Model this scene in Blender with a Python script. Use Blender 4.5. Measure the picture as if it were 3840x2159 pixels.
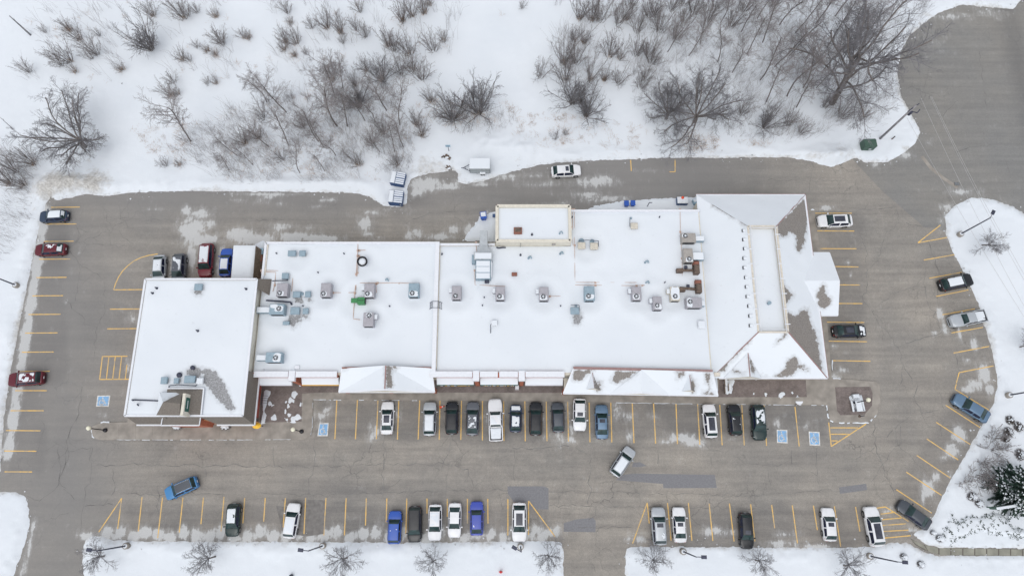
import bpy, bmesh, math, random
import numpy as np
from mathutils import Vector, Matrix, noise as mnoise
from mathutils.geometry import delaunay_2d_cdt

R = math.radians
scene = bpy.context.scene
for o in list(bpy.data.objects):
    bpy.data.objects.remove(o, do_unlink=True)
col = scene.collection

# ------------------------------------------------------------------ camera
CAM_H, TILT, FPX = 96.5, R(15.7), 2560.0        # drone height, tilt from straight down, focal length in photo pixels
cam_d = bpy.data.cameras.new('camera')
cam = bpy.data.objects.new('camera', cam_d)
col.objects.link(cam)
cam.location = (0, 0, CAM_H)
cam.rotation_euler = (TILT, 0, 0)
cam_d.sensor_fit = 'HORIZONTAL'
cam_d.sensor_width = 36
cam_d.lens = 24
cam_d.clip_end = 3000
scene.camera = cam

# ------------------------------------------------------------------ world, sun, exposure
SUN_EL, SUN_AZ = R(68), R(195)
w = bpy.data.worlds.new('World')
scene.world = w
w.use_nodes = True
nt = w.node_tree
bg = nt.nodes['Background']
sky = nt.nodes.new('ShaderNodeTexSky')
sky.sky_type = 'NISHITA'
sky.sun_disc = False
sky.sun_elevation = SUN_EL
sky.sun_rotation = SUN_AZ
sky.air_density = 1.0
sky.dust_density = 2.0
sky.ozone_density = 1.0
hs = nt.nodes.new('ShaderNodeHueSaturation')     # overcast: a grey sky
hs.inputs['Saturation'].default_value = 0.22
nt.links.new(sky.outputs[0], hs.inputs['Color'])
nt.links.new(hs.outputs[0], bg.inputs['Color'])
bg.inputs['Strength'].default_value = 0.15
sd_ = bpy.data.lights.new('sun', 'SUN')
sd_.energy = 0.5
sd_.angle = R(60)
sd_.color = (1.0, 0.97, 0.93)
sun = bpy.data.objects.new('sun', sd_)
col.objects.link(sun)
sun.rotation_euler = Vector((math.sin(SUN_AZ) * math.cos(SUN_EL), math.cos(SUN_AZ) * math.cos(SUN_EL), math.sin(SUN_EL))).to_track_quat('Z', 'Y').to_euler()
vs = scene.view_settings
vs.view_transform = 'Standard'
vs.look = 'None'
vs.exposure = 0.41
vs.gamma = 1.0
vs.use_curve_mapping = False
scene.cycles.use_denoising = True
scene.cycles.max_bounces = 6

# ------------------------------------------------------------------ helpers
CT, ST = math.cos(TILT), math.sin(TILT)
def P(u, v, z=0.0):
    """the place at height z that the photograph shows at pixel (u, v)"""
    dx, dy = (u - 1920) / FPX, (1079.5 - v) / FPX
    k = (CAM_H - z) / (CT - dy * ST)
    return Vector((dx * k, (dy * CT + ST) * k, z))
def UV(p):
    """the photo pixels of points in space (n x 3)"""
    d = p[:, 1] * ST - (p[:, 2] - CAM_H) * CT; up = p[:, 1] * CT + (p[:, 2] - CAM_H) * ST
    return np.column_stack([1920 + FPX * p[:, 0] / d, 1079.5 - FPX * up / d])
def XY(pts, z=0.0, z0=None):
    return [tuple(P(u, v, z)[:2]) for u, v in pts]
S2 = 2.0115
def Z(ox, oy, pts):
    """points read from a 2.0115x enlargement whose corner is (ox, oy)"""
    return [(ox + x / S2, oy + y / S2) for x, y in pts]

OFF = {}
def link(name, data, parent=None):
    o = bpy.data.objects.new(name, data)
    col.objects.link(o)
    if parent is not None:
        o.parent = parent
    return o
def tag(o, label=None, cat=None, group=None, kind=None):
    if label: o['label'] = label
    if cat: o['category'] = cat
    if group: o['group'] = group
    if kind: o['kind'] = kind
    return o
def thing(name, loc, label, cat, group=None, rz=0.0):
    o = link(name, None)
    o.location = loc
    o.rotation_euler = (0, 0, rz)
    o.empty_display_size = 0.3
    OFF[o.name] = Vector(loc)
    return tag(o, label, cat, group)
def to_mesh(name, verts, faces, mat=None, smooth=False):
    me = bpy.data.meshes.new(name)
    me.from_pydata(verts if isinstance(verts, list) else verts.tolist(), [], faces if isinstance(faces, list) else faces.tolist())
    if smooth:
        me.polygons.foreach_set('use_smooth', [True] * len(me.polygons))
    if mat is not None:
        me.materials.append(mat)
    return me
def attr(me, name, vals):
    a = me.attributes.new(name, 'FLOAT', 'POINT')
    a.data.foreach_set('value', np.asarray(vals, dtype=np.float32))

class MB:
    """collects simple shapes; build() links them as ONE mesh object"""
    def __init__(s): s.v, s.f = [], []
    def add(s, vs, fs):
        n = len(s.v)
        s.v += [tuple(p) for p in vs]
        s.f += [tuple(i + n for i in f) for f in fs]
        return s
    def box(s, c, d, rz=0.0, bev=0.0):
        cx, cy, cz = c
        hx, hy, hz = d[0] / 2, d[1] / 2, d[2] / 2
        ca, sa = math.cos(rz), math.sin(rz)
        if bev <= 0:
            pts = [(x, y, z) for z in (-hz, hz) for x, y in ((-hx, -hy), (hx, -hy), (hx, hy), (-hx, hy))]
            fs = [(3, 2, 1, 0), (4, 5, 6, 7), (0, 1, 5, 4), (1, 2, 6, 5), (2, 3, 7, 6), (3, 0, 4, 7)]
        else:
            b = min(bev, hx * .9, hy * .9, hz * .9)
            ring = lambda z, i: [(-hx + i, -hy + i, z), (hx - i, -hy + i, z), (hx - i, hy - i, z), (-hx + i, hy - i, z)]
            pts = ring(-hz, 0) + ring(hz - b, 0) + ring(hz, b)
            fs = [(3, 2, 1, 0), (8, 9, 10, 11)]
            for k in (0, 4):
                for i in range(4):
                    j = (i + 1) % 4
                    fs.append((k + i, k + j, k + 4 + j, k + 4 + i))
        return s.add([(cx + x * ca - y * sa, cy + x * sa + y * ca, cz + z) for x, y, z in pts], fs)
    def tube(s, p0, p1, r0, r1=None, n=8, cap=True):
        p0, p1 = Vector(p0), Vector(p1)
        r1 = r0 if r1 is None else r1
        d = (p1 - p0).normalized()
        a = d.orthogonal().normalized()
        b = d.cross(a)
        vs = []
        for p, r in ((p0, r0), (p1, r1)):
            vs += [p + (a * math.cos(2 * math.pi * i / n) + b * math.sin(2 * math.pi * i / n)) * r for i in range(n)]
        fs = [(i, (i + 1) % n, n + (i + 1) % n, n + i) for i in range(n)]
        if cap: fs += [tuple(range(n - 1, -1, -1)), tuple(range(n, 2 * n))]
        return s.add(vs, fs)
    def path(s, pts, r, n=6):
        for a, b in zip(pts[:-1], pts[1:]): s.tube(a, b, r, n=n)
        return s
    def lathe(s, c, prof, n=16):
        """prof: (radius, z) list, about the vertical through c"""
        vs, fs = [], []
        for r, z in prof:
            vs += [(c[0] + r * math.cos(2 * math.pi * i / n), c[1] + r * math.sin(2 * math.pi * i / n), c[2] + z) for i in range(n)]
        for k in range(len(prof) - 1):
            fs += [(k * n + i, k * n + (i + 1) % n, (k + 1) * n + (i + 1) % n, (k + 1) * n + i) for i in range(n)]
        fs += [tuple(range(n - 1, -1, -1)), tuple((len(prof) - 1) * n + i for i in range(n))]
        return s.add(vs, fs)
    def prism(s, poly, z0, z1):
        if sum(a[0] * b[1] - b[0] * a[1] for a, b in zip(poly, poly[1:] + poly[:1])) < 0: poly = poly[::-1]
        n = len(poly)
        vs = [(x, y, z0) for x, y in poly] + [(x, y, z1) for x, y in poly]
        return s.add(vs, [tuple(range(n - 1, -1, -1)), tuple(range(n, 2 * n))] + [(i, (i + 1) % n, n + (i + 1) % n, n + i) for i in range(n)])
    def quad(s, *p): return s.add(p, [tuple(range(len(p)))])
    def slab(s, pts, t):
        """a polygon in space with thickness t downwards"""
        n = len(pts)
        vs = [tuple(p) for p in pts] + [(p[0], p[1], p[2] - t) for p in pts]
        return s.add(vs, [tuple(range(n)), tuple(range(2 * n - 1, n - 1, -1))] + [(i, n + i, n + (i + 1) % n, (i + 1) % n) for i in range(n)])
    def build(s, name, mat, parent=None, smooth=False, world=True):
        off = OFF.get(parent.name, Vector()) if (parent is not None and world) else Vector()
        vs = [(x - off[0], y - off[1], z - off[2]) for x, y, z in s.v]
        o = link(name, to_mesh(name, vs, s.f, mat, smooth), parent)
        OFF[o.name] = off
        return o

def inside(pts, poly):
    x, y = pts[:, 0], pts[:, 1]
    r = np.zeros(len(pts), bool)
    n = len(poly)
    for i in range(n):
        x0, y0 = poly[i]; x1, y1 = poly[(i + 1) % n]
        if y0 == y1: continue
        c = ((y0 > y) != (y1 > y)) & (x < (x1 - x0) * (y - y0) / (y1 - y0) + x0)
        r ^= c
    return r
def sdist(pts, poly):
    """distance to the outline, positive inside"""
    d = np.full(len(pts), 1e9)
    n = len(poly)
    for i in range(n):
        a = np.array(poly[i]); b = np.array(poly[(i + 1) % n]); e = b - a
        L = max(e @ e, 1e-9)
        t = np.clip(((pts - a) @ e) / L, 0, 1)
        q = pts - (a + t[:, None] * e)
        d = np.minimum(d, (q * q).sum(1))
    d = np.sqrt(d)
    return np.where(inside(pts, poly), d, -d)
def densify(poly, res):
    out = []
    for i in range(len(poly)):
        a, b = poly[i], poly[(i + 1) % len(poly)]
        k = max(1, int(math.dist(a, b) / res))
        out += [(a[0] + (b[0] - a[0]) * j / k, a[1] + (b[1] - a[1]) * j / k) for j in range(k)]
    return out
def sheet_data(poly, res):
    """triangulated polygon with inner points about res apart"""
    bnd = densify(poly, res)
    xs = [p[0] for p in poly]; ys = [p[1] for p in poly]
    gx, gy = np.meshgrid(np.arange(min(xs), max(xs), res), np.arange(min(ys), max(ys), res))
    rs = np.random.RandomState(7)
    g = np.stack([gx.ravel(), gy.ravel()], 1) + rs.uniform(-.15, .15, (gx.size, 2)) * res
    if len(g):
        g = g[sdist(g, poly) > res * .4]
    vs = [Vector(p) for p in bnd] + [Vector(p) for p in g]
    n = len(bnd)
    out = delaunay_2d_cdt(vs, [(i, (i + 1) % n) for i in range(n)], [], 1, 1e-6)
    v2 = np.array([tuple(p) for p in out[0]])
    fs = []
    for f in out[2]:
        a, b, c = (v2[i] for i in f[:3])
        fs.append(tuple(f) if (b[0] - a[0]) * (c[1] - a[1]) - (b[1] - a[1]) * (c[0] - a[0]) > 0 else tuple(f)[::-1])
    return v2, fs, n
def nz(x, y, s, seed=0.0):
    return mnoise.noise(Vector((x * s, y * s, seed)))
def nzarr(pts, s, seed=0.0):
    return np.array([mnoise.noise(Vector((x * s, y * s, seed))) for x, y in pts])
def plane_z(p0, p1, p2):
    n = (Vector(p1) - Vector(p0)).cross(Vector(p2) - Vector(p0))
    return lambda x, y: p0[2] - (n.x * (x - p0[0]) + n.y * (y - p0[1])) / n.z

# ------------------------------------------------------------------ materials
MATS = {}
def node_mat(name):
    m = bpy.data.materials.new(name)
    m.use_nodes = True
    n = m.node_tree.nodes; l = m.node_tree.links
    b = n['Principled BSDF']
    MATS[name] = m
    return m, n, l, b
def tex(n, l, kind, scale, **kw):
    t = n.new(kind)
    t.inputs['Scale'].default_value = scale
    for k, v in kw.items():
        if k in t.inputs: t.inputs[k].default_value = v
    g = n.new('ShaderNodeNewGeometry') if kw.get('world', True) else n.new('ShaderNodeTexCoord')
    l.new(g.outputs['Position'] if kw.get('world', True) else g.outputs['Object'], t.inputs['Vector'])
    return t
def ramp(n, l, src, a, b, ca=(0, 0, 0, 1), cb=(1, 1, 1, 1)):
    r = n.new('ShaderNodeValToRGB')
    r.color_ramp.elements[0].position = a; r.color_ramp.elements[0].color = ca
    r.color_ramp.elements[1].position = b; r.color_ramp.elements[1].color = cb
    l.new(src, r.inputs[0])
    return r.outputs[0]
def mixc(n, l, f, a, b, mode='MIX'):
    m = n.new('ShaderNodeMix'); m.data_type = 'RGBA'; m.blend_type = mode
    for sock, v in ((m.inputs[0], f), (m.inputs[6], a), (m.inputs[7], b)):
        if hasattr(v, 'default_value') and not isinstance(v, (tuple, float, int)): l.new(v, sock)
        else: sock.default_value = v if not isinstance(v, tuple) or len(v) == 4 else (*v, 1)
    return m.outputs[2]
def math_(n, l, op, a, b=0.0):
    m = n.new('ShaderNodeMath'); m.operation = op
    for sock, v in ((m.inputs[0], a), (m.inputs[1], b)):
        if isinstance(v, (int, float)): sock.default_value = v
        else: l.new(v, sock)
    return m.outputs[0]
def attrn(n, name):
    a = n.new('ShaderNodeAttribute'); a.attribute_name = name
    return a.outputs['Fac']
def bump(n, l, b, h, strength, dist=0.05):
    k = n.new('ShaderNodeBump'); k.inputs['Strength'].default_value = strength; k.inputs['Distance'].default_value = dist
    l.new(h, k.inputs['Height']); l.new(k.outputs[0], b.inputs['Normal'])
def flat(name, c, rough=0.6, metal=0.0, var=0.12, scale=3.0, spec=0.5, world=False, bmp=0.0):
    m, n, l, b = node_mat(name)
    t = tex(n, l, 'ShaderNodeTexNoise', scale, Detail=4.0, world=world)
    lo = tuple(x * (1 - var) for x in c); hi = tuple(min(1, x * (1 + var)) for x in c)
    l.new(ramp(n, l, t.outputs['Fac'], .3, .7, (*lo, 1), (*hi, 1)), b.inputs['Base Color'])
    b.inputs['Roughness'].default_value = rough; b.inputs['Metallic'].default_value = metal
    b.inputs['Specular IOR Level'].default_value = spec
    if bmp: bump(n, l, b, t.outputs['Fac'], bmp)
    return m
SNOW = (0.80, 0.835, 0.88)
def snow_nodes(n, l):
    t1 = tex(n, l, 'ShaderNodeTexNoise', 0.12, Detail=5.0)
    t2 = tex(n, l, 'ShaderNodeTexNoise', 2.2, Detail=6.0, Roughness=0.6)
    c = ramp(n, l, t1.outputs['Fac'], .3, .7, (0.68, 0.72, 0.762, 1), (0.72, 0.757, 0.795, 1))
    return c, t2.outputs['Fac']
def mk_snow():
    m, n, l, b = node_mat('snow')
    c, h = snow_nodes(n, l)
    l.new(c, b.inputs['Base Color']); b.inputs['Roughness'].default_value = .85; b.inputs['Specular IOR Level'].default_value = .15
    bump(n, l, b, h, .12, .08)
def mk_snow_ground():
    m, n, l, b = node_mat('snow_ground')
    c, h = snow_nodes(n, l)
    d = attrn(n, 'dirt')
    t = tex(n, l, 'ShaderNodeTexNoise', 0.9, Detail=8.0, Roughness=.68)
    f = math_(n, l, 'ADD', d, math_(n, l, 'MULTIPLY', math_(n, l, 'SUBTRACT', t.outputs['Fac'], .5), 1.5))
    f = ramp(n, l, f, .42, 1.05)
    t2 = tex(n, l, 'ShaderNodeTexNoise', 3.0, Detail=6.0)
    dc = ramp(n, l, t2.outputs['Fac'], .35, .65, (0.30, 0.275, 0.24, 1), (0.56, 0.54, 0.50, 1))
    f2 = math_(n, l, 'MULTIPLY', f, .8)
    l.new(mixc(n, l, f2, c, dc), b.inputs['Base Color'])
    b.inputs['Roughness'].default_value = .9; b.inputs['Specular IOR Level'].default_value = .1
    bump(n, l, b, math_(n, l, 'ADD', h, t.outputs['Fac']), .25, .12)
def mk_roof(name, under):
    """snow over a roof surface; the point attribute 'melt' says where it is bare"""
    m, n, l, b = node_mat(name)
    c, h = snow_nodes(n, l)
    t = tex(n, l, 'ShaderNodeTexNoise', 1.6, Detail=8.0, Roughness=.7)
    if under == 'shingle':
        w1 = tex(n, l, 'ShaderNodeTexNoise', 9.0, Detail=5.0, Roughness=.75)
        w2 = tex(n, l, 'ShaderNodeTexNoise', .5, Detail=4.0)
        uc = mixc(n, l, w2.outputs['Fac'], ramp(n, l, w1.outputs['Fac'], .3, .7, (.12, .105, .092, 1), (.36, .33, .30, 1)), ramp(n, l, w1.outputs['Fac'], .3, .7, (.14, .13, .125, 1), (.32, .305, .29, 1)))
    else:
        w1 = tex(n, l, 'ShaderNodeTexNoise', 6.0, Detail=6.0, Roughness=.7)
        uc = ramp(n, l, w1.outputs['Fac'], .3, .7, (.13, .125, .12, 1), (.47, .48, .50, 1))
    f = math_(n, l, 'ADD', attrn(n, 'melt'), math_(n, l, 'MULTIPLY', math_(n, l, 'SUBTRACT', t.outputs['Fac'], .5), 1.25))
    f = math_(n, l, 'MAXIMUM', ramp(n, l, f, .47, .60), math_(n, l, 'MULTIPLY', ramp(n, l, f, .12, .55), .34))
    l.new(mixc(n, l, f, c, uc), b.inputs['Base Color'])
    b.inputs['Roughness'].default_value = .9; b.inputs['Specular IOR Level'].default_value = .12
    bump(n, l, b, math_(n, l, 'ADD', h, math_(n, l, 'MULTIPLY', w1.outputs['Fac'], f)), .22, .06)
def mk_shingle():
    m, n, l, b = node_mat('shingle')
    w1 = tex(n, l, 'ShaderNodeTexNoise', 8.0, Detail=6.0, Roughness=.8)
    w2 = tex(n, l, 'ShaderNodeTexNoise', .6, Detail=4.0)
    c1 = ramp(n, l, w1.outputs['Fac'], .3, .7, (.09, .075, .06, 1), (.27, .235, .20, 1))
    c2 = ramp(n, l, w1.outputs['Fac'], .3, .7, (.11, .10, .09, 1), (.24, .22, .20, 1))
    l.new(mixc(n, l, w2.outputs['Fac'], c1, c2), b.inputs['Base Color'])
    b.inputs['Roughness'].default_value = .95
    bump(n, l, b, w1.outputs['Fac'], .4, .04)
def mk_asphalt(name, ca, cb, cracks=True):
    m, n, l, b = node_mat(name)
    t1 = tex(n, l, 'ShaderNodeTexNoise', .07, Detail=6.0, Roughness=.6)
    t2 = tex(n, l, 'ShaderNodeTexNoise', .55, Detail=8.0, Roughness=.7)
    t3 = tex(n, l, 'ShaderNodeTexNoise', 9.0, Detail=4.0, Roughness=.8)
    c = ramp(n, l, t1.outputs['Fac'], .35, .65, (*ca, 1), (*cb, 1))
    c = mixc(n, l, 1.0, c, ramp(n, l, t2.outputs['Fac'], .25, .75, (.88, .88, .88, 1), (1.11, 1.10, 1.09, 1)), 'MULTIPLY')
    c = mixc(n, l, 1.0, c, ramp(n, l, t3.outputs['Fac'], .25, .75, (.68, .68, .69, 1), (1.32, 1.32, 1.31, 1)), 'MULTIPLY')
    t4 = tex(n, l, 'ShaderNodeTexNoise', 2.6, Detail=6.0, Roughness=.8)
    c = mixc(n, l, 1.0, c, ramp(n, l, t4.outputs['Fac'], .3, .7, (.86, .86, .87, 1), (1.14, 1.14, 1.13, 1)), 'MULTIPLY')
    if cracks:   # fine alligator cracks in some places
        v = n.new('ShaderNodeTexVoronoi'); v.feature = 'DISTANCE_TO_EDGE'; v.inputs['Scale'].default_value = .33
        g = n.new('ShaderNodeNewGeometry')
        wob = tex(n, l, 'ShaderNodeTexNoise', .8, Detail=5.0)
        ad = n.new('ShaderNodeVectorMath'); ad.operation = 'ADD'
        l.new(g.outputs['Position'], ad.inputs[0])
        sc = n.new('ShaderNodeVectorMath'); sc.operation = 'SCALE'; sc.inputs['Scale'].default_value = 1.6
        l.new(wob.outputs['Color'], sc.inputs[0]); l.new(sc.outputs[0], ad.inputs[1]); l.new(ad.outputs[0], v.inputs['Vector'])
        ln = ramp(n, l, v.outputs['Distance'], .004, .016, (1, 1, 1, 1), (0, 0, 0, 1))
        mk = tex(n, l, 'ShaderNodeTexNoise', .11, Detail=4.0)
        c = mixc(n, l, math_(n, l, 'MULTIPLY', ln, ramp(n, l, mk.outputs['Fac'], .52, .66, (0, 0, 0, 1), (.55, .55, .55, 1))), c, (.07, .07, .07))
    mp0 = n.new('ShaderNodeMapping'); mp0.inputs['Scale'].default_value = (.06, 1.1, 1.0)
    g0 = n.new('ShaderNodeNewGeometry'); l.new(g0.outputs['Position'], mp0.inputs['Vector'])
    ts = n.new('ShaderNodeTexNoise'); ts.inputs['Scale'].default_value = 1.0; ts.inputs['Detail'].default_value = 5.0; ts.inputs['Roughness'].default_value = .6
    l.new(mp0.outputs[0], ts.inputs['Vector'])
    c = mixc(n, l, 1.0, c, ramp(n, l, ts.outputs['Fac'], .3, .7, (.84, .84, .85, 1), (1.13, 1.13, 1.12, 1)), 'MULTIPLY')
    c = mixc(n, l, attrn(n, 'cool'), c, (.226, .222, .218))
    dk = attrn(n, 'damp')
    c = mixc(n, l, math_(n, l, 'MULTIPLY', dk, .55), c, (.10, .10, .105))
    s = attrn(n, 'slush')
    t5 = tex(n, l, 'ShaderNodeTexNoise', .55, Detail=10.0, Roughness=.72, Distortion=.5)
    mp = n.new('ShaderNodeMapping'); mp.inputs['Scale'].default_value = (1.9, .55, 1.0)
    g5 = n.new('ShaderNodeNewGeometry'); l.new(g5.outputs['Position'], mp.inputs['Vector'])
    t6 = n.new('ShaderNodeTexNoise'); t6.inputs['Scale'].default_value = 1.0; t6.inputs['Detail'].default_value = 9.0; t6.inputs['Roughness'].default_value = .7
    l.new(mp.outputs[0], t6.inputs['Vector'])
    nn = math_(n, l, 'ADD', math_(n, l, 'MULTIPLY', math_(n, l, 'SUBTRACT', t5.outputs['Fac'], .5), 1.2), math_(n, l, 'MULTIPLY', math_(n, l, 'SUBTRACT', t6.outputs['Fac'], .5), 1.3))
    f = math_(n, l, 'ADD', s, nn)
    f1 = math_(n, l, 'MULTIPLY', ramp(n, l, f, .40, .58), .74)
    f2 = math_(n, l, 'MULTIPLY', ramp(n, l, f, .16, .55), .24)
    f = math_(n, l, 'MAXIMUM', f1, f2)
    sc_ = ramp(n, l, t3.outputs['Fac'], .3, .7, (.50, .50, .49, 1), (.68, .70, .71, 1))
    c = mixc(n, l, f, c, sc_)
    l.new(c, b.inputs['Base Color'])
    b.inputs['Roughness'].default_value = .9; b.inputs['Specular IOR Level'].default_value = .2
    bump(n, l, b, t3.outputs['Fac'], .15, .02)
def mk_paint(name, c, rough=.22, metal=.0):
    m, n, l, b = node_mat(name)
    t = tex(n, l, 'ShaderNodeTexNoise', 1.3, Detail=5.0, world=False)
    dirty = tuple(x * .8 + .02 for x in c)
    l.new(mixc(n, l, ramp(n, l, t.outputs['Fac'], .42, .75, (0, 0, 0, 1), (.6, .6, .6, 1)), c, dirty), b.inputs['Base Color'])
    b.inputs['Roughness'].default_value = rough; b.inputs['Metallic'].default_value = metal
    b.inputs['Specular IOR Level'].default_value = .35; b.inputs['Coat Weight'].default_value = .2; b.inputs['Coat Roughness'].default_value = .12
def mk_line(name, c):
    m, n, l, b = node_mat(name)
    t = tex(n, l, 'ShaderNodeTexNoise', 2.2, Detail=8.0, Roughness=.75)
    worn = ramp(n, l, t.outputs['Fac'], .44, .72, (0, 0, 0, 1), (.9, .9, .9, 1))
    tw_ = tex(n, l, 'ShaderNodeTexNoise', .45, Detail=6.0, Roughness=.7)
    worn = math_(n, l, 'MAXIMUM', worn, ramp(n, l, tw_.outputs['Fac'], .50, .66, (0, 0, 0, 1), (.8, .8, .8, 1)))
    l.new(mixc(n, l, worn, c, (.33, .31, .28)), b.inputs['Base Color'])
    b.inputs['Roughness'].default_value = .85
def mk_brickpave(name, ca, cb, scale, rows=.5):
    m, n, l, b = node_mat(name)
    br = n.new('ShaderNodeTexBrick')
    br.inputs['Scale'].default_value = scale
    br.inputs['Color1'].default_value = (*ca, 1); br.inputs['Color2'].default_value = (*cb, 1); br.inputs['Mortar'].default_value = (ca[0] * .6, ca[1] * .6, ca[2] * .6, 1)
    g = n.new('ShaderNodeNewGeometry'); l.new(g.outputs['Position'], br.inputs['Vector'])
    t = tex(n, l, 'ShaderNodeTexNoise', .7, Detail=7.0, Roughness=.7)
    l.new(mixc(n, l, 1.0, br.outputs['Color'], ramp(n, l, t.outputs['Fac'], .3, .7, (.7, .7, .7, 1), (1.3, 1.3, 1.32, 1)), 'MULTIPLY'), b.inputs['Base Color'])
    b.inputs['Roughness'].default_value = .9
mk_snow(); mk_snow_ground(); mk_roof('roof_snow', 'shingle'); mk_roof('deck_snow', 'gravel'); mk_shingle()
mk_asphalt('asphalt', (.245, .234, .217), (.318, .293, .260))
mk_asphalt('road_asphalt', (.215, .216, .210), (.258, .246, .222))
flat('dirty_snow', (.56, .58, .60), .9, var=.3, scale=.6, world=True)
flat('asphalt_patch', (.20, .20, .21), .9, var=.12, scale=5.0, world=True)
flat('crack', (.17, .165, .16), .95, var=.35, scale=1.0, world=True)
mk_line('yellow_paint', (.83, .52, .14)); mk_line('blue_paint', (.20, .44, .74)); mk_line('white_paint', (.72, .72, .70))
flat('concrete', (.29, .265, .235), .9, var=.22, scale=.8, world=True, bmp=.2)
flat('concrete_dark', (.12, .105, .09), .9)
flat('path_concrete', (.27, .265, .22), .9, var=.22, scale=.7, world=True)
mk_brickpave('brick_paving', (.17, .14, .13), (.22, .185, .17), 2.4)
flat('brick_wall', (.40, .13, .075), .85, var=.2, scale=5)
flat('red_panel', (.42, .10, .075), .7, var=.15)
flat('mauve_trim', (.30, .19, .18), .8)
flat('beige_wall', (.65, .615, .53), .85, var=.07)
flat('white_trim', (.72, .74, .78), .6, var=.04)
flat('grey_metal', (.46, .49, .51), .45, .3, var=.10)
flat('mauve_metal', (.37, .36, .39), .5, .2, var=.10)
flat('blue_grey_metal', (.27, .36, .42), .5, .2, var=.10)
flat('tan_metal', (.36, .335, .31), .5, .2)
flat('beige_metal', (.58, .54, .46), .5, .1)
flat('green_metal', (.045, .22, .075), .5)
flat('rust_metal', (.13, .095, .075), .8, .1, var=.5, scale=2.5)
flat('rust_red', (.25, .105, .075), .8, .1, var=.3)
flat('black_metal', (.02, .02, .025), .5, .2)
flat('dark_pole', (.05, .055, .085), .5, .3)
flat('rubber', (.018, .018, .02), .8)
flat('rim', (.35, .36, .37), .35, .8)
flat('gas_pipe', (.52, .38, .31), .7)
flat('bark', (.185, .165, .155), .95, var=.3, scale=4)
flat('twig', (.285, .262, .262), .95, var=.25, scale=1.5)
flat('twig_dark', (.215, .21, .222), .95, var=.25, scale=1.5)
flat('dry_grass', (.47, .33, .23), .95, var=.35, scale=1.0)
flat('needle', (.030, .062, .046), .9, var=.5, scale=1.2)
flat('juniper', (.035, .05, .035), .9, var=.5, scale=2)
flat('wood_slat', (.24, .19, .15), .9, var=.35, scale=3)
flat('orange_wood', (.50, .23, .10), .8, var=.2)
flat('dumpster_blue', (.045, .09, .20), .6, var=.2)
flat('bin_blue', (.02, .09, .42), .5)
flat('steel_blue', (.30, .45, .55), .6)
flat('trailer_grey', (.36, .40, .42), .5)
flat('cone_orange', (.85, .10, .04), .5)
flat('hydrant_red', (.55, .03, .03), .5)
flat('yellow_sign', (.85, .50, .04), .5)
flat('transformer_green', (.05, .10, .075), .6)
flat('pole_wood', (.27, .26, .27), .9, var=.25)
flat('wire', (.42, .42, .42), .5, .3)
flat('globe', (.78, .76, .60), .3)
flat('amber_strip', (.78, .45, .06), .6)
flat('green_strip', (.02, .10, .08), .5)
flat('fence_beige', (.62, .575, .50), .8)
flat('tail_red', (.45, .02, .02), .25)
flat('head_lamp', (.75, .78, .80), .15)
flat('storefront', (.03, .05, .055), .1, .0, spec=.8)
def mk_glass(name, c):
    m, n, l, b = node_mat(name)
    t = tex(n, l, 'ShaderNodeTexNoise', 1.5, Detail=2.0, world=False)
    l.new(ramp(n, l, t.outputs['Fac'], .3, .7, tuple(x * .6 for x in c) + (1,), tuple(x * 1.3 for x in c) + (1,)), b.inputs['Base Color'])
    b.inputs['Roughness'].default_value = .06; b.inputs['Specular IOR Level'].default_value = .45
mk_glass('auto_glass', (.020, .045, .046)); mk_glass('side_glass', (.012, .018, .045)); mk_glass('roof_glass', (.05, .055, .075))
M = MATS
# ================================================================== the setting
LOT = [(190, 738), (214, 752), (318, 727), (400, 734), (500, 722), (700, 717), (1000, 719), (1300, 722), (1350, 728), (1395, 742), (1432, 770), (1470, 777), (1500, 775),
       (1527, 765), (1528, 700), (1545, 668), (1590, 655), (1640, 648), (1700, 640), (1715, 648), (1714, 684), (1752, 690), (1808, 680), (1860, 664), (1920, 644), (2020, 619), (2119, 608), (2268, 600), (2367, 598), (2516, 592), (2715, 593),
       (2880, 590), (2955, 592), (3044, 603), (3075, 616), (3119, 625), (3165, 612), (3205, 590), (3248, 609), (3327, 609), (3392, 572), (3432, 538), (3452, 492), (3417, 427), (3377, 358), (3365, 278),
       (3377, 199), (3407, 139), (3457, 94), (3516, 50), (3610, 18), (3700, 28), (3800, 36), (3830, 0), (3850, -60), (4300, -60), (4300, 900), (3930, 860), (3840, 800), (3800, 776), (3725, 747), (3640, 742), (3586, 765), (3543, 808), (3551, 889),
       (3576, 954), (3616, 1023), (3645, 1088), (3677, 1162), (3720, 1316), (3741, 1436), (3727, 1503), (3700, 1563), (3626, 1697), (3566, 1797), (3496, 1941), (3467, 1976),
       (3420, 2000), (3440, 2018), (3478, 2042), (3525, 2052), (4200, 2062), (4200, 2084), (3510, 2080), (3460, 2066), (3400, 2034), (3340, 2034), (3290, 2045), (3180, 2052), (2900, 2052), (2440, 2046), (2352, 2050), (2344, 2080), (2347, 2220),
       (2112, 2220), (2114, 2080), (2108, 2032), (2050, 2026), (1600, 2034), (960, 2030), (560, 2028), (420, 2024), (350, 2004), (322, 2020), (312, 2050), (310, 2100), (318, 2220), (30, 2220), (60, 2130), (88, 2060),
       (112, 1960), (107, 1900), (97, 1860), (60, 1845), (0, 1843), (-400, 1840), (-400, 1775), (0, 1772), (6, 1690), (14, 1580), (26, 1480), (50, 1340), (78, 1190), (108, 1040), (132, 920), (155, 815), (175, 760)]
LOT_W = XY(LOT)

# ground under everything, out to the horizon
g = MB()
g.quad((-1500, -1500, -.9), (1500, -1500, -.9), (1500, 1500, -.9), (-1500, 1500, -.9))
tag(g.build('ground', M['snow']), 'snow covered land around the plaza', kind='structure')

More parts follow.
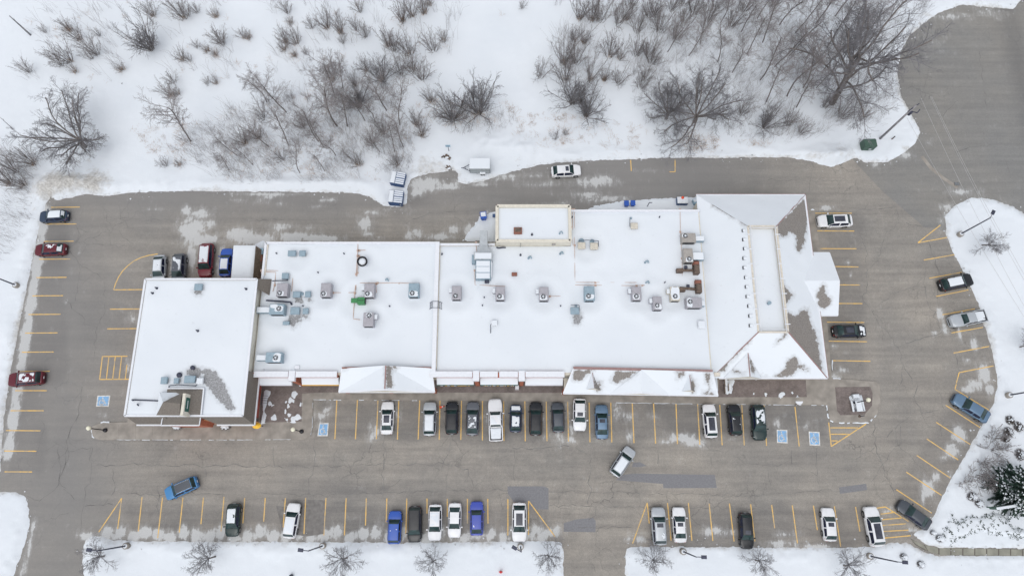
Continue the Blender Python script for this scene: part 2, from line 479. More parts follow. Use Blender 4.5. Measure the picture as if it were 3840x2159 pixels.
def grid(name, x0, x1, y0, y1, st, zf, mat, attrs=None):
    nx, ny = int((x1 - x0) / st) + 1, int((y1 - y0) / st) + 1
    gx, gy = np.meshgrid(np.linspace(x0, x1, nx), np.linspace(y0, y1, ny))
    pts = np.stack([gx.ravel(), gy.ravel()], 1)
    zz = zf(pts)
    idx = np.arange(nx * ny).reshape(ny, nx)
    fs = np.stack([idx[:-1, :-1].ravel(), idx[:-1, 1:].ravel(), idx[1:, 1:].ravel(), idx[1:, :-1].ravel()], 1)
    me = bpy.data.meshes.new(name)
    n, k = len(pts), len(fs)
    me.vertices.add(n); me.vertices.foreach_set('co', np.column_stack([pts, zz]).astype(np.float32).ravel())
    me.loops.add(k * 4); me.loops.foreach_set('vertex_index', fs.astype(np.int32).ravel())
    me.polygons.add(k); me.polygons.foreach_set('loop_start', np.arange(0, k * 4, 4, dtype=np.int32)); 
    me.polygons.foreach_set('use_smooth', np.ones(k, bool))
    me.update(calc_edges=True)
    me.materials.append(mat)
    for a, f in (attrs or {}).items(): attr(me, a, f(pts))
    return link(name, me)
def blobs(pts, lst, z=0.0):
    """lst: (u, v, ru, rv[, strength]) ellipses in photo pixels on the ground"""
    out = np.zeros(len(pts))
    for b in lst:
        c = P(b[0], b[1], z); sx = abs(P(b[0] + b[2], b[1], z).x - c.x); sy = abs(P(b[0], b[1] + b[3], z).y - c.y)
        q = ((pts[:, 0] - c.x) / sx) ** 2 + ((pts[:, 1] - c.y) / sy) ** 2
        out = np.maximum(out, (b[4] if len(b) > 4 else 1.0) * np.exp(-q * .9))
    return out

DIRT = [(250, 690, 120, 45, 1.25), (360, 690, 60, 50, 1.2), (180, 720, 60, 40, 1.1), (1620, 640, 110, 45, .8), (1600, 600, 60, 40, .6), (3170, 575, 70, 45, .6), (3060, 590, 80, 20, .6), (2780, 590, 120, 10, .8), (2950, 590, 60, 8, .9),
        (130, 780, 40, 60, .4), (3640, 730, 120, 20, .6), (3400, 560, 40, 25, .7), (3470, 60, 60, 25, .5), (100, 640, 80, 40, .3), (1130, 640, 300, 25, .25), (320, 600, 90, 50, .45), (2340, 560, 120, 20, .3), (1350, 560, 250, 60, .18), (2900, 500, 300, 60, .2)]
def snow_z(pts):
    sd = -sdist(pts, LOT_W)                       # positive on the snow
    n1 = nzarr(pts, .9, 3.1); n2 = nzarr(pts, .22, 7.7); n3 = nzarr(pts, .06, 1.3); n4 = nzarr(pts, 2.1, 5.0)
    sd = sd + n1 * .13 + n4 * .10
    zz = np.where(sd < 0, -.03 + sd * .4, .20 * (1 - np.exp(-np.maximum(sd, 0) / .35)))
    up = np.clip(sd / 1.2, 0, 1)
    bank = np.exp(-((sd - 1.1) / .8) ** 2) * np.clip(.2 + n2 * 1.4, 0, 1) * .28
    north = np.clip((pts[:, 1] - 38) / 10, 0, 1)
    zz = zz + up * (bank + n1 * .05 + n2 * .12 + n3 * .25 * (.3 + north) + n4 * .03)
    n5 = nzarr(pts, 1.25, 9.0)
    zz = zz + np.clip(sd / .3, 0, 1) * np.exp(-(np.maximum(sd, 0) / 2.2) ** 2) * (np.maximum(n5, 0) * .42 + n4 * .07)
    pile = blobs(pts, [(250, 690, 120, 40, 1.2), (3110, 590, 70, 40, 1.1), (1850, 540, 60, 45, .9), (1940, 560, 100, 40, .8), (1150, 690, 300, 18, .4)])
    zz = zz + up * pile * (1 + n1 * .5)
    zz = np.where(sd > .7, np.maximum(zz, .07), zz)
    return np.maximum(zz, -.6)
def dirt_a(pts):
    sd = -sdist(pts, LOT_W)
    edge = np.exp(-(np.maximum(sd, 0) / .9)) * (.62 + .5 * nzarr(pts, .12, 6.0))
    return np.maximum(blobs(pts, DIRT), edge)
sg = grid('snow_ground', -100, 112, -24, 92, .37, snow_z, M['snow_ground'], {'dirt': dirt_a})
tag(sg, 'snow lying over field, banks and lawns', kind='structure')

SLUSH = [(330 + 0, 2010, 40, 14, .8)]
for u in range(400, 2120, 48):
    SLUSH.append((u, 2004 + 12 * math.sin(u * .7), 26, 30, .62 + .2 * math.sin(u * .13)))
SLUSH += [(2480, 1985, 40, 25, .5), (2680, 1990, 60, 20, .62), (2740, 1995, 40, 14, .6), (2950, 2000, 60, 18, .45), (2920, 2040, 90, 10, .7), (3060, 2045, 80, 9, .7), (2390, 2020, 50, 18, .6), (2010, 1985, 40, 30, .6), (2060, 1995, 35, 25, .5),
          (720, 860, 55, 55, .75), (760, 800, 40, 25, .6), (700, 790, 18, 25, .6), (790, 840, 25, 20, .6), (760, 900, 70, 30, .7), (720, 960, 20, 70, .75), (830, 980, 20, 60, .7), (640, 1000, 12, 60, .5), (900, 880, 60, 30, .75), (960, 900, 80, 25, .8), (1100, 890, 60, 20, .8), (1200, 895, 90, 14, .75), (1060, 850, 60, 18, .6), (1160, 850, 40, 12, .45),
          (1370, 840, 35, 30, .7), (1400, 800, 40, 14, .55), (1380, 880, 25, 14, .65), (1420, 895, 30, 8, .6), (1550, 880, 40, 25, .65), (1650, 890, 60, 15, .6), (1700, 860, 30, 20, .6), (1760, 860, 20, 30, .6), (1230, 750, 40, 10, .5), (1000, 730, 120, 8, .6),
          (1600, 690, 70, 30, .75), (1560, 720, 35, 25, .6), (1680, 700, 50, 15, .7), (1800, 690, 60, 10, .6), (1900, 665, 80, 10, .55), (2230, 680, 90, 25, .68), (2200, 730, 70, 15, .55), (2050, 690, 80, 14, .45), (2000, 660, 60, 12, .5), (2430, 640, 40, 10, .35), (2100, 765, 150, 8, .35), (2280, 745, 120, 12, .6),
          (3100, 1640 - 860, 30, 10, .8), (3180, 940 - 20, 10, 20, .3), (3180, 985, 10, 12, .6), (3190, 1030, 8, 14, .5), (3130, 1300, 20, 10, .5), (3180, 1320, 14, 8, .4), (3160, 1385, 25, 15, .5), (3130, 1410, 20, 14, .7),
          (3525, 1175, 12, 22, .8), (3545, 1230, 14, 24, .8), (3505, 1250, 18, 12, .6), (3600, 1250, 10, 30, .7), (3655, 1290, 16, 26, .75), (3625, 1350, 18, 14, .65), (3690, 1400, 22, 45, .8), (3660, 1440, 40, 22, .7), (3630, 1460, 30, 14, .7), (3710, 1460, 20, 30, .7),
          (3600, 1630, 30, 35, .85), (3570, 1690, 30, 30, .8), (3540, 1720, 18, 12, .7), (3480, 1830, 30, 40, .7), (3510, 1790, 20, 20, .6), (3460, 1870, 14, 30, .6), (3330, 1910, 30, 16, .5), (3420, 1985, 30, 12, .6), (3560, 1780, 18, 14, .5),
          (2560, 1640, 70, 18, .72), (2600, 1660, 50, 18, .6), (2500, 1655, 40, 14, .55), (2660, 1650, 60, 10, .4), (2740, 1640, 40, 10, .4), (2350, 1560, 40, 30, .45), (2310, 1540, 40, 30, .4), (2450, 1560, 30, 20, .4), (2140, 1650, 20, 24, .6), (2080, 1540, 20, 60, .5), (2050, 1600, 12, 40, .35), (2130, 1540, 14, 50, .45), (1890, 1540, 18, 50, .4), (1820, 1560, 16, 50, .4),
          (1205, 1560, 35, 20, .6), (1230, 1540, 25, 14, .6), (1200, 1590, 20, 20, .5), (1280, 1640, 10, 4, .6), (3060, 1580, 30, 10, .3), (2960, 1560, 60, 12, .3), (3010, 1600, 50, 10, .3),
          (455, 1160, 16, 14, .5), (500, 1190, 20, 20, .6), (520, 1300, 10, 40, .6), (480, 1370, 12, 30, .7), (390, 1555, 18, 8, .6), (300, 950, 10, 10, .4), (250, 1130, 10, 14, .4),
          (3400, 580, 30, 20, .7), (3300, 620, 50, 10, .8), (3470, 540, 12, 12, .7), (3500, 570, 10, 12, .6), (3560, 60, 120, 18, .55), (3720, 50, 60, 15, .7), (3500, 150, 60, 60, .3), (3600, 720, 50, 14, .7), (3545, 775, 25, 20, .8), (3530, 840, 14, 25, .6), (3560, 900, 10, 20, .4), (3580, 960, 10, 14, .4), (3680, 715, 60, 8, .5)]
for k in range(40):                                # the salted strip along the west kerb
    t = k / 39; SLUSH.append((165 - 140 * t + 4, 800 + 900 * t, 20, 30, .85 + .12 * math.sin(k)))
for k in range(12):
    t = k / 11; SLUSH.append((118 - 40 * t + 8, 1960 + 190 * t, 12, 20, .6))
DAMP = [(1320, 1838, 120, 14, .9), (1440, 1830, 20, 14, .9), (1130, 1900, 80, 40, .25), (1350, 1950, 110, 30, .28), (2700, 1950, 150, 18, .3), (2500, 690, 300, 12, .18), (2400, 1570, 300, 40, .25), (3400, 1600, 40, 90, .2), (3560, 1480, 30, 40, .2), (150, 1350, 60, 30, .25), (600, 1930, 200, 30, .2), (350, 1150, 40, 200, .12), (3350, 1650, 60, 60, .22),
        (1100, 1748, 60, 8, .4), (1600, 1738, 100, 6, .4), (2950, 1740, 60, 7, .35), (3000, 1840, 90, 6, .4), (1250, 760, 140, 10, .2), (3370, 1680, 20, 60, .3), (230, 1680, 40, 120, .18), (1560, 740, 40, 30, .5), (2000, 2020, 120, 10, .5), (2700, 2042, 300, 8, .6)]
DRECT = [(1180, 1502, 3090, 1640, .62), (480, 1895, 2060, 2040, .5), (2440, 1900, 3290, 2050, .5), (100, 830, 250, 1440, .34), (40, 1440, 160, 1780, .34), (3090, 810, 3240, 1400, .4), (440, 2022, 2100, 2034, .5), (2440, 2036, 3200, 2050, .6), (1210, 1880, 1440, 2030, .12)]
_r = random.Random(77)
for _k in range(46): DAMP.append((_r.uniform(1200, 3050), _r.uniform(1540, 1620), _r.uniform(8, 16), _r.uniform(8, 18), _r.uniform(.4, .8)))
for _k in range(50): DAMP.append((_r.choice((_r.uniform(500, 2050), _r.uniform(2450, 3250))), _r.uniform(1910, 1990), _r.uniform(8, 16), _r.uniform(8, 20), _r.uniform(.4, .8)))
for _k in range(30): SLUSH.append((_r.uniform(1200, 3050), _r.uniform(1510, 1650), _r.uniform(10, 30), _r.uniform(12, 40), _r.uniform(.25, .5)))
for _k in range(22): SLUSH.append((_r.uniform(400, 2600), _r.uniform(660, 890), _r.uniform(20, 70), _r.uniform(5, 14), _r.uniform(.25, .5)))
def damp_a(p):
    out = blobs(p, DAMP); uv = UV(np.column_stack([p, np.zeros(len(p))])); n = nzarr(p, .35, 4.4)
    for a, b, c, d, s in DRECT:
        q = np.minimum(np.minimum(uv[:, 0] - a, c - uv[:, 0]), np.minimum(uv[:, 1] - b, d - uv[:, 1])) / 26
        out = np.maximum(out, s * np.clip(.5 + q + n * .8, 0, 1) * (1 + .6 * n))
    dg = XY([(3335, 1490), (3560, 1480), (3740, 1440), (3700, 1570), (3490, 1940), (3350, 1840), (3560, 1520)])
    return np.clip(np.maximum(out, .4 * np.clip(.5 + sdist(p, dg), 0, 1)), 0, 1)
def cool_a(p):
    uv = UV(np.column_stack([p, np.zeros(len(p))])); n = nzarr(p, .05, 2.2)
    back = np.clip((860 - uv[:, 1]) / 160 + .3, 0, 1) * np.clip((3100 - uv[:, 0]) / 500, 0, 1); left = np.clip((560 - uv[:, 0]) / 300, 0, 1)
    return np.clip(np.maximum(back, left * .9) * .75 + n * .3, 0, .85)
lot = grid('parking_lot', -84, 84, -22, 66, .5, lambda p: np.zeros(len(p)), M['asphalt'], {'slush': lambda p: blobs(p, [s[:4] + (s[4] * 1.16,) for s in SLUSH]), 'damp': damp_a, 'cool': cool_a})
tag(lot, 'salt stained asphalt parking lot round the plaza', kind='structure')

ROAD = [(3195, 560), (3200, 602), (3312, 720), (3466, 852), (3515, 856), (3600, 900), (4300, 1000), (4300, -60), (3300, -60), (3300, 500)]
v2, fs, nb = sheet_data(XY(ROAD), 1.2)
me = to_mesh('road', [(x, y, .004) for x, y in v2], fs, M['road_asphalt'])
attr(me, 'slush', blobs(v2, SLUSH)); attr(me, 'damp', blobs(v2, [(3835, 300, 45, 500, .75)])); attr(me, 'cool', np.full(len(v2), .35))
tag(link('road', me), 'grey asphalt public road', kind='structure')

def ribbon(mb, a, b, wd, z):
    a, b = Vector(a[:2]), Vector(b[:2])
    d = (b - a).normalized(); n = Vector((-d.y, d.x)) * wd / 2
    mb.quad((*(a + n * -1), z), (*(b + n * -1), z), (*(b + n), z), (*(a + n), z))
def flat_poly(name, px, z, mat, parent, kind=None):
    mb = MB(); pts = XY(px)
    if sum(a[0] * b[1] - b[0] * a[1] for a, b in zip(pts, pts[1:] + pts[:1])) < 0: pts = pts[::-1]
    mb.quad(*[(x, y, z) for x, y in pts])
    return mb.build(name, mat, parent)

# darker repair patches
for px in ([(1903, 1822), (2040, 1822), (2057, 1830), (2057, 1909), (1985, 1907), (1984, 1882), (1925, 1880), (1905, 1850)],
           [(2325, 1780), (2380, 1774), (2490, 1776), (2680, 1779), (2688, 1828), (2488, 1829), (2486, 1813), (2310, 1799)],
           [(2114, 1960), (2160, 1946), (2225, 1940), (2234, 1952), (2233, 1994), (2114, 1992)],
           [(3146, 1826), (3248, 1812), (3252, 1836), (3150, 1850)],
           [(1080, 1900), (1055, 1870), (1220, 1874), (1216, 2000), (1150, 2010), (1060, 1995), (1035, 1895)],
           [(2375, 1733), (2400, 1732), (2425, 1745), (2400, 1750), (2370, 1750)]):
    o = flat_poly('asphalt_patch', px, .0045, M['asphalt_patch'], lot)
    if len(px) == 7: o.data.materials[0] = flat('asphalt_patch_pale', (.19, .18, .17), .9, var=.2, scale=2, world=True)

# cracks
rng = random.Random(5)
CR = []
CR += [Z(960, 1439, c) for c in ([(968, 390), (965, 600), (958, 760), (975, 800)], [(0, 618), (500, 618), (1410, 600), (1460, 500), (1470, 440)], [(440, 410), (445, 600), (400, 760), (400, 830)], [(1450, 600), (1440, 760), (1425, 850)], [(610, 500), (580, 615), (700, 650), (800, 715)], [(1440, 600), (1600, 640), (1640, 770)], [(0, 820), (160, 830), (500, 835), (980, 815), (1900, 803)], [(130, 480), (140, 620)], [(980, 560), (940, 600), (930, 680)])]
CR += [Z(1920, 1439, c) for c in ([(280, 812), (1100, 822), (1931, 840)], [(280, 918), (700, 920), (1000, 935), (1350, 935), (1930, 940)], [(20, 500), (20, 730)], [(480, 480), (600, 560), (570, 900)], [(1100, 500), (1100, 600)], [(1420, 430), (1510, 505), (1640, 505), (1740, 590), (1931, 610)], [(1500, 550), (1500, 650)], [(570, 830), (570, 910)], [(635, 920), (630, 990), (580, 1020)], [(0, 480), (250, 480), (430, 470)], [(390, 1085), (640, 1085), (900, 1080)], [(1170, 800), (1175, 900)], [(1470, 830), (1490, 910)])]
CR += [Z(2880, 1439, c) for c in ([(0, 605), (180, 600), (280, 640), (370, 690), (400, 790)], [(0, 830), (200, 825), (400, 800), (540, 805)], [(370, 480), (370, 690)], [(1010, 0), (1080, 130), (1070, 240), (960, 340), (980, 460), (1090, 560), (1200, 670)], [(800, 300), (820, 520), (870, 620), (920, 760), (960, 850)], [(960, 480), (870, 600), (780, 740)], [(660, 570), (800, 480)], [(0, 640), (20, 800)], [(940, 350), (900, 400), (780, 380)], [(1000, 320), (1010, 440), (960, 470)], [(180, 500), (180, 600)], [(1290, 60), (1340, 200), (1300, 420)], [(1130, 0), (1100, 100), (1160, 220), (1260, 200)])]
CR += [Z(2880, 720, c) for c in ([(970, 110), (990, 230), (880, 330), (830, 520), (760, 580)], [(740, 440), (745, 760), (710, 790), (800, 930), (980, 1170), (1020, 1300), (1000, 1448)], [(980, 1170), (1200, 1090), (1310, 1060)], [(850, 835), (960, 760), (1080, 720), (1190, 715), (1200, 820), (1310, 1060)], [(660, 140), (900, 120), (970, 105)], [(1190, 570), (1180, 720)], [(1210, 370), (1290, 600), (1280, 800)], [(690, 300), (740, 440)], [(580, 780), (710, 785)], [(1020, 1300), (1060, 1370), (1090, 1448)], [(1410, 1220), (1440, 1340)], [(1040, 230), (1180, 265)])]
CR += [Z(0, 1439, c) for c in ([(700, 480), (690, 600), (640, 860), (620, 960), (610, 1100)], [(730, 610), (1250, 612), (1931, 618)], [(440, 470), (460, 620), (440, 760), (300, 880)], [(480, 790), (560, 870)], [(690, 480), (520, 510), (400, 430)], [(640, 920), (850, 910)], [(950, 830), (1100, 825), (1690, 830)], [(350, 1030), (520, 970)], [(1190, 1000), (1190, 760)], [(1550, 640), (1550, 730)], [(510, 480), (480, 640), (430, 780)], [(850, 640), (870, 780), (840, 840)], [(330, 240), (320, 380), (270, 560)], [(620, 20), (580, 260), (500, 430)])]
CR += [Z(0, 720, c) for c in ([(500, 820), (570, 900), (640, 960), (650, 1020)], [(640, 360), (800, 300)], [(600, 540), (780, 660)], [(790, 640), (795, 900), (720, 1050), (710, 1300)], [(410, 390), (600, 380), (960, 410)], [(520, 180), (610, 330)], [(530, 450), (600, 560), (570, 820)], [(640, 1000), (730, 1020)], [(900, 100), (905, 200), (1300, 210)], [(760, 60), (800, 220), (1020, 420)])]
CR += [Z(960, 720, c) for c in ([(1480, 0), (1500, 80), (1500, 190), (1560, 230)], [(0, 210), (400, 212)], [(600, 40), (610, 180)], [(1130, 240), (1300, 160), (1500, 150)])]
CR += [Z(2880, 0, c) for c in ([(325, 1220), (330, 1300), (310, 1448)], [(1600, 380), (1610, 560), (1660, 830)], [(1400, 1150), (1520, 1110), (1680, 1090)], [(1200, 550), (1600, 540)], [(0, 1358), (330, 1360), (600, 1365)], [(1430, 760), (1320, 880)], [(1770, 1150), (1820, 1300)])]
for c in CR:
    mb = MB(); pts = [Vector(P(u, v)[:2]) for u, v in c]
    wd = rng.uniform(.03, .075)
    fine = []
    for a, b in zip(pts[:-1], pts[1:]):
        k = max(2, int((b - a).length / .6)); d = (b - a).normalized(); nn = Vector((-d.y, d.x))
        for j in range(k):
            fine.append(a + (b - a) * (j / k) + nn * (rng.gauss(0, .13) if j else 0))
    fine.append(pts[-1])
    for a, b in zip(fine[:-1], fine[1:]):
        d = (b - a).normalized()
        ribbon(mb, a - d * .02, b + d * .02, wd * rng.uniform(.4, 1.4), .0082)
        if rng.random() < .13:
            e = d.copy(); e.rotate(Matrix.Rotation(rng.choice((-1, 1)) * rng.uniform(.5, 1.3), 2)); q = b
            for _ in range(rng.randint(2, 5)):
                e.rotate(Matrix.Rotation(rng.uniform(-.5, .5), 2)); q2 = q + e * rng.uniform(.3, .8)
                ribbon(mb, q, q2, wd * .5, .0082); q = q2
    mb.build('crack', M['crack'], lot)

# painted stall lines
LN = []
LN += Z(0, 720, [p for a, b, y in ((385, 602, 115), (348, 577, 242), (330, 555, 372), (298, 530, 506), (272, 502, 644), (245, 476, 782), (215, 457, 922), (190, 434, 1062), (165, 404, 1206), (140, 375, 1351), (830, 1060, 882), (808, 1040, 1030), (858, 1085, 736), (773, 962, 1238), (750, 985, 1411)) for p in ((a, y + 1), (b, y - 1))])
LN += Z(0, 720, [(773, 1238), (752, 1411), (822, 1240), (803, 1411), (870, 1240), (850, 1411), (918, 1240), (898, 1411), (958, 1300), (945, 1411)])
arc = [(858, 736), (872, 690), (895, 640), (925, 595), (965, 555), (1010, 520), (1060, 496), (1120, 478), (1190, 467)]
LN += Z(0, 720, [p for a, b in zip(arc[:-1], arc[1:]) for p in (a, b)])
LN += Z(0, 1439, [(115, 50), (354, 50), (80, 201), (330, 201), (45, 350), (305, 352), (32, 504), (275, 506), (35, 661), (243, 662), (918, 860), (745, 1115), (918, 860), (888, 1090), (1072, 850), (1043, 1110), (1226, 855), (1190, 1160), (1380, 855), (1352, 1120), (1535, 855), (1516, 1055), (1690, 850), (1667, 1110), (1846, 858), (1832, 1050)])
LN += Z(960, 1439, [(70, 858), (58, 1035), (222, 858), (205, 1080), (375, 858), (362, 1130), (528, 858), (512, 1140), (680, 860), (667, 1140), (832, 862), (826, 1065), (987, 862), (982, 1040), (1138, 862), (1130, 1130), (1290, 862), (1290, 975), (1443, 865), (1443, 1000), (1595, 865), (1595, 1050), (1748, 865), (1750, 1050), (1900, 867), (1900, 1140),
                    (610, 122), (595, 415), (765, 122), (750, 415), (920, 125), (908, 415), (1077, 125), (1067, 418), (1235, 122), (1223, 418), (1388, 125), (1382, 420), (1550, 125), (1545, 420), (1708, 128), (1708, 425), (1868, 128), (1870, 428)])
LN += Z(1920, 1439, [(125, 880), (125, 1135), (125, 880), (325, 1150), (1020, 895), (910, 1200), (1020, 895), (1035, 1050), (1173, 895), (1200, 1180), (1330, 895), (1357, 1180), (1487, 900), (1515, 1180), (1640, 900), (1675, 1185), (1800, 905), (1832, 1185),
                     (97, 130), (100, 430), (258, 132), (264, 430), (420, 132), (426, 433), (582, 140), (588, 438), (745, 140), (753, 440), (907, 145), (920, 445), (1068, 148), (1083, 448), (1237, 150), (1248, 452), (1400, 152), (1417, 457), (1567, 157), (1585, 460), (1733, 157), (1752, 462), (1900, 160), (1920, 465)])
LN += Z(2880, 1439, [(27, 910), (50, 1085), (183, 915), (222, 1200), (342, 915), (372, 1100), (500, 920), (548, 1225), (660, 925), (693, 1110), (885, 925), (1060, 1035), (820, 935), (885, 925), (850, 980), (960, 965), (860, 1022), (1010, 1008), (865, 1065), (1040, 1052), (870, 1110), (1060, 1100), (880, 1160), (1075, 1142),
                     (1340, 160), (1600, 328), (1268, 288), (1525, 455), (1197, 413), (1435, 572), (1122, 538), (1375, 708), (1043, 663), (1308, 838), (968, 795), (1235, 972), (1410, 40), (1665, 195), (1420, 0), (1410, 40),
                     (203, 172), (235, 470), (458, 290), (477, 470), (477, 470), (740, 300), (470, 330), (680, 330), (472, 378), (610, 378), (478, 428), (525, 428)])
LN += Z(2880, 720, [(1130, 383), (1300, 250), (1130, 383), (1350, 343), (1175, 513), (1410, 472), (1218, 650), (1462, 605), (1268, 787), (1510, 738), (1315, 925), (1560, 880), (1383, 1062), (1620, 1020), (1400, 1213), (1668, 1163), (1442, 1360), (1700, 1310), (1442, 1360), (1420, 1440),
                    (357, 160), (632, 160), (372, 293), (650, 295), (383, 427), (667, 428), (505, 562), (682, 565), (540, 700), (693, 701), (525, 840), (712, 841), (440, 980), (727, 983), (455, 1123), (747, 1128), (480, 1270), (772, 1275)])
LN += Z(1920, 0, [(895, 1207), (900, 1290), (1230, 1207), (1230, 1297), (1188, 1297), (1232, 1297)])
for k in range(0, len(LN), 2):
    mb = MB(); ribbon(mb, P(*LN[k]), P(*LN[k + 1]), .135, .0125 + (k % 6) * .0004)
    mb.build('stall_line', M['yellow_paint'], lot)

# blue accessible-parking squares with the wheelchair sign
def access_mark(px, up):
    c = [Vector(P(u, v)[:2]) for u, v in px]            # corners tl, tr, br, bl
    def at(s, t): return (c[0] * (1 - s) + c[1] * s) * (1 - t) + (c[3] * (1 - s) + c[2] * s) * t
    def sq(a, z, m, nm):
        mb = MB(); mb.quad(*[(*at(s, t), z) for s, t in ((a, 1 - a), (1 - a, 1 - a), (1 - a, a), (a, a))]); return mb.build(nm, m, lot)
    sq(0, .0125, M['white_paint'], 'accessible_border'); sq(.09, .0165, M['blue_paint'], 'accessible_square')
    mb = MB()
    def ln(p, wd=.13):
        for a, b in zip(p[:-1], p[1:]): ribbon(mb, at(*a), at(*b), wd, .0205)
    ln([(.46, .30), (.46, .52), (.62, .54), (.70, .74), (.78, .72)]); ln([(.46, .40), (.60, .40)], .1)
    ln([(.42 + .21 * math.cos(a), .62 + .21 * math.sin(a)) for a in [R(x) for x in range(250, -30, -28)]], .1)
    hc = [(.45 + .055 * math.cos(a * .785), .21 + .055 * math.sin(a * .785)) for a in range(8)]
    mb.quad(*[(*at(*p), .0205) for p in hc[::-1]])
    mb.build('wheelchair_symbol', M['white_paint'], lot)
access_mark(Z(0, 1439, [(735, 88), (833, 86), (820, 171), (724, 170)]), 0)
access_mark(Z(960, 1439, [(478, 295), (548, 293), (540, 393), (463, 393)]), 0)
access_mark(Z(2880, 1439, [(65, 343), (145, 345), (148, 447), (68, 443)]), 0)
access_mark(Z(2880, 1439, [(306, 357), (388, 361), (394, 465), (313, 462)]), 0)

# ------------------------------------------------------------------ walks
WALK = [(342, 1614), (350, 1597), (385, 1584), (480, 1582), (490, 1480), (960, 1400), (2980, 1380), (2990, 790), (3052, 790), (3062, 860), (3080, 960), (3098, 1180), (3118, 1418), (3280, 1430), (3297, 1445), (3300, 1505), (3287, 1555), (3250, 1583),
        (3130, 1584), (3110, 1574), (3100, 1519), (2785, 1516), (2447, 1511), (1920, 1502), (1174, 1498), (1172, 1608), (1165, 1632), (1140, 1647), (375, 1649), (350, 1638)]
mb = MB(); mb.prism(XY(WALK), -.02, .13)
walk = tag(mb.build('sidewalk', M['concrete']), 'concrete sidewalk along the shop fronts', kind='structure')
def slab_px(q, z0, z1, name, mat, parent):
    mb = MB(); pts = XY(q); c = Vector((sum(p[0] for p in pts) / len(pts), sum(p[1] for p in pts) / len(pts)))
    pts = [tuple(c + (Vector(p) - c) * (1 - .04 / max(.4, (Vector(p) - c).length))) for p in pts]
    mb.prism(pts, z0, z1); return mb.build(name, mat, parent)
ky = lambda u: 1498 + (u - 1174) * 21 / 1926
us = list(range(1178, 3096, 76))
for a, b in zip(us[:-1], us[1:]):
    slab_px([(a, ky(a) - 28), (b, ky(b) - 28), (b, ky(b) - 2), (a, ky(a) - 2)], .125, .145, 'paving_slab', M['concrete'], walk)
us = list(range(385, 1140, 63))
for a, b in zip(us[:-1], us[1:]):
    slab_px([(a, 1592), (b, 1592), (b, 1646), (a, 1646)], .125, .145, 'paving_slab', M['concrete'], walk)
for k in range(9):
    a, b = 800 + k * 68, 868 + k * 68
    x = lambda v: 3052 + (v - 790) * 66 / 628
    slab_px([(x(a) - 26, a), (x(a) - 2, a), (x(b) - 2, b), (x(b) - 26, b)], .125, .145, 'paving_slab', M['concrete'], walk)
for px in ([(985, 1425), (1310, 1425), (1312, 1470), (1180, 1472), (1134, 1476), (1132, 1580), (975, 1584)], [(1625, 1420), (2125, 1422), (2122, 1473), (1640, 1471)], [(2695, 1425), (3020, 1425), (3024, 1488), (2690, 1489)],
           [(3130, 1451), (3262, 1450), (3270, 1475), (3268, 1520), (3240, 1554), (3150, 1556), (3137, 1540)]):
    v = XY(px)
    if sum(a[0] * b[1] - b[0] * a[1] for a, b in zip(v, v[1:] + v[:1])) < 0: v = v[::-1]
    mb = MB(); mb.quad(*[(x, y, .149) for x, y in v]); mb.build('brick_paving', M['brick_paving'], walk)
PATH = Z(2880, 1439, [(1075, 1165), (1150, 1205), (1250, 1230), (1400, 1240), (2500, 1252), (2500, 1300), (1400, 1292), (1290, 1283), (1180, 1250), (1110, 1210)])
mb = MB(); mb.prism(XY(PATH), -.02, .03)
path_o = tag(mb.build('footpath', M['concrete_dark']), 'narrow concrete footpath cleared through the snow', kind='structure')
for k in range(9):
    a, b = 1290 + k * 90, 1376 + k * 90
    slab_px(Z(2880, 1439, [(a, 1233 + (a - 1250) * .018), (b, 1233 + (b - 1250) * .018), (b, 1288 + (b - 1250) * .01), (a, 1288 + (a - 1250) * .01)]), .02, .05, 'paving_slab', M['path_concrete'], path_o)
slab_px(Z(2880, 1439, [(1080, 1172), (1175, 1212), (1205, 1258), (1115, 1208)]), .02, .05, 'paving_slab', M['path_concrete'], path_o)
slab_px(Z(2880, 1439, [(1180, 1213), (1285, 1234), (1285, 1282), (1208, 1262)]), .02, .05, 'paving_slab', M['path_concrete'], path_o)

# lumps of frozen snow along the banks
r = random.Random(31); cl = MB(); LW = [Vector(p) for p in LOT_W]
for a_, b_ in zip(LW, LW[1:] + LW[:1]):
    L_ = (b_ - a_).length
    if L_ > 80: continue
    d_ = (b_ - a_).normalized(); n_ = Vector((-d_.y, d_.x))
    for _ in range(int(L_ * 1.3)):
        q = a_ + d_ * r.uniform(0, L_) + n_ * r.gauss(0, .55); s = abs(r.gauss(0, .07)) + .025; z = .02 if inside(np.array([tuple(q)]), LOT_W)[0] else .22
        cl.add([(q.x + s * r.uniform(.6, 1.2), q.y, z), (q.x, q.y + s * r.uniform(.6, 1.2), z), (q.x - s, q.y, z), (q.x, q.y - s, z), (q.x + s * .3, q.y + s * .2, z + s * r.uniform(.6, 1.1))], [(0, 1, 4), (1, 2, 4), (2, 3, 4), (3, 0, 4)])
tag(cl.build('snow_clods', M['dirty_snow'], None, True), 'frozen lumps of ploughed snow along the banks', kind='stuff')
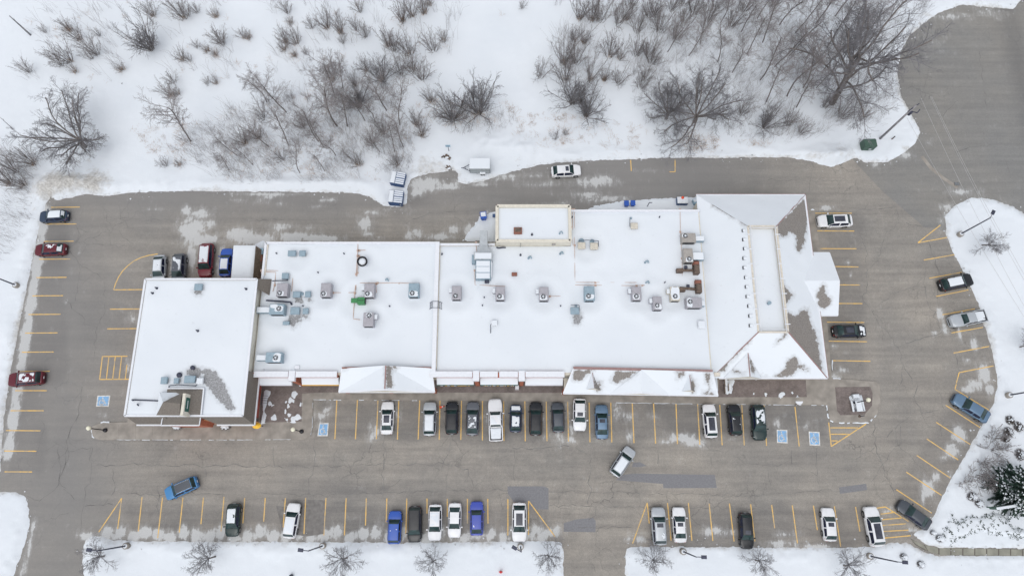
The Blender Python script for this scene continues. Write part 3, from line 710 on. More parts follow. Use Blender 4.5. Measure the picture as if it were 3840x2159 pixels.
# loose snow left on the paving
def snow_patch(px, z, h, parent, name='snow_patch', res=.25, seed=0):
    v2, fs, nb = sheet_data(XY(px, z), res)
    d = sdist(v2, XY(px, z)); d[:nb] = 0
    n = nzarr(v2, 1.7, seed + .5)
    zz = z - .03 + (h + .03) * np.clip((d - .12 + n * .22) / .35, 0, 1) * (1 + .35 * nzarr(v2, .7, seed))
    return link(name, to_mesh(name, np.column_stack([v2, zz]), fs, M['snow'], True), parent)
for k, (px, h) in enumerate((
        ([(1730, 905), (1775, 842), (1798, 806), (1864, 790), (1864, 908)], .25), ([(2225, 772), (2330, 752), (2480, 742), (2620, 736), (2624, 800), (2225, 800)], .22), ([(2180, 786), (2260, 764), (2260, 800), (2180, 800)], .12),
        ([(955, 915), (992, 898), (1000, 925), (985, 1040), (955, 1040)], .25), ([(3040, 775), (3057, 780), (3058, 798), (3032, 797)], .15))):
    snow_patch(px, 0, h, lot, seed=k)
for k, (px, h) in enumerate((
        ([(988, 1458), (1022, 1456), (1018, 1480), (1008, 1502), (1000, 1535), (1004, 1560), (995, 1588), (976, 1592), (978, 1540), (980, 1500)], .06), ([(1100, 1436), (1150, 1433), (1165, 1440), (1150, 1452), (1120, 1452)], .12), ([(1128, 1475), (1138, 1480), (1132, 1545), (1116, 1580), (1110, 1560)], .05), ([(1008, 1560), (1035, 1540), (1045, 1580), (1010, 1584)], .04),
        ([(1790, 1440), (1815, 1430), (1822, 1434), (1805, 1447)], .15), ([(1905, 1433), (1935, 1440), (1965, 1440), (1945, 1450), (1920, 1445)], .15), ([(1628, 1460), (1655, 1455), (1662, 1470), (1632, 1475)], .15), ([(2090, 1468), (2120, 1462), (2120, 1480), (2095, 1478)], .15),
        ([(2712, 1424), (2760, 1422), (2752, 1440), (2745, 1478), (2725, 1482), (2714, 1470)], .3), ([(2815, 1418), (2860, 1418), (2840, 1434), (2822, 1430)], .3), ([(2800, 1478), (2860, 1480), (2850, 1486), (2800, 1486)], .04), ([(2920, 1480), (3010, 1470), (3020, 1486), (2930, 1487)], .04),
        ([(3182, 1485), (3200, 1478), (3232, 1480), (3245, 1530), (3225, 1542), (3205, 1545), (3190, 1515)], .4), ([(3155, 1545), (3185, 1546), (3185, 1556), (3160, 1556)], .06), ([(2655, 1486), (2670, 1484), (2668, 1492), (2655, 1494)], .08))):
    snow_patch(px, .149, h, walk, seed=20 + k)
_r = random.Random(18)
for k in range(26):
    u, v = _r.choice(((_r.uniform(1012, 1125), _r.uniform(1475, 1575)), (_r.uniform(1060, 1128), _r.uniform(1545, 1580)), (_r.uniform(2780, 3010), _r.uniform(1470, 1486)))); s = _r.uniform(9, 22); n_ = 9
    snow_patch([(u + s * _r.uniform(.4, 1.4) * math.cos(2 * math.pi * i / n_), v + s * _r.uniform(.4, 1.4) * math.sin(2 * math.pi * i / n_)) for i in range(n_)], .149, .05, walk, seed=60 + k)
def snow_line(pts, z, wd, parent, seed):
    r = random.Random(seed); left, right = [], []
    for a, b in zip(pts[:-1], pts[1:]):
        a, b = Vector(P(*a)[:2]), Vector(P(*b)[:2]); d = (b - a).normalized(); n = Vector((-d.y, d.x)); k = max(2, int((b - a).length / .35))
        for j in range(k):
            q = a + (b - a) * j / k; left.append(q + n * wd * r.uniform(.1, .6)); right.append(q - n * wd * r.uniform(.1, .6))
    mb = MB()
    for i in range(len(left) - 1):
        if r.random() < .22 or nz(left[i].x, left[i].y, .5, seed) < -.25: continue
        m0, m1 = (left[i] + right[i]) / 2, (left[i + 1] + right[i + 1]) / 2
        mb.quad((*right[i], z - .02), (*right[i + 1], z - .02), (*m1, z + .035), (*m0, z + .035)); mb.quad((*m0, z + .035), (*m1, z + .035), (*left[i + 1], z - .02), (*left[i], z - .02))
    mb.build('snow_edge', M['snow'], parent, True)
snow_line([(380, 1583), (465, 1582)], .13, .35, walk, 1); snow_line([(345, 1612), (348, 1635), (362, 1648)], .12, .25, walk, 2); snow_line([(400, 1648), (900, 1648), (1140, 1646), (1166, 1630), (1172, 1600), (1173, 1500)], .12, .12, walk, 3)
snow_line([(1176, 1498), (1574, 1501)], .13, .14, walk, 4); snow_line([(2310, 1509), (2700, 1515), (3098, 1519)], .13, .12, walk, 5); snow_line([(3099, 1519), (3104, 1560), (3112, 1576), (3135, 1585), (3255, 1584), (3292, 1550)], .12, .28, walk, 6)
snow_line([(3119, 1340), (3122, 1418), (3180, 1426)], .12, .3, walk, 7)
# ================================================================== buildings
def ZZ(ox, oy, k, pts): return [(ox + x / k, oy + y / k) for x, y in pts]
def roof_face(name, pts, parent, melts=(), mz=6.0, res=.35, mat='roof_snow', thick=.10, seed=0.0, dips=()):
    """a plane of roof with its snow: pts are the corners in space, melts are bare areas in photo pixels"""
    zf = plane_z(*[pts[i] for i in (0, 1, 2)]) if len({round(p[2], 4) for p in pts}) > 1 else (lambda x, y: pts[0][2])
    poly = [(p[0], p[1]) for p in pts]
    v2, fs, nb = sheet_data(poly, res)
    mel = np.zeros(len(v2))
    uv = UV(np.column_stack([v2, [zf(x, y) + .05 for x, y in v2]]))
    for m in melts:
        mel = np.maximum(mel, np.clip(.5 + sdist(uv, m) / 27 * .8, 0, 1))
    d = sdist(v2, poly); d[:nb] = 0
    flat_ = len({round(p[2], 4) for p in pts}) == 1
    rise = (np.clip(d / .3, 0, 1) if flat_ else 1.0) * (1 - np.clip(mel * 1.6 - .3, 0, 1)) * thick * (1 + .5 * nzarr(v2, .5, seed) + (.9 * nzarr(v2, .17, seed + 3) if flat_ else 0))
    for x, y, r, a in dips:
        q = ((v2[:, 0] - x) ** 2 + (v2[:, 1] - y) ** 2) / (r * r)
        rise = rise - a * np.exp(-q) + a * .5 * np.exp(-((np.sqrt(q) - 1.7) ** 2) * 4)
    rise = np.maximum(rise, -.03)
    zz = np.array([zf(x, y) for x, y in v2]) + rise
    off = OFF.get(parent.name, Vector())
    me = to_mesh(name, np.column_stack([v2[:, 0] - off.x, v2[:, 1] - off.y, zz - off.z]), fs, M[mat], True)
    attr(me, 'melt', mel)
    o = link(name, me, parent); OFF[o.name] = off
    return o
def rect(x0, x1, y0, y1): return [(x0, y0), (x1, y0), (x1, y1), (x0, y1)]
def bxx(mb, x0, x1, y0, y1, z0, z1): return mb.box(((x0 + x1) / 2, (y0 + y1) / 2, (z0 + z1) / 2), (x1 - x0, y1 - y0, z1 - z0))
def part_box(name, mat, parent, x0, x1, y0, y1, z0, z1):
    return bxx(MB(), x0, x1, y0, y1, z0, z1).build(name, M[mat], parent)
def bar(name, mat, parent, pts, wd, ht):
    """a gutter or coping along a line in space"""
    mb = MB()
    for a, b in zip(pts[:-1], pts[1:]):
        a, b = Vector(a), Vector(b); d = (b - a); n = Vector((-d.y, d.x, 0)).normalized() * wd / 2; u = Vector((0, 0, ht))
        mb.add([a - n, b - n, b + n, a + n, a - n + u, b - n + u, b + n + u, a + n + u], [(3, 2, 1, 0), (4, 5, 6, 7), (0, 1, 5, 4), (1, 2, 6, 5), (2, 3, 7, 6), (3, 0, 4, 7)])
    return mb.build(name, M[mat], parent)
def storefront(parent, x0, x1, y, n, z1=2.9):
    """glazing and a door in a south wall"""
    w_ = (x1 - x0) / n
    for i in range(n):
        a, b = x0 + i * w_ + .1, x0 + (i + 1) * w_ - .1
        if i == n // 2:
            f = part_box('door', 'black_metal', parent, a, b, y - .06, y + .02, .15, 2.45); part_box('pane', 'storefront', f, a + .1, b - .1, y - .08, y - .062, .3, 2.3)
        else:
            f = part_box('window', 'white_trim', parent, a, b, y - .06, y + .02, .6, z1); part_box('pane', 'storefront', f, a + .08, b - .08, y - .08, y - .062, .7, z1 - .1)

# ---------------------------------------------------------------- west building with the brown mansard
b1 = thing('mansard_building', (-42.4, 17, 0), 'white roofed west building with brown shingle mansard and gabled entrance', 'building')
part_box('wall', 'red_panel', b1, -49.9, -35.3, 8.3, 26.2, 0, 4.2)
part_box('upper_wall', 'beige_wall', b1, -49.95, -34.95, 8.05, 26.25, 4.2, 6.95)
streak = ZZ(440, 1280, 3.62, [(1150, 350), (1330, 400), (1450, 560), (1520, 720), (1590, 900), (1540, 955), (1400, 820), (1300, 720), (1200, 600), (1160, 480)])
roof_face('roof', [(-49.9, 8.1, 6.98), (-35.0, 8.1, 6.98), (-35.0, 26.2, 6.98), (-49.9, 26.2, 6.98)], b1, [streak, ZZ(440, 1280, 3.62, [(940, 380), (1050, 350), (1150, 370), (1140, 480), (1060, 500), (950, 470)]), [(728, 1082), (760, 1085), (757, 1102), (742, 1108), (728, 1098)]], mz=7.0, mat='deck_snow', thick=.08, res=.3)
bar('coping', 'white_trim', b1, [(-50.1, 8.0, 6.95), (-50.1, 26.4, 6.95), (-34.85, 26.4, 6.95), (-34.85, 8.0, 6.95), (-50.1, 8.0, 6.95)], .26, .14)
part_box('back_trim', 'mauve_trim', b1, -50.05, -35, 26.3, 26.5, 6.2, 6.94)
ms = MB(); ms.slab([(-50.0, 7.9, 6.9), (-49.95, 7.1, 3.95), (-45.0, 7.1, 3.95), (-45.0, 7.9, 6.9)], .12); ms.build('mansard_roof', M['shingle'], b1)
ms = MB(); ms.slab([(-40.6, 7.9, 6.9), (-39.2, 7.1, 3.95), (-34.35, 7.1, 3.95), (-34.75, 7.9, 6.9)], .12); ms.build('mansard_roof', M['shingle'], b1)
ms = MB(); ms.slab([(-34.75, 7.9, 6.9), (-34.35, 7.1, 3.95), (-34.35, 13.5, 3.95), (-34.75, 13.9, 6.9)], .12); ms.build('mansard_roof', M['shingle'], b1)
ms = MB(); ms.slab([(-34.9, 25.2, 6.9), (-33.6, 24.6, 5.3), (-33.5, 26.9, 5.3), (-34.9, 26.5, 6.9)], .12); ms.build('mansard_roof', M['shingle'], b1)
bar('gutter', 'white_trim', b1, [(-50.0, 7.05, 3.9), (-45.1, 7.05, 3.9)], .2, .18)
bar('gutter', 'white_trim', b1, [(-39.3, 7.05, 3.9), (-34.3, 7.05, 3.9), (-34.3, 13.4, 3.9)], .2, .18)
bar('corner_trim', 'white_trim', b1, [(-34.3, 13.2, 3.9), (-33.9, 14.0, 4.4), (-33.3, 14.2, 5.0)], .5, .14)
ow = MB(); ow.box((-38.4, 7.75, 2.0), (6.5, .1, 3.8)); ow.build('timber_wall', M['orange_wood'], b1)
for i in range(14):
    part_box('board', 'orange_wood', b1, -39.9 + i * .26, -39.9 + i * .26 + .22, 7.25, 7.7 - .001, 2.9, 3.4)
part_box('timber_screen', 'orange_wood', b1, -35.25, -34.6, 7.4, 9.0, 2.8, 3.4)
part_box('wall_panel', 'steel_blue', b1, -35.3, -35.2, 9.6, 10.6, 1.2, 2.4)
storefront(b1, -49, -40.5, 8.3, 6)
# entrance roof
E = lambda u, v, z: tuple(P(u, v, z))
ent = [E(628, 1456, 7.3), E(765, 1456, 7.3), E(755, 1552, 7.2), E(748, 1594, 4.4), E(605, 1594, 4.4), E(612, 1552, 7.2)]
r1, r2 = E(686, 1478, 8.3), E(680, 1545, 8.3)
er = MB()
er.add([ent[0], ent[1], ent[2], ent[3], ent[4], ent[5], r1, r2], [(1, 0, 6), (2, 1, 6, 7), (5, 2, 7), (0, 5, 7, 6), (3, 2, 5, 4)])
ero = er.build('entrance_roof', M['shingle'], b1)
bar('gutter', 'white_trim', b1, [ent[4], ent[3]], .2, .16); bar('edge_trim', 'white_trim', b1, [ent[0], ent[1], ent[2], ent[3]], .16, .12); bar('edge_trim', 'white_trim', b1, [ent[5], ent[4]], .16, .12)
ent_w = MB(); ent_w.prism([(p[0] * .985 + -43.6 * .015, p[1] * .985 + 11 * .015) for p in (ent[0], ent[1], ent[3], ent[4])], 0, 4.35); ent_w.build('entrance_wall', M['brick_wall'], b1)
# gabled upper roof with the sign board facing east
u_nw, u_ne, u_se, u_sw = E(599, 1471, 7.6), E(684, 1471, 7.9), E(673, 1556, 7.9), E(586, 1556, 7.6)
rg0, rg1 = E(612, 1507, 9.0), E(677, 1512, 9.6)
roof_face('upper_roof', [u_nw, rg0, u_sw], ero, thick=.05)
ur = MB(); ur.add([u_sw, u_se, rg1, rg0], [(0, 1, 2, 3)]); ur.build('upper_roof', M['shingle'], ero)
roof_face('upper_roof', [u_ne, u_nw, rg0, rg1][:3], ero, [[(690, 1465), (672, 1476), (618, 1502), (640, 1515), (700, 1515)]], mz=8.5, thick=.03)
ur = MB(); ur.add([u_ne, rg1, rg0], [(0, 2, 1)]); ur.build('upper_roof', M['shingle'], ero)
a0, a1 = Vector(E(686, 1474, 9.3)), Vector(E(675, 1557, 9.3))
sb = MB(); sb.add([a0, a1, (a1.x, a1.y, 7.4), (a0.x, a0.y, 7.4), a0 + Vector((.35, 0, 0)), a1 + Vector((.35, 0, 0)), (a1.x + .35, a1.y, 7.4), (a0.x + .35, a0.y, 7.4)], [(0, 1, 2, 3), (7, 6, 5, 4), (0, 4, 5, 1), (1, 5, 6, 2), (2, 6, 7, 3), (3, 7, 4, 0)])
sbo = sb.build('sign_board', M['beige_wall'], b1)
a0, a1 = a0 + Vector((.37, -.45, 0)), a1 + Vector((.37, .55, 0))
sp = MB(); sp.add([(a0.x, a0.y, 9.0), (a1.x, a1.y, 9.0), (a1.x, a1.y, 7.9), (a0.x, a0.y, 7.9)], [(0, 1, 2, 3)]); sp.build('sign_panel', M['green_strip'], sbo)
sp = MB(); sp.box((a0.x + .012, (a0.y + a1.y) / 2, 8.45), (.02, 1.0, .12)); sp.build('sign_lettering', M['white_trim'], sbo)
# pipe runs on this roof
mb = MB(); mb.path([E(494, 1498, 7.2), E(592, 1502, 7.2)], .09); mb.path([E(497, 1500, 7.2), E(500, 1500, 7.7)], .1); mb.build('roof_pipe', M['dark_pole'], b1)
mb = MB(); mb.path([E(515, 1515, 7.1), E(515, 1515, 7.6), E(520, 1520, 7.7)], .09); mb.build('vent_pipe', M['dark_pole'], b1)
mb = MB(); mb.path([E(632, 1455, 7.2), E(634, 1445, 7.3), E(668, 1442, 7.3), E(735, 1446, 7.3), E(737, 1436, 7.3)], .05); mb.build('roof_pipe', M['dark_pole'], b1)

# ---------------------------------------------------------------- long flat roofed plaza
mid = thing('plaza_building', (0, 22, 0), 'long flat roofed shopping plaza with snow covered roof and orange brick shop fronts', 'building')
mb = MB(); mb.prism([(-34.9, 13.6), (26.9, 13.6), (26.9, 37.25), (8.0, 37.25), (8.0, 32.35), (-34.9, 32.35)], 0, 4.95); mb.build('wall', M['beige_wall'], mid)
boxmelt = [ZZ(840, 860, 3.81, q) for q in ([(985, 965), (1115, 965), (1135, 1050), (1080, 1075), (1030, 1045)], [(920, 1225), (1095, 1220), (1110, 1290), (1050, 1340), (1010, 1410), (965, 1405), (930, 1330), (905, 1290)], [(1125, 1210), (1215, 1205), (1205, 1280), (1130, 1275)], [(1140, 975), (1245, 975), (1262, 1035), (1210, 1040)])]
DIPS = []
for u, v in ((1062, 1092), (1225, 1092), (1386, 1094), (1552, 1092), (1383, 1202), (1713, 1102), (1875, 1104), (2039, 1106), (2209, 1105), (2385, 1105), (2463, 1141), (2529, 1106), (1042, 1164), (1022, 1343), (1340, 1130), (1359, 985), (1115, 950), (2205, 925)):
    p = P(u, v, 5.1); DIPS.append((p.x, p.y, 1.6, .24))
roof_face('roof', [(x, y, 5.0) for x, y in rect(-34.75, -10.75, 13.9, 32.1)], mid, boxmelt, mz=5.1, mat='deck_snow', thick=.1, res=.4, dips=DIPS)
roof_face('roof', [(x, y, 5.0) for x, y in [(-10.2, 13.9), (26.75, 13.9), (26.75, 37.0), (8.3, 37.0), (8.3, 31.8), (-10.2, 31.8)]], mid, [[(2150, 1180), (2175, 1168), (2184, 1190), (2172, 1218), (2150, 1212)]], mz=5.1, mat='deck_snow', thick=.1, res=.4, dips=DIPS)
bar('parapet', 'white_trim', mid, [(-34.8, 26.5, 4.9), (-34.8, 32.25, 4.9), (-10.5, 32.25, 4.9)], .32, .42)
bar('parapet', 'white_trim', mid, [(-10.5, 32.05, 4.9), (-2.4, 32.05, 4.9)], .32, .36); bar('parapet', 'white_trim', mid, [(8.4, 37.15, 4.9), (26.9, 37.15, 4.9)], .32, .36)
bar('back_trim', 'mauve_trim', mid, [(-34.9, 32.46, 4.5), (-10.6, 32.46, 4.5)], .08, .5)
bar('dividing_parapet', 'white_trim', mid, [(-10.5, 13.8, 4.9), (-10.5, 32.3, 4.9)], .55, .75); bar('divider_flashing', 'fence_beige', mid, [(-10.16, 14.4, 5.0), (-10.16, 31.9, 5.0)], .1, .35)
part_box('corner_parapet', 'fence_beige', mid, -34.62, -34.45, 27.5, 32.0, 4.95, 5.25)
# shop fronts
for x0, x1 in ((-34.7, -23.4), (-10.9, 7.0)):
    part_box('front_parapet', 'brick_wall', mid, x0, x1, 13.35, 13.85, 4.2, 5.45)
for i, (x0, x1) in enumerate(((-34.5, -29.9), (-28.9, -23.4), (-10.9, -5.3), (-4.3, -1.9), (-1.7, .8), (1.8, 7.0))):
    part_box('coping', 'white_trim', mid, x0, x1, 13.2, 14.0, 5.45, 5.62 + .02 * (i % 2))
for x0, x1, c in ((-34.2, -29.9, 'white_trim'), (-28.5, -23.5, 'amber_strip'), (-10.2, -5.2, 'green_strip'), (-4.3, .8, 'green_strip'), (1.8, 6.9, 'white_trim')):
    part_box('frieze', 'red_panel', mid, x0, x1, 13.28, 13.35, 4.5, 5.2)
    aw = MB(); aw.add([(x0, 13.34, 4.3), (x1, 13.34, 4.3), (x1, 12.45, 3.75), (x0, 12.45, 3.75), (x0, 13.34, 3.4), (x1, 13.34, 3.4), (x1, 12.45, 3.35), (x0, 12.45, 3.35)], [(0, 3, 2, 1), (4, 5, 6, 7), (3, 7, 6, 2), (0, 4, 7, 3), (1, 2, 6, 5)])
    awo = aw.build('awning', M['snow'], mid)
    part_box('awning_edge', c, awo, x0, x1, 12.36, 12.44, 3.3, 3.72)
    if c == 'green_strip':
        r = random.Random(int(x0 * 7)); n = 26
        for k in range(n):
            if r.random() < .75:
                xx = x0 + .5 + k * (x1 - x0 - 1) / n
                part_box('sign_letter', ('amber_strip' if r.random() < .6 else 'white_trim'), awo, xx, xx + .11, 12.31, 12.355, 3.42, 3.64)
    storefront(mid, x0, x1, 13.6, 4)
for x in (-29.4, -4.8, 1.3):
    part_box('pilaster', 'brick_wall', mid, x - .28, x + .28, 12.75, 13.6, 0, 5.0); part_box('pilaster_cap', 'white_trim', mid, x - .42, x + .42, 12.7, 14.05, 5.0, 5.66)
part_box('notice_board', 'white_trim', mid, .45, .95, 12.2, 12.7, .15, 1.2)

def gable_canopy(nm, BL, BR, FL, FR, RB, RF, VL, VR, melts, name='canopy'):
    c = part_box(name + '_soffit', 'beige_wall', mid, FL[0] + .15, FR[0] - .15, FL[1] + .2, 13.34, 3.4, 3.6)
    cm = 5.0
    roof_face('canopy_roof', [BL, FL, VL, RB] if VL != FL else [BL, FL, RB], c, melts, mz=cm, res=.25)
    roof_face('canopy_roof', [VL, RF, RB], c, melts, mz=cm, res=.25); roof_face('canopy_roof', [RF, VR, RB], c, melts, mz=cm, res=.25)
    roof_face('canopy_roof', [RB, VR, FR, BR] if VR != FR else [RB, FR, BR], c, melts, mz=cm, res=.25)
    mb = MB(); mb.add([VL, VR, RF, (VL[0], VL[1] + .15, VL[2]), (VR[0], VR[1] + .15, VR[2]), (RF[0], RF[1] + .15, RF[2])], [(0, 1, 2), (5, 4, 3)]); mb.build('gable_front', M['beige_wall'], c)
    bar('gutter', 'white_trim', c, [FL, FR], .18, .16)
    bar('verge', 'white_trim', c, [VL, RF, VR], .22, .12)
    bar('side_trim', 'white_trim', c, [BL, FL], .14, .1); bar('side_trim', 'white_trim', c, [BR, FR], .14, .1)
    for x in (FL[0] + .35, (FL[0] + FR[0]) / 2, FR[0] - .35):
        part_box('column', 'brick_wall', c, x - .25, x + .25, FL[1] + .3, FL[1] + .8, .1, 3.4)
    storefront(mid, FL[0] + .6, FR[0] - .6, 13.6, 8)
    return c
m1 = [[(1447, 1370), (1488, 1372), (1487, 1385), (1468, 1390), (1474, 1440), (1462, 1456), (1446, 1456)], [(1283, 1376), (1305, 1376), (1300, 1381), (1283, 1383)]]
FL, FR = E(1271, 1470, 3.9), E(1630, 1470, 3.9)
c1 = gable_canopy('a', E(1283, 1381, 5.6), E(1618, 1380, 5.6), FL, FR, E(1447, 1370, 6.3), E(1443, 1460, 6.3), FL, FR, m1)
bar('ridge_cap', 'mauve_trim', c1, [E(1447, 1370, 6.32), E(1443, 1459, 6.32)], .16, .08); bar('back_flashing', 'rust_red', c1, [E(1283, 1379, 5.6), E(1440, 1376, 5.6)], .2, .12); bar('back_flashing', 'rust_red', c1, [E(1495, 1376, 5.7), E(1618, 1379, 5.6)], .2, .1)
FL, FR = E(2112, 1475, 3.9), E(2692, 1484, 3.9)
fl, fr = Vector(FL), Vector(FR)
m2 = [[(2148, 1388), (2225, 1386), (2197, 1410), (2180, 1427), (2148, 1427)], [(2307, 1390), (2388, 1392), (2350, 1421), (2315, 1434), (2288, 1427), (2302, 1405)], [(2535, 1393), (2567, 1393), (2560, 1412), (2538, 1424)], [(2643, 1398), (2668, 1398), (2662, 1458), (2648, 1430)], [(2638, 1470), (2660, 1460), (2680, 1482), (2638, 1482)], [(2242, 1430), (2258, 1435), (2250, 1470), (2235, 1462)], [(2590, 1408), (2606, 1430), (2606, 1462), (2596, 1478), (2590, 1460)]]
c2 = gable_canopy('b', E(2150, 1382, 5.6), E(2672, 1394, 5.6), FL, FR, E(2405, 1386, 5.75), E(2405, 1472, 5.2), tuple(fl.lerp(fr, .30)), tuple(fl.lerp(fr, .69)), m2)
bar('back_flashing', 'mauve_trim', c2, [E(2150, 1379, 5.62), E(2672, 1391, 5.62)], .35, .12)
pz = plane_z(FL, FR, E(2150, 1382, 5.6))
for u0, ul, ur, v0, v1 in ((2222, 2200, 2250, 1396, 1459), (2586, 2560, 2608, 1401, 1466)):
    rb = P(u0, v0, 5.5); rb = (rb.x, rb.y, pz(rb.x, rb.y) + .05); rf = P(u0 + 6, v1, 5.6); l_ = P(ul, v1, 4.5); r_ = P(ur, v1 + 2, 4.5)
    l_ = (l_.x, l_.y, pz(l_.x, l_.y) + .1); r_ = (r_.x, r_.y, pz(r_.x, r_.y) + .1); rf = (rf.x, l_[1], 5.55)
    rl = (l_[0], rb[1] - .6, pz(l_[0], rb[1] - .6))
    d = roof_face('dormer_roof', [rl, l_, rf, rb][1:4] if False else [l_, rf, rb], c2, res=.25)
    roof_face('dormer_roof', [rf, r_, rb], c2, [[(u0 + 3, v0 + 3), (ur + 8, v0 + 30), (ur + 8, v1 + 10), (u0 + 5, v1 + 6)]], mz=5.2, res=.25)
    mb = MB(); mb.add([l_, r_, rf, (l_[0], l_[1], l_[2] - .6), (r_[0], r_[1], r_[2] - .6)], [(3, 4, 1, 2, 0)]); mb.build('dormer_front', M['beige_wall'], c2)
    bar('ridge_cap', 'mauve_trim', c2, [rb, rf], .1, .06)
mb = MB(); mb.prism(rect(26.3, 27.9, 11.6, 14.0), 3.5, 3.8); mb.build('corner_roof', M['snow'], mid)

# vents, pipes and roof fittings of the plaza
def vent_pipe(u, v, z, parent, goose=False, r=.09, h=.55):
    p = P(u, v, z + .3); mb = MB(); mb.tube((p.x, p.y, z), (p.x, p.y, z + h), r); mb.tube((p.x, p.y, z), (p.x, p.y, z + .12), r * 1.9)
    if goose: mb.path([(p.x, p.y, z + h), (p.x + .25, p.y + .1, z + h + .2), (p.x + .4, p.y - .15, z + h - .05)], r * 1.3)
    mb.build('vent_pipe', M['dark_pole' if not goose else 'blue_grey_metal'], parent)
for u, v, g_ in ((1461, 1148, 0), (1816, 1115, 0), (1809, 1145, 0), (1658, 952, 0), (1290, 951, 0), (1193, 1022, 0), (1037, 950, 0), (1447, 1050, 1), (1952, 955, 0), (1982, 967, 1), (2101, 950, 1), (2102, 1147, 0), (2146, 814, 0), (2473, 814, 0), (2420, 983, 1), (2422, 1060, 1), (2493, 1059, 0), (1136, 1147, 0)):
    vent_pipe(u, v, 5.0, mid, bool(g_))
for u, v in ((585, 1079), (570, 1098), (921, 1082), (739, 1239)): vent_pipe(u, v, 7.0, b1)
def pipe_run(px, z, parent, r=.045, name='gas_pipe', mat='gas_pipe'):
    pts = [P(u, v, z) for u, v in px]; mb = MB(); mb.path(pts, r)
    for a, b in zip(pts[:-1], pts[1:]):
        k = max(1, int((b - a).length / 2.5))
        for j in range(k): q = a.lerp(b, j / k); mb.box((q.x, q.y, q.z - .09), (.28, .28, .12))
    mb.build(name, M[mat], parent)
for q in ([(770, 378), (767, 440), (765, 480), (745, 760), (733, 955), (785, 962)], [(778, 440), (826, 438)], [(775, 480), (752, 740)], [(755, 685), (1075, 685), (1235, 688)], [(580, 758), (738, 758)], [(40, 590), (255, 595), (283, 600), (268, 750)], [(45, 600), (150, 606), (140, 700), (127, 750)], [(905, 690), (908, 760)], [(1660, 380), (1665, 460)], [(1650, 590), (1652, 700), (1880, 710)]):
    pipe_run(Z(960, 720, q), 5.2, mid)
for q in ([(470, 130), (475, 680), (940, 682)], [(455, 130), (460, 400)], [(475, 700), (940, 706), (1150, 684)], [(1268, 130), (1270, 300), (1282, 500), (1285, 650)], [(285, 785), (408, 785)], [(985, 705), (1040, 705)]):
    pipe_run(Z(1920, 720, q), 5.16, mid, .035)
# step-over ladder on the dividing wall
mb = MB()
for s in (-1, 1):
    for y in (-.45, .45): mb.tube((-10.5 + s * .95, 23.1 + y, 5.0), (-10.5 + s * .4, 23.1 + y, 6.0), .035)
    for k in range(3): mb.tube((-10.5 + s * (.4 + .18 * k), 22.65, 6.0 - .33 * k), (-10.5 + s * (.4 + .18 * k), 23.55, 6.0 - .33 * k), .03)
for y in (-.45, .45): mb.tube((-10.9, 23.1 + y, 6.0), (-10.1, 23.1 + y, 6.0), .035)
mb.build('roof_ladder', M['dark_pole'], mid)

# ---------------------------------------------------------------- annex block at the back
ax = thing('annex_block', (3, 34.6, 0), 'small raised flat roofed block with beige parapet behind the plaza roof', 'building')
part_box('wall', 'beige_wall', ax, -2.25, 8.25, 31.85, 37.3, 0, 6.7)
roof_face('roof', [(x, y, 6.72) for x, y in rect(-1.85, 7.9, 32.1, 36.95)], ax, mat='deck_snow', thick=.06)
bar('parapet', 'beige_wall', ax, [(-2.1, 31.95, 6.6), (-2.1, 37.15, 6.6), (8.1, 37.15, 6.6), (8.1, 31.95, 6.6), (-2.1, 31.95, 6.6)], .36, .42)
bar('coping', 'beige_wall', ax, [(-2.1, 31.95, 7.02), (-2.1, 37.15, 7.02), (8.1, 37.15, 7.02), (8.1, 31.95, 7.02), (-2.1, 31.95, 7.02)], .42, .05)
bar('back_trim', 'mauve_trim', ax, [(-2.2, 37.4, 6.2), (8.2, 37.4, 6.2)], .06, .6)
mb = MB(); mb.tube((1.2, 31.78, 5.0), (1.2, 31.78, 6.6), .05); mb.build('downpipe', M['tan_metal'], ax)
part_box('louvre', 'tan_metal', ax, 5.6, 6.1, 31.74, 31.84, 5.6, 6.3)
mb = MB(); mb.path([(-2.2, 31.6, 5.3), (-1.9, 31.5, 5.2), (-1.3, 31.6, 5.2), (-.9, 31.6, 5.1)], .1); mb.build('vent_pipe', M['dark_pole'], ax)
vent_pipe(1995, 878, 6.72, ax); vent_pipe(2099, 874, 6.72, ax, True, .07)
h_ = P(1942, 866, 6.9); mb = MB(); mb.box((h_.x, h_.y, 6.95), (1.15, .95, .45), 0, .08); ho = mb.build('roof_hatch', M['rust_red'], ax)
mb = MB(); mb.box((h_.x, h_.y + .05, 7.19), (.85, .6, .03)); mb.build('hatch_panel', M['rust_metal'], ho)

# ---------------------------------------------------------------- hip roofed east building
an = thing('hip_roof_building', (34.7, 26.5, 0), 'large hip roofed east building with recessed flat top, snow and brown shingles', 'building')
part_box('wall', 'beige_wall', an, 27.2, 41.9, 13.9, 39.3, 0, 4.5)
W_, E_, S_, N_, ze, zt = 26.75, 42.5, 13.2, 39.8, 4.6, 8.0
tw, te, ts, tn = 32.55, 36.5, 18.8, 33.7
c_sw, c_se, c_ne, c_nw = (W_, S_, ze), (E_, S_, ze), (E_, N_, ze), (W_, N_, ze)
t_sw, t_se, t_ne, t_nw = (tw, ts, zt), (te, ts, zt), (te, tn, zt), (tw, tn, zt)
east_m = [[(2913, 846), (3018, 742), (3032, 780), (3028, 850), (3010, 930), (2998, 948), (2985, 930), (2986, 880), (2958, 872), (2950, 887), (2916, 887)], [(2932, 1055), (2976, 1108), (2955, 1130), (2938, 1150)], [(2938, 1165), (2985, 1182), (3010, 1160), (3030, 1158), (3040, 1210), (3062, 1250), (3076, 1330), (3086, 1408), (2952, 1252), (2943, 1200)]]
snowy = [[(2958, 880), (2985, 868), (2990, 905), (2962, 900)]]
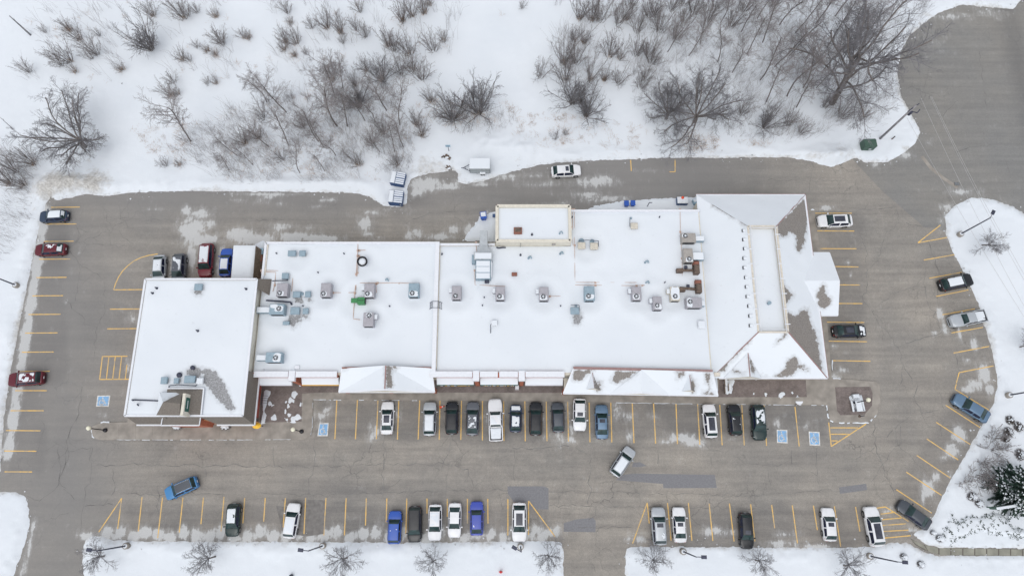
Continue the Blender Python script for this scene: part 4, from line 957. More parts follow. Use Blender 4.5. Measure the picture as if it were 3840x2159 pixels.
south_m = [[(2950, 1352), (2972, 1337), (2990, 1342), (2999, 1362), (2985, 1392), (2962, 1414), (2902, 1414), (2945, 1380)], [(2992, 1360), (3034, 1382), (3030, 1390), (2990, 1375)], [(2906, 1290), (2943, 1245), (2950, 1256), (2925, 1278)], [(2820, 1405), (2880, 1414), (2880, 1420), (2812, 1420)], [(2685, 1390), (2758, 1310), (2814, 1262), (2815, 1285), (2800, 1295), (2735, 1360), (2720, 1392)]]
ra = roof_face('roof_slope', [c_se, c_ne, t_ne, t_se], an, east_m, mz=6.2, res=.3)
roof_face('roof_slope', [c_sw, c_se, t_se, t_sw], an, south_m, mz=6.0, res=.3)
rw = roof_face('roof_slope', [c_nw, c_sw, t_sw, t_nw], an, [[(2672, 768), (2750, 812), (2752, 818), (2670, 772)], [(2775, 831), (2806, 850), (2804, 856), (2773, 834)]], mz=6.8, res=.3, thick=.14)
roof_face('roof_slope', [c_ne, c_nw, t_nw, t_ne], an, [], mz=6, res=.3, thick=.14)
bar('gutter', 'white_trim', an, [c_nw, c_ne, c_se, (27.9, S_, ze)], .22, .14)
bar('fascia', 'mauve_trim', an, [(W_, N_ + .18, ze - .3), (E_ + .18, N_ + .18, ze - .3), (E_ + .18, S_, ze - .3)], .06, .36)
for a, b in ((c_se, t_se), (c_ne, t_ne), (c_sw, t_sw)): bar('hip_cap', 'mauve_trim', an, [a, Vector(b) + Vector((0, 0, .08))], .14, .09)
roof_face('roof_deck', [(x, y, 7.3) for x, y in rect(tw + .1, te - .1, ts + .1, tn - .1)], an, thick=.08)
bar('well_parapet', 'fence_beige', an, [(tw, ts, 7.2), (tw, tn, 7.2), (te, tn, 7.2), (te, ts, 7.2), (tw, ts, 7.2)], .24, .95)
for x in (tw, te):
    for k in range(7): part_box('parapet_brace', 'white_trim', an, x - .35, x + .35, ts + 1 + k * 2.1, ts + 1.12 + k * 2.1, 8.12, 8.24)
    bar('guard_rail', 'white_trim', an, [(x + (.3 if x < 34 else -.3), ts, 8.3), (x + (.3 if x < 34 else -.3), tn, 8.3)], .07, .06)
for y in (ts, tn): bar('guard_rail', 'white_trim', an, [(tw, y + (.3 if y < 25 else -.3), 8.3), (te, y + (.3 if y < 25 else -.3), 8.3)], .07, .06)
q = P(2883, 1137, 7.6); mb = MB(); mb.tube((q.x, q.y, 7.3), (q.x, q.y, 7.9), .2); mb.tube((q.x, q.y, 7.9), (q.x, q.y, 7.95), .26); mb.build('flue', M['blue_grey_metal'], an)
# porch on the east side
pr = thing('gabled_porch', (43.8, 26.5, 0), 'snow covered gabled porch on the east side of the hip roofed building', 'porch')
rE, rW = (45.25, 26.5, 5.8), (40.3, 26.5, 5.8)
roof_face('porch_roof', [rE, (45.1, 31.1, 4.4), (42.4, 31.1, 4.4), rW], pr, res=.3)
pm = [[(3074, 1078), (3090, 1064), (3103, 1100), (3118, 1125), (3106, 1150), (3087, 1160), (3068, 1140), (3065, 1105)]]
roof_face('porch_roof', [rE, rW, (42.4, 21.9, 4.4), (45.1, 21.9, 4.4)], pr, pm, res=.25)
bar('verge', 'white_trim', pr, [(45.1, 31.1, 4.36), rE, (45.1, 21.9, 4.36)], .16, .12); bar('gutter', 'white_trim', pr, [(42.6, 21.9, 4.3), (45.1, 21.9, 4.3)], .16, .12); bar('gutter', 'white_trim', pr, [(42.6, 31.1, 4.3), (45.1, 31.1, 4.3)], .16, .12)
part_box('wall', 'beige_wall', pr, 41.9, 44.5, 22.5, 30.6, 0, 4.3)
mb = MB(); mb.add([(44.55, 22.5, 4.3), (44.55, 30.6, 4.3), (44.55, 26.5, 5.6)], [(0, 1, 2)]); mb.build('gable_front', M['beige_wall'], pr)
# small front gable with two box vents
zs = lambda y: ze + (y - S_) * (zt - ze) / (ts - S_)
gb, gf = (31.45, 16.3, zs(16.3) + .03), (31.45, S_ - .05, 6.45)
gl, gr = (28.4, S_ - .05, ze + .05), (33.6, S_ - .05, ze + .05)
gm = [[(2809, 1335), (2824, 1352), (2834, 1385), (2822, 1398), (2812, 1380)], [(2745, 1386), (2790, 1396), (2790, 1404), (2750, 1396)]]
roof_face('front_gable_roof', [gl, gf, gb], an, gm, mz=5.8, res=.25); roof_face('front_gable_roof', [gf, gr, gb], an, gm, mz=5.8, res=.25)
mb = MB(); mb.add([gl, gr, gf], [(0, 1, 2)]); mb.build('front_gable', M['beige_wall'], an); bar('ridge_cap', 'mauve_trim', an, [gb, gf], .12, .1)
def box_vent(x, y, z):
    z -= .06
    mb = MB(); mb.add([(x - .22, y - .22, z - .05), (x + .22, y - .22, z - .05), (x + .22, y + .22, z - .05), (x - .22, y + .22, z - .05), (x - .2, y - .2, z + .22), (x + .26, y - .2, z + .16), (x + .26, y + .2, z + .16), (x - .2, y + .2, z + .22)], [(0, 1, 5, 4), (1, 2, 6, 5), (2, 3, 7, 6), (3, 0, 4, 7), (4, 5, 6, 7)])
    o = mb.build('roof_vent', M['black_metal'], an); m2_ = MB(); m2_.box((x + .08, y, z + .25), (.44, .42, .12), 0, .05); m2_.build('vent_snow', M['snow'], o, True)
zw = lambda x: ze + (x - W_) * (zt - ze) / (tw - W_)
for u, v in ((2786, 867), (2788, 900), (2791, 934), (2790, 969), (2791, 1004), (2796, 1041), (2799, 1076), (2802, 1112), (2808, 1148), (2812, 1185), (2814, 1221)):
    q = P(u, v, 7.6); box_vent(q.x, q.y, zw(q.x) + .1)
for u, v in ((2786, 1360), (2787, 1383)):
    q = P(u, v, 6.2); box_vent(q.x, q.y, 6.0 - (31.45 - q.x) * .3 + .05)
part_box('step_flashing', 'fence_beige', an, 27.1, 27.9, 13.4, 13.9, 4.9, 5.3)

# ---------------------------------------------------------------- lean-to with slatted side
sh = thing('slatted_shed', (-37.3, 29, 0), 'flat snow covered shed with brown slatted side, between the mansard building and plaza', 'shed')
s0, s1, s2, s3 = P(876, 920, 3.1), P(958, 920, 3.1), P(947, 1050, 3.1), P(866, 1050, 3.1)
roof_face('roof', [tuple(s3), tuple(s2), tuple(s1), tuple(s0)], sh, thick=.2, res=.3)
mb = MB(); mb.prism([tuple(p[:2]) for p in (s0, s1, s2, s3)], 2.9, 3.08); mb.build('roof_panel', M['white_trim'], sh)
mb = MB(); mb.box(((s0.x + s3.x) / 2, (s0.y + s3.y) / 2, 1.45), (.1, abs(s0.y - s3.y), 2.9), 0); mb.build('wall', M['mauve_trim'], sh)
mb = MB(); mb.box(((s0.x + s1.x) / 2, s0.y - .05, 1.45), (abs(s0.x - s1.x), .1, 2.9)); mb.build('wall', M['mauve_trim'], sh)
for k in range(20):
    t0, t1 = k / 20, (k + .8) / 20
    a, b = s1.lerp(s2, t0), s1.lerp(s2, t1)
    mb = MB(); mb.add([(a.x, a.y, 2.95), (b.x, b.y, 2.95), (b.x + .35, b.y, .1), (a.x + .35, a.y, .1), (a.x - .06, a.y, 2.95), (b.x - .06, b.y, 2.95), (b.x + .29, b.y, .1), (a.x + .29, a.y, .1)], [(0, 3, 2, 1), (4, 5, 6, 7), (0, 1, 5, 4), (1, 2, 6, 5), (2, 3, 7, 6), (3, 0, 4, 7)])
    mb.build('slat', M['wood_slat'], sh)
# ================================================================== rooftop equipment
def fan_parts(parent, c, r, snowy=True):
    """a condenser fan let into a unit's top"""
    x, y, z = c
    mb = MB(); mb.lathe((x, y, z), [(r, 0), (r, .05), (r * .86, .055), (r * .84, .03)], 18); f = mb.build('fan_ring', M['black_metal'], parent, False, False)
    mb = MB()
    for k in range(5):
        a = 2 * math.pi * k / 5; da = .34
        mb.add([(x + .1 * math.cos(a), y + .1 * math.sin(a), z + .05), (x + r * .8 * math.cos(a - da), y + r * .8 * math.sin(a - da), z + .052), (x + r * .82 * math.cos(a + da * .4), y + r * .82 * math.sin(a + da * .4), z + .075)], [(0, 1, 2)])
    mb.lathe((x, y, z + .05), [(.12, 0), (.11, .05), (.03, .06)], 10)
    mb.build('fan_blades', M['snow' if snowy else 'grey_metal'], f, False, False)
def rtu(u, v, z, w_, l_, label, mat='mauve_metal', h=1.15, fan=(-.2, -.5), rot=0.0, hood=None, duct=None, snow=((-.1, -.55, .8, .55),), name='rooftop_unit', group='packaged units on the plaza roof'):
    """fan, snow: places on the top in half-sizes; hood: side of the intake hood"""
    p = P(u, v, z + h * .75)
    t = thing(name, (p.x, p.y, z), label, 'roof unit', group, rot)
    MB().box((0, 0, .12), (w_ * .94, l_ * .94, .3)).build('curb', M['white_trim'], t, False, False)
    cs = MB().box((0, 0, .22 + h / 2), (w_, l_, h), 0, .05).build('casing', M[mat], t, False, False)
    MB().box((0, -l_ / 2 - .012, .25 + h * .45), (w_ * .8, .02, h * .6)).build('coil_grille', M['black_metal'], t, False, False)
    MB().box((w_ / 2 + .012, -l_ * .1, .25 + h * .5), (.02, l_ * .5, h * .7)).build('access_panel', M[mat], t, False, False)
    top = .22 + h
    if fan: fan_parts(t, (fan[0] * w_ / 2, fan[1] * l_ / 2, top + (.04 if snow else .005)), min(.33, w_ * .26))
    for k, (sx, sy, sw, sl) in enumerate(snow):
        n = 12; r_ = random.Random(int(u * 7 + v + k)); pts = []
        for i in range(n):
            a = 2 * math.pi * i / n; e = r_.uniform(.85, 1.1)
            cx, cy = max(-1, min(1, 1.25 * math.cos(a))), max(-1, min(1, 1.25 * math.sin(a)))
            pts.append((max(-.97, min(.97, sx + cx * sw * e)) * w_ / 2, max(-.97, min(.97, sy + cy * sl * e)) * l_ / 2))
        mb = MB(); mb.prism(pts, top - .01, top + .035 + .006 * k); mb.build('snow_cap', M['snow'], t, False, False)
    if hood is not None:
        sx = -1 if hood == 'l' else 1
        hd = MB().box((sx * (w_ / 2 + .22), l_ * .22, .75), (.44, l_ * .36, .5), 0, .12).build('intake_hood', M[mat], t, False, False)
        MB().box((sx * (w_ / 2 + .22), l_ * .22, 1.03), (.42, l_ * .34, .08), 0, .04).build('snow_cap', M['snow'], hd, False, False)
    if duct is not None:                             # (side, length): a snow topped duct to a wall
        sx, L = duct
        dd = MB().box((sx * (w_ / 2 + L / 2), 0, .6), (L, l_ * .55, .8), 0, .03).build('duct', M['blue_grey_metal'], t, False, False)
        MB().box((sx * (w_ / 2 + L / 2), 0, 1.04), (L * .94, l_ * .52, .1), 0, .05).build('snow_cap', M['snow'], dd, False, False)
    return t
SF = ((-.1, -.6, .75, .4),)
rtu(1062, 1089, 5, 1.5, 1.85, 'grey roof unit just east of the beige upper wall, fan at its lower left', fan=(-.35, -.55), snow=((-.2, -.6, .65, .38),))
rtu(1225, 1090, 5, 1.4, 1.95, 'grey roof unit alone at the end of a short gas pipe', fan=(-.4, -.55), snow=((-.3, -.6, .6, .36),))
rtu(1387, 1092, 5, 1.4, 1.9, 'grey roof unit touching the green box', fan=(-.3, -.5), hood='l', snow=SF)
rtu(1553, 1090, 5, 1.4, 1.95, 'blue grey roof unit just west of the dividing parapet', mat='blue_grey_metal', fan=(-.25, -.5), snow=((0, -.55, .9, .4),))
rtu(1384, 1200, 5, 1.4, 1.9, 'grey roof unit south of the green box, fan on its north end', fan=(.1, .55), hood='r', snow=((.1, .6, .55, .35),))
rtu(1713, 1100, 5, 1.3, 1.9, 'mauve grey roof unit, first one east of the dividing parapet', fan=(-.2, -.5), hood='l', snow=())
rtu(1876, 1102, 5, 1.3, 1.9, 'mauve grey roof unit in line below the big ducted air handler', fan=(-.15, -.5), hood='l', snow=((0, -.6, .8, .38),))
rtu(2039, 1104, 5, 1.3, 1.9, 'mauve grey roof unit, third one east of the dividing parapet', fan=(-.15, -.45), hood='l', snow=((-.1, -.6, .75, .38),))
rtu(2209, 1103, 5, 1.4, 2.0, 'blue grey roof unit in the middle of the right hand roof, with a tan edge', mat='blue_grey_metal', fan=(-.2, -.4), snow=((.05, -.5, .85, .35),))
rtu(2385, 1103, 5, 1.3, 1.9, 'mauve grey roof unit midway between the blue grey unit and the white topped unit', fan=(-.1, -.45), hood='l', snow=((-.1, -.5, .75, .38),))
rtu(2463, 1139, 5, 1.2, 1.85, 'mauve grey roof unit set lower than its row, beside the white topped unit', fan=(-.15, -.4), hood='l', snow=((.1, -.55, .8, .38),))
rtu(2529, 1104, 5, 1.25, 1.95, 'roof unit with its whole top white with snow, next to a rusty duct', mat='beige_metal', fan=(-.05, -.4), hood='l', snow=((0, 0, .98, .98),))
rtu(2580, 895, 5, 1.95, 1.35, 'tan roof unit farthest north beside the hip roof, duct on its east side', mat='tan_metal', fan=(-.5, .35), duct=(1, 1.3), snow=((-.55, .4, .4, .4),))
rtu(2578, 961, 5, 1.3, 2.0, 'tan roof unit beside the hip roof with a snowy duct, second from the north', mat='tan_metal', fan=(.15, -.55), duct=(1, 1.6), snow=((.1, -.65, .75, .33),))
rtu(2600, 1137, 5, 2.1, 1.45, 'mauve roof unit beside the hip roof, white west half with the fan', fan=(-.55, .15), duct=(1, .5), snow=((-.62, 0, .36, .9),))
rtu(1042, 1162, 5, 2.0, 1.45, 'blue grey roof unit joined by a snowy duct to the beige wall', mat='blue_grey_metal', fan=(.3, .1), duct=(-1, 1.9), snow=((.3, .1, .6, .55), (-.4, .55, .5, .35)))
rtu(1030, 1341, 5, 2.1, 1.35, 'blue grey roof unit with duct near the south west corner of the plaza roof', mat='blue_grey_metal', fan=(.3, -.1), duct=(-1, 1.4), snow=((.45, 0, .5, .9),))

def vent_box(u, v, z, w_, l_, h, label, mat='blue_grey_metal', base=True, cap=False, cat='roof vent', group='box vents on the roofs'):
    p = P(u, v, z + h * .8); t = thing('vent_box', (p.x, p.y, z), label, cat, group)
    MB().box((0, 0, h * .35), (w_ * .72, l_ * .72, h * .7)).build('curb', M['tan_metal'], t, False, False)
    MB().box((0, 0, h * .8), (w_, l_, h * .42), 0, .06).build('hood', M[mat], t, False, False)
    MB().box((0, -l_ * .36, h * .5), (w_ * .6, .04, h * .3)).build('louvre', M['black_metal'], t, False, False)
    if cap: MB().box((0, 0, h * 1.03), (w_ * .92, l_ * .92, .08), 0, .04).build('snow_cap', M['snow'], t, False, False)
    return t
vent_box(1095, 950, 5, 1.1, .8, .8, 'wide grey vent box, left of a pair near the north west roof corner')
vent_box(1134, 950, 5, .85, .8, .8, 'narrow grey vent box, right of a pair near the north west roof corner')
vent_box(1070, 1035, 5, .9, .85, .9, 'square grey vent box with a pipe running west, near the beige wall')
vent_box(1113, 1104, 5, 1.05, .85, .8, 'grey vent box over a brown melted patch, upper left of a group of four')
vent_box(1155, 1103, 5, .75, .8, .8, 'small grey vent box, upper right of a group of four')
vent_box(1107, 1165, 5, 1.25, 1.0, .9, 'largest grey vent box over the widest brown melted patch')
vent_box(1146, 1166, 5, .75, .8, .8, 'small grey vent box, lower right of a group of four')
vent_box(1073, 1211, 5, .9, .5, .6, 'low flat grey vent box south of the unit ducted to the beige wall')
vent_box(744, 1076, 7, 1.05, .9, .7, 'grey vent box near the north edge of the mansard building roof')
vent_box(616, 1426, 7, .85, .9, .7, 'grey vent box on the mansard building, left of the three by the entrance gable')
vent_box(662, 1427, 7, .65, .7, .7, 'small grey vent box with a rusty stain on the mansard building')
vent_box(712, 1422, 7, 1.4, .95, .8, 'wide grey vent box beside bare gravel on the mansard building')
vent_box(750, 1428, 7, .85, .8, .6, 'snow capped vent box beside the wide grey one on the mansard building', mat='white_trim', cap=True)
vent_box(2181, 921, 5, 1.05, .95, .85, 'beige condenser box, left one of a pair', mat='beige_metal', cat='condenser')
vent_box(2228, 923, 5, 1.1, .95, .85, 'beige condenser box, right one of a pair', mat='beige_metal', cat='condenser')
vent_box(2378, 847, 5, 1.0, .85, .85, 'beige box alone near the north edge with a thin stack beside it', mat='beige_metal')
vent_box(2156, 1165, 5, 1.2, .95, .9, 'blue grey vent box beside a round melted patch')
vent_box(1854, 1210, 5, .8, .7, .6, 'small white vent box with a thin pole on the middle of the roof', mat='white_trim', cap=True)
vent_box(1929, 1028, 5, .75, .5, .6, 'small vent with a rusty red lid south of the annex', mat='rust_red')
vent_box(2631, 1216, 5, .95, 1.0, .7, 'white snow capped vent box at the foot of the hip roof', mat='white_trim', cap=True)
vent_box(1113, 1376, 5, .75, .5, .3, 'low white slotted box near the plaza front parapet', mat='white_trim')
# pipe frames round the condensers
for px, z in (([(2170, 903), (2200, 900), (2244, 903), (2244, 925)], 5.9), ([(2140, 1143), (2172, 1144), (2172, 1165)], 5.9), ([(2362, 815), (2362, 850)], 5.8)):
    mb = MB(); mb.path([P(u, v, z) for u, v in px], .045); mb.build('conduit', M['dark_pole'], mid)
for u, v, r in ((2180, 905, .38), (2220, 906, .3), (2160, 1146, .15), (2366, 818, .14), (722, 1378, .26), (672, 1405, .3), (1132, 1102, .25)):
    z = 7.0 if u < 900 else 5.0; p = P(u, v, z + .3); mb = MB(); mb.lathe((p.x, p.y, z), [(r, 0), (r, .35), (r * 1.15, .37), (r * .3, .5)], 12); mb.build('round_vent', M['dark_pole' if u < 900 else 'blue_grey_metal'], b1 if u < 900 else mid)
mb = MB(); mb.path([P(998, 1126, 5.6), P(1060, 1130, 5.6), P(1090, 1133, 5.6), P(1094, 1143, 5.3)], .12); mb.build('flue_duct', M['dark_pole'], mid)
mb = MB(); mb.path([P(1021, 1053, 5.6), P(1078, 1051, 5.6), P(1078, 1040, 5.6)], .07); mb.build('flue_duct', M['dark_pole'], mid)
mb = MB(); mb.path([P(1840, 1248, 5.1), P(1840, 1216, 5.8)], .05); mb.build('stack', M['dark_pole'], mid)
# round upblast fan
p = P(1359, 981, 5.9); t = thing('exhaust_fan', (p.x, p.y, 5), 'round black ringed exhaust fan with a white cap on the plaza roof', 'exhaust fan')
MB().box((0, 0, .25), (.9, .9, .5)).build('curb', M['white_trim'], t, False, False)
MB().lathe((0, 0, .5), [(.42, 0), (.5, .2), (.72, .35), (.74, .62), (.62, .66), (.58, .4)], 20).build('bowl', M['black_metal'], t, True, False)
MB().lathe((0, 0, .8), [(.5, 0), (.52, .18), (.4, .27), (.1, .3)], 20).build('cap', M['snow'], t, True, False)
# green box
p = P(1342, 1127, 5.7); t = thing('green_roof_unit', (p.x, p.y, 5), 'bright green rooftop box beside a grey unit', 'roof unit')
MB().box((.45, 0, .45), (1.0, .95, .9), 0, .05).build('casing', M['green_metal'], t, False, False)
MB().box((-.5, .05, .62), (.9, .65, .25), 0, .06).build('intake', M['green_metal'], t, False, False)
MB().box((.97, 0, .45), (.04, .7, .6)).build('grille', M['black_metal'], t, False, False)
MB().box((.45, 0, .93), (.9, .05, .05)).build('seam', M['black_metal'], t, False, False)
# large make-up air unit with its tapered duct
p = P(1812, 1000, 6.2); t = thing('air_handler', (p.x, p.y, 5), 'large grey air handler with a tapered duct running over the north parapet', 'air handler')
MB().box((0, -.4, .75), (2.1, 2.7, 1.3), 0, .06).build('casing', M['blue_grey_metal'], t, False, False)
MB().box((0, 1.5, .85), (2.6, 1.1, 1.4), 0, .06).build('plenum', M['grey_metal'], t, False, False)
MB().box((-1.35, 1.2, .6), (.5, 1.2, .9), 0, .05).build('control_box', M['blue_grey_metal'], t, False, False)
MB().add([(-1.0, 2.05, .4), (1.0, 2.05, .4), (.55, 3.2, .4), (-.55, 3.2, .4), (-1.0, 2.05, 1.3), (1.0, 2.05, 1.3), (.55, 3.2, 1.1), (-.55, 3.2, 1.1)], [(4, 5, 6, 7), (0, 4, 7, 3), (1, 2, 6, 5), (3, 7, 6, 2), (0, 1, 5, 4)]).build('duct_taper', M['grey_metal'], t, False, False)
MB().box((0, 4.3, .75), (1.1, 2.2, .7), 0, .02).build('duct', M['grey_metal'], t, False, False)
MB().box((0, 1.5, 1.6), (2.3, .8, .12), 0, .06).build('snow_cap', M['snow'], t, False, False)
for y in (-1.35, -.45, .4): MB().box((0, y, 1.44), (1.9, .78, .12), 0, .06).build('snow_cap', M['snow'], t, False, False)
MB().box((1.12, -.3, .8), (.1, 2.3, .9)).build('side_rail', M['white_trim'], t, False, False)
MB().box((.5, -1.95, .5), (.6, .4, .5), 0, .1).build('blower', M['dark_pole'], t, False, False)
# rusty ducts
for u, v, lab, s in ((2582, 1012, 'rusty brown T shaped duct between two tan roof units, the northern one', 1), (2590, 1083, 'rusty brown T shaped duct beside the white topped unit, the southern one', -1)):
    p = P(u, v, 5.6); t = thing('rusty_duct', (p.x, p.y, 5), lab, 'duct', 'rusty ducts by the hip roof')
    MB().tube((-1.5, -.1 * s, .7), (1.0, -.1, .7), .2, n=10).build('pipe', M['rust_metal'], t, True, False)
    MB().box((-1.25, -.12, .6), (.9, .55, .75), 0, .1).build('elbow', M['rust_metal'], t, False, False)
    MB().box((1.05, 0, .65), (.75, 1.25, 1.1), 0, .08).build('casing', M['rust_metal'], t, False, False)
    MB().box((1.1, .85, .55), (.85, .8, .8), 0, .15).build('blower', M['rust_red'], t, False, False)
    MB().box((-.35, .35, .65), (.4, .5, .3), 0, .08).build('motor', M['dark_pole'], t, False, False)
# beige downlight brackets on the north parapet
p = P(2428, 772, 5.6); mb = MB(); mb.path([(p.x, p.y, 5.3), (p.x + .3, p.y + .5, 5.6), (p.x + .7, p.y + .5, 5.6)], .06); mb.build('light_bracket', M['dark_pole'], mid)

# ================================================================== things on the ground
def lamp(bu, bv, tu, tv, label, head=1):
    b, p = P(bu, bv, .9), None
    h = 7.2
    b = P(bu, bv, .4); tp = P(tu, tv, h)
    t = thing('parking_lamp', (b.x, b.y, 0), label, 'lamp post', 'parking lot lamp posts')
    MB().lathe((0, 0, 0), [(.42, 0), (.42, .75), (.36, .82)], 16).build('base', M['concrete'], t, False, False)
    MB().lathe((0, 0, .8), [(.3, 0), (.28, .05), (.1, .07)], 12).build('snow_cap', M['snow'], t, False, False)
    MB().tube((0, 0, .8), (0, 0, h), .11, .075).build('pole', M['dark_pole'], t, False, False)
    d = Vector((tp.x - b.x, tp.y - b.y, 0)); d = d.normalized() if d.length > .05 else Vector((0, -1, 0)); a = math.atan2(d.y, d.x)
    if head:
        MB().tube((0, 0, h - .1), d * .7 + Vector((0, 0, h)), .05).build('arm', M['dark_pole'], t, False, False)
        c = d * .95; hd = MB().box((c.x, c.y, h), (.65, .42, .2), a, .05).build('lamp_head', M['dark_pole'], t, False, False)
        MB().box((c.x, c.y, h - .11), (.45, .3, .03), a).build('lens', M['head_lamp'], hd, False, False)
    return t
lamp(62, 1070, -20, 1040, 'lamp post on the snow bank beside the western stalls')
lamp(3600, 879, 3722, 802, 'lamp post beside the bare tree at the north east corner')
lamp(475, 2045, 345, 2062, 'lamp post beside the leftmost bare tree of the south lawn')
lamp(1211, 2045, 1144, 2063, 'lamp post on the south lawn behind the white SUV parked aslant')
lamp(1952, 2048, 1952, 2066, 'lamp post near the right end of the left lawn strip')
lamp(2561, 2066, 2616, 2087, 'lamp post on the south lawn behind the white sedan')
lamp(3260, 2083, 3377, 2106, 'lamp post beside the rightmost bare tree of the south lawn')
lamp(3782, 1481, 3860, 1470, 'lamp post on the snow at the right edge, above the round bushes')
def globe_lamp(u, v, label):
    b = P(u, v, .2); t = thing('globe_lamp', (b.x, b.y, .13), label, 'lamp post', 'globe lamps on the sidewalk')
    MB().lathe((0, 0, 0), [(.3, 0), (.26, .3), (.12, .36)], 12).build('base', M['black_metal'], t, True, False)
    MB().tube((0, 0, .3), (0, 0, 3.7), .075, .06).build('pole', M['black_metal'], t, False, False)
    MB().lathe((0, 0, 3.65), [(.12, 0), (.26, .12), (.3, .3), (.26, .48), (.12, .58)], 16).build('globe', M['globe'], t, True, False)
    return t
globe_lamp(395, 1612, 'globe lamp at the rounded west end of the front sidewalk')
globe_lamp(1131, 1617, 'globe lamp at the corner of sidewalk beside the brick court')
globe_lamp(3204, 1510, 'globe lamp in the brick island at the east end of the sidewalk')

def dumpster(u0, u1, v0, v1, rz, label, lettering=False):
    c = P((u0 + u1) / 2, (v0 + v1) / 2 + 6, 1.0)
    t = thing('dumpster', (c.x, c.y, .1), label, 'dumpster', 'blue dumpsters by the snow bank', rz)
    L, W2 = 2.0, 2.0
    MB().add([(-1, -1, 0), (1, -1, 0), (1, 1, 0), (-1, 1, 0), (-1.05, -1.02, 1.35), (1.05, -1.02, 1.15), (1.05, 1.02, 1.15), (-1.05, 1.02, 1.35)], [(3, 2, 1, 0), (0, 1, 5, 4), (1, 2, 6, 5), (2, 3, 7, 6), (3, 0, 4, 7), (4, 5, 6, 7)]).build('bin_body', M['dumpster_blue'], t, False, False)
    MB().box((-.68, 0, 1.42), (.7, 1.9, .16), 0, .07).build('snow_cap', M['snow'], t, False, False)
    ld = MB().add([(-.3, -1.0, 1.3), (1.08, -1.0, 1.17), (1.08, 1.0, 1.17), (-.3, 1.0, 1.3), (-.3, -1.0, 1.36), (1.08, -1.0, 1.23), (1.08, 1.0, 1.23), (-.3, 1.0, 1.36)], [(0, 1, 5, 4), (1, 2, 6, 5), (2, 3, 7, 6), (3, 0, 4, 7), (4, 5, 6, 7)]).build('lid', M['dumpster_blue'], t, False, False)
    for k in range(6):
        y = -.84 + k * .32 + (.08 if k > 2 else 0)
        MB().add([(-.25, y - .115, 1.355), (1.04, y - .115, 1.235), (1.04, y + .115, 1.235), (-.25, y + .115, 1.355), (-.25, y - .1, 1.42), (1.04, y - .1, 1.30), (1.04, y + .1, 1.30), (-.25, y + .1, 1.42)], [(0, 1, 5, 4), (1, 2, 6, 5), (2, 3, 7, 6), (3, 0, 4, 7), (4, 5, 6, 7)]).build('snow_rib', M['snow'], ld, False, False)
    for s in (-1, 1): MB().box((0, s * 1.08, .75), (1.2, .12, .16)).build('fork_pocket', M['dumpster_blue'], t, False, False)
    if lettering: MB().box((.5, -1.03, .62), (.7, .02, .12)).build('lettering', M['white_trim'], t, False, False)
dumpster(1462, 1524, 634, 696, R(-9), 'blue dumpster with ribbed snowy lid, the upper of two beside the slushy driveway')
dumpster(1457, 1514, 706, 764, R(-4), 'blue dumpster with ribbed snowy lid, the lower of two beside the back road', True)

# cargo trailer
c = P(1800, 622, 1.4); t = thing('cargo_trailer', (c.x, c.y, .2), 'white snow topped enclosed cargo trailer parked on the snow by the back road', 'trailer')
MB().box((0, 0, 1.25), (3.1, 1.75, 1.55), 0, .06).build('box_body', M['trailer_grey'], t, False, False)
MB().box((0, 0, 2.06), (3.12, 1.77, .12), 0, .06).build('snow_cap', M['snow'], t, False, False)
for x in (-1.53, 1.53): MB().box((x, -.86, 1.25), (.06, .06, 1.5)).build('corner_post', M['dark_pole'], t, False, False)
mb = MB(); mb.tube((-1.5, .6, .55), (-2.6, 0, .5), .05); mb.tube((-1.5, -.6, .55), (-2.6, 0, .5), .05); mb.tube((-2.6, 0, .5), (-2.9, 0, .5), .06); mb.tube((-2.3, 0, 0), (-2.3, 0, .9), .04); mb.build('drawbar', M['dark_pole'], t, False, False)
for s in (-1, 1):
    wh = MB().tube((.4, s * .9, .33), (.4, s * 1.1, .33), .33, n=18).build('wheel', M['rubber'], t, False, False)
    MB().tube((.4, s * 1.1, .33), (.4, s * 1.12, .33), .18, n=12).build('rim', M['rim'], wh, False, False)
    fe = MB().box((.4, s * 1.0, .72), (.9, .34, .12), 0, .05).build('fender', M['white_trim'], t, False, False)
    MB().box((.4, s * 1.0, .82), (.85, .32, .12), 0, .06).build('snow_cap', M['snow'], fe, False, False)
# small sign on a post
b = P(1684, 569); t = thing('notice_sign', (b.x, b.y, .2), 'small pale blue sign on a dark post in the snow above the dumpsters', 'sign')
MB().tube((0, 0, 0), (0, 0, 1.7), .04).build('post', M['dark_pole'], t, False, False); MB().box((0, -.03, 1.75), (.75, .05, .6)).build('panel', M['steel_blue'], t, False, False)
# transformer
c = P(3254, 545, .7); t = thing('transformer_cabinet', (c.x, c.y, .15), 'green utility cabinet in the snow beside the wooden pole', 'utility box')
MB().box((0, 0, .7), (1.85, 1.35, 1.4), R(3), .06).build('cabinet', M['transformer_green'], t, False, False); MB().box((0, -.1, 1.43), (1.9, 1.2, .06), R(3), .04).build('lid', M['transformer_green'], t, False, False)
MB().box((0, -.69, .7), (.03, .03, 1.2), R(3)).build('door_seam', M['black_metal'], t, False, False); MB().box((.2, -.71, .6), (.4, .02, .22), R(3)).build('warning_label', M['white_trim'], t, False, False); MB().box((.15, .78, .5), (.4, .25, .9)).build('cable_guard', M['dark_pole'], t, False, False)
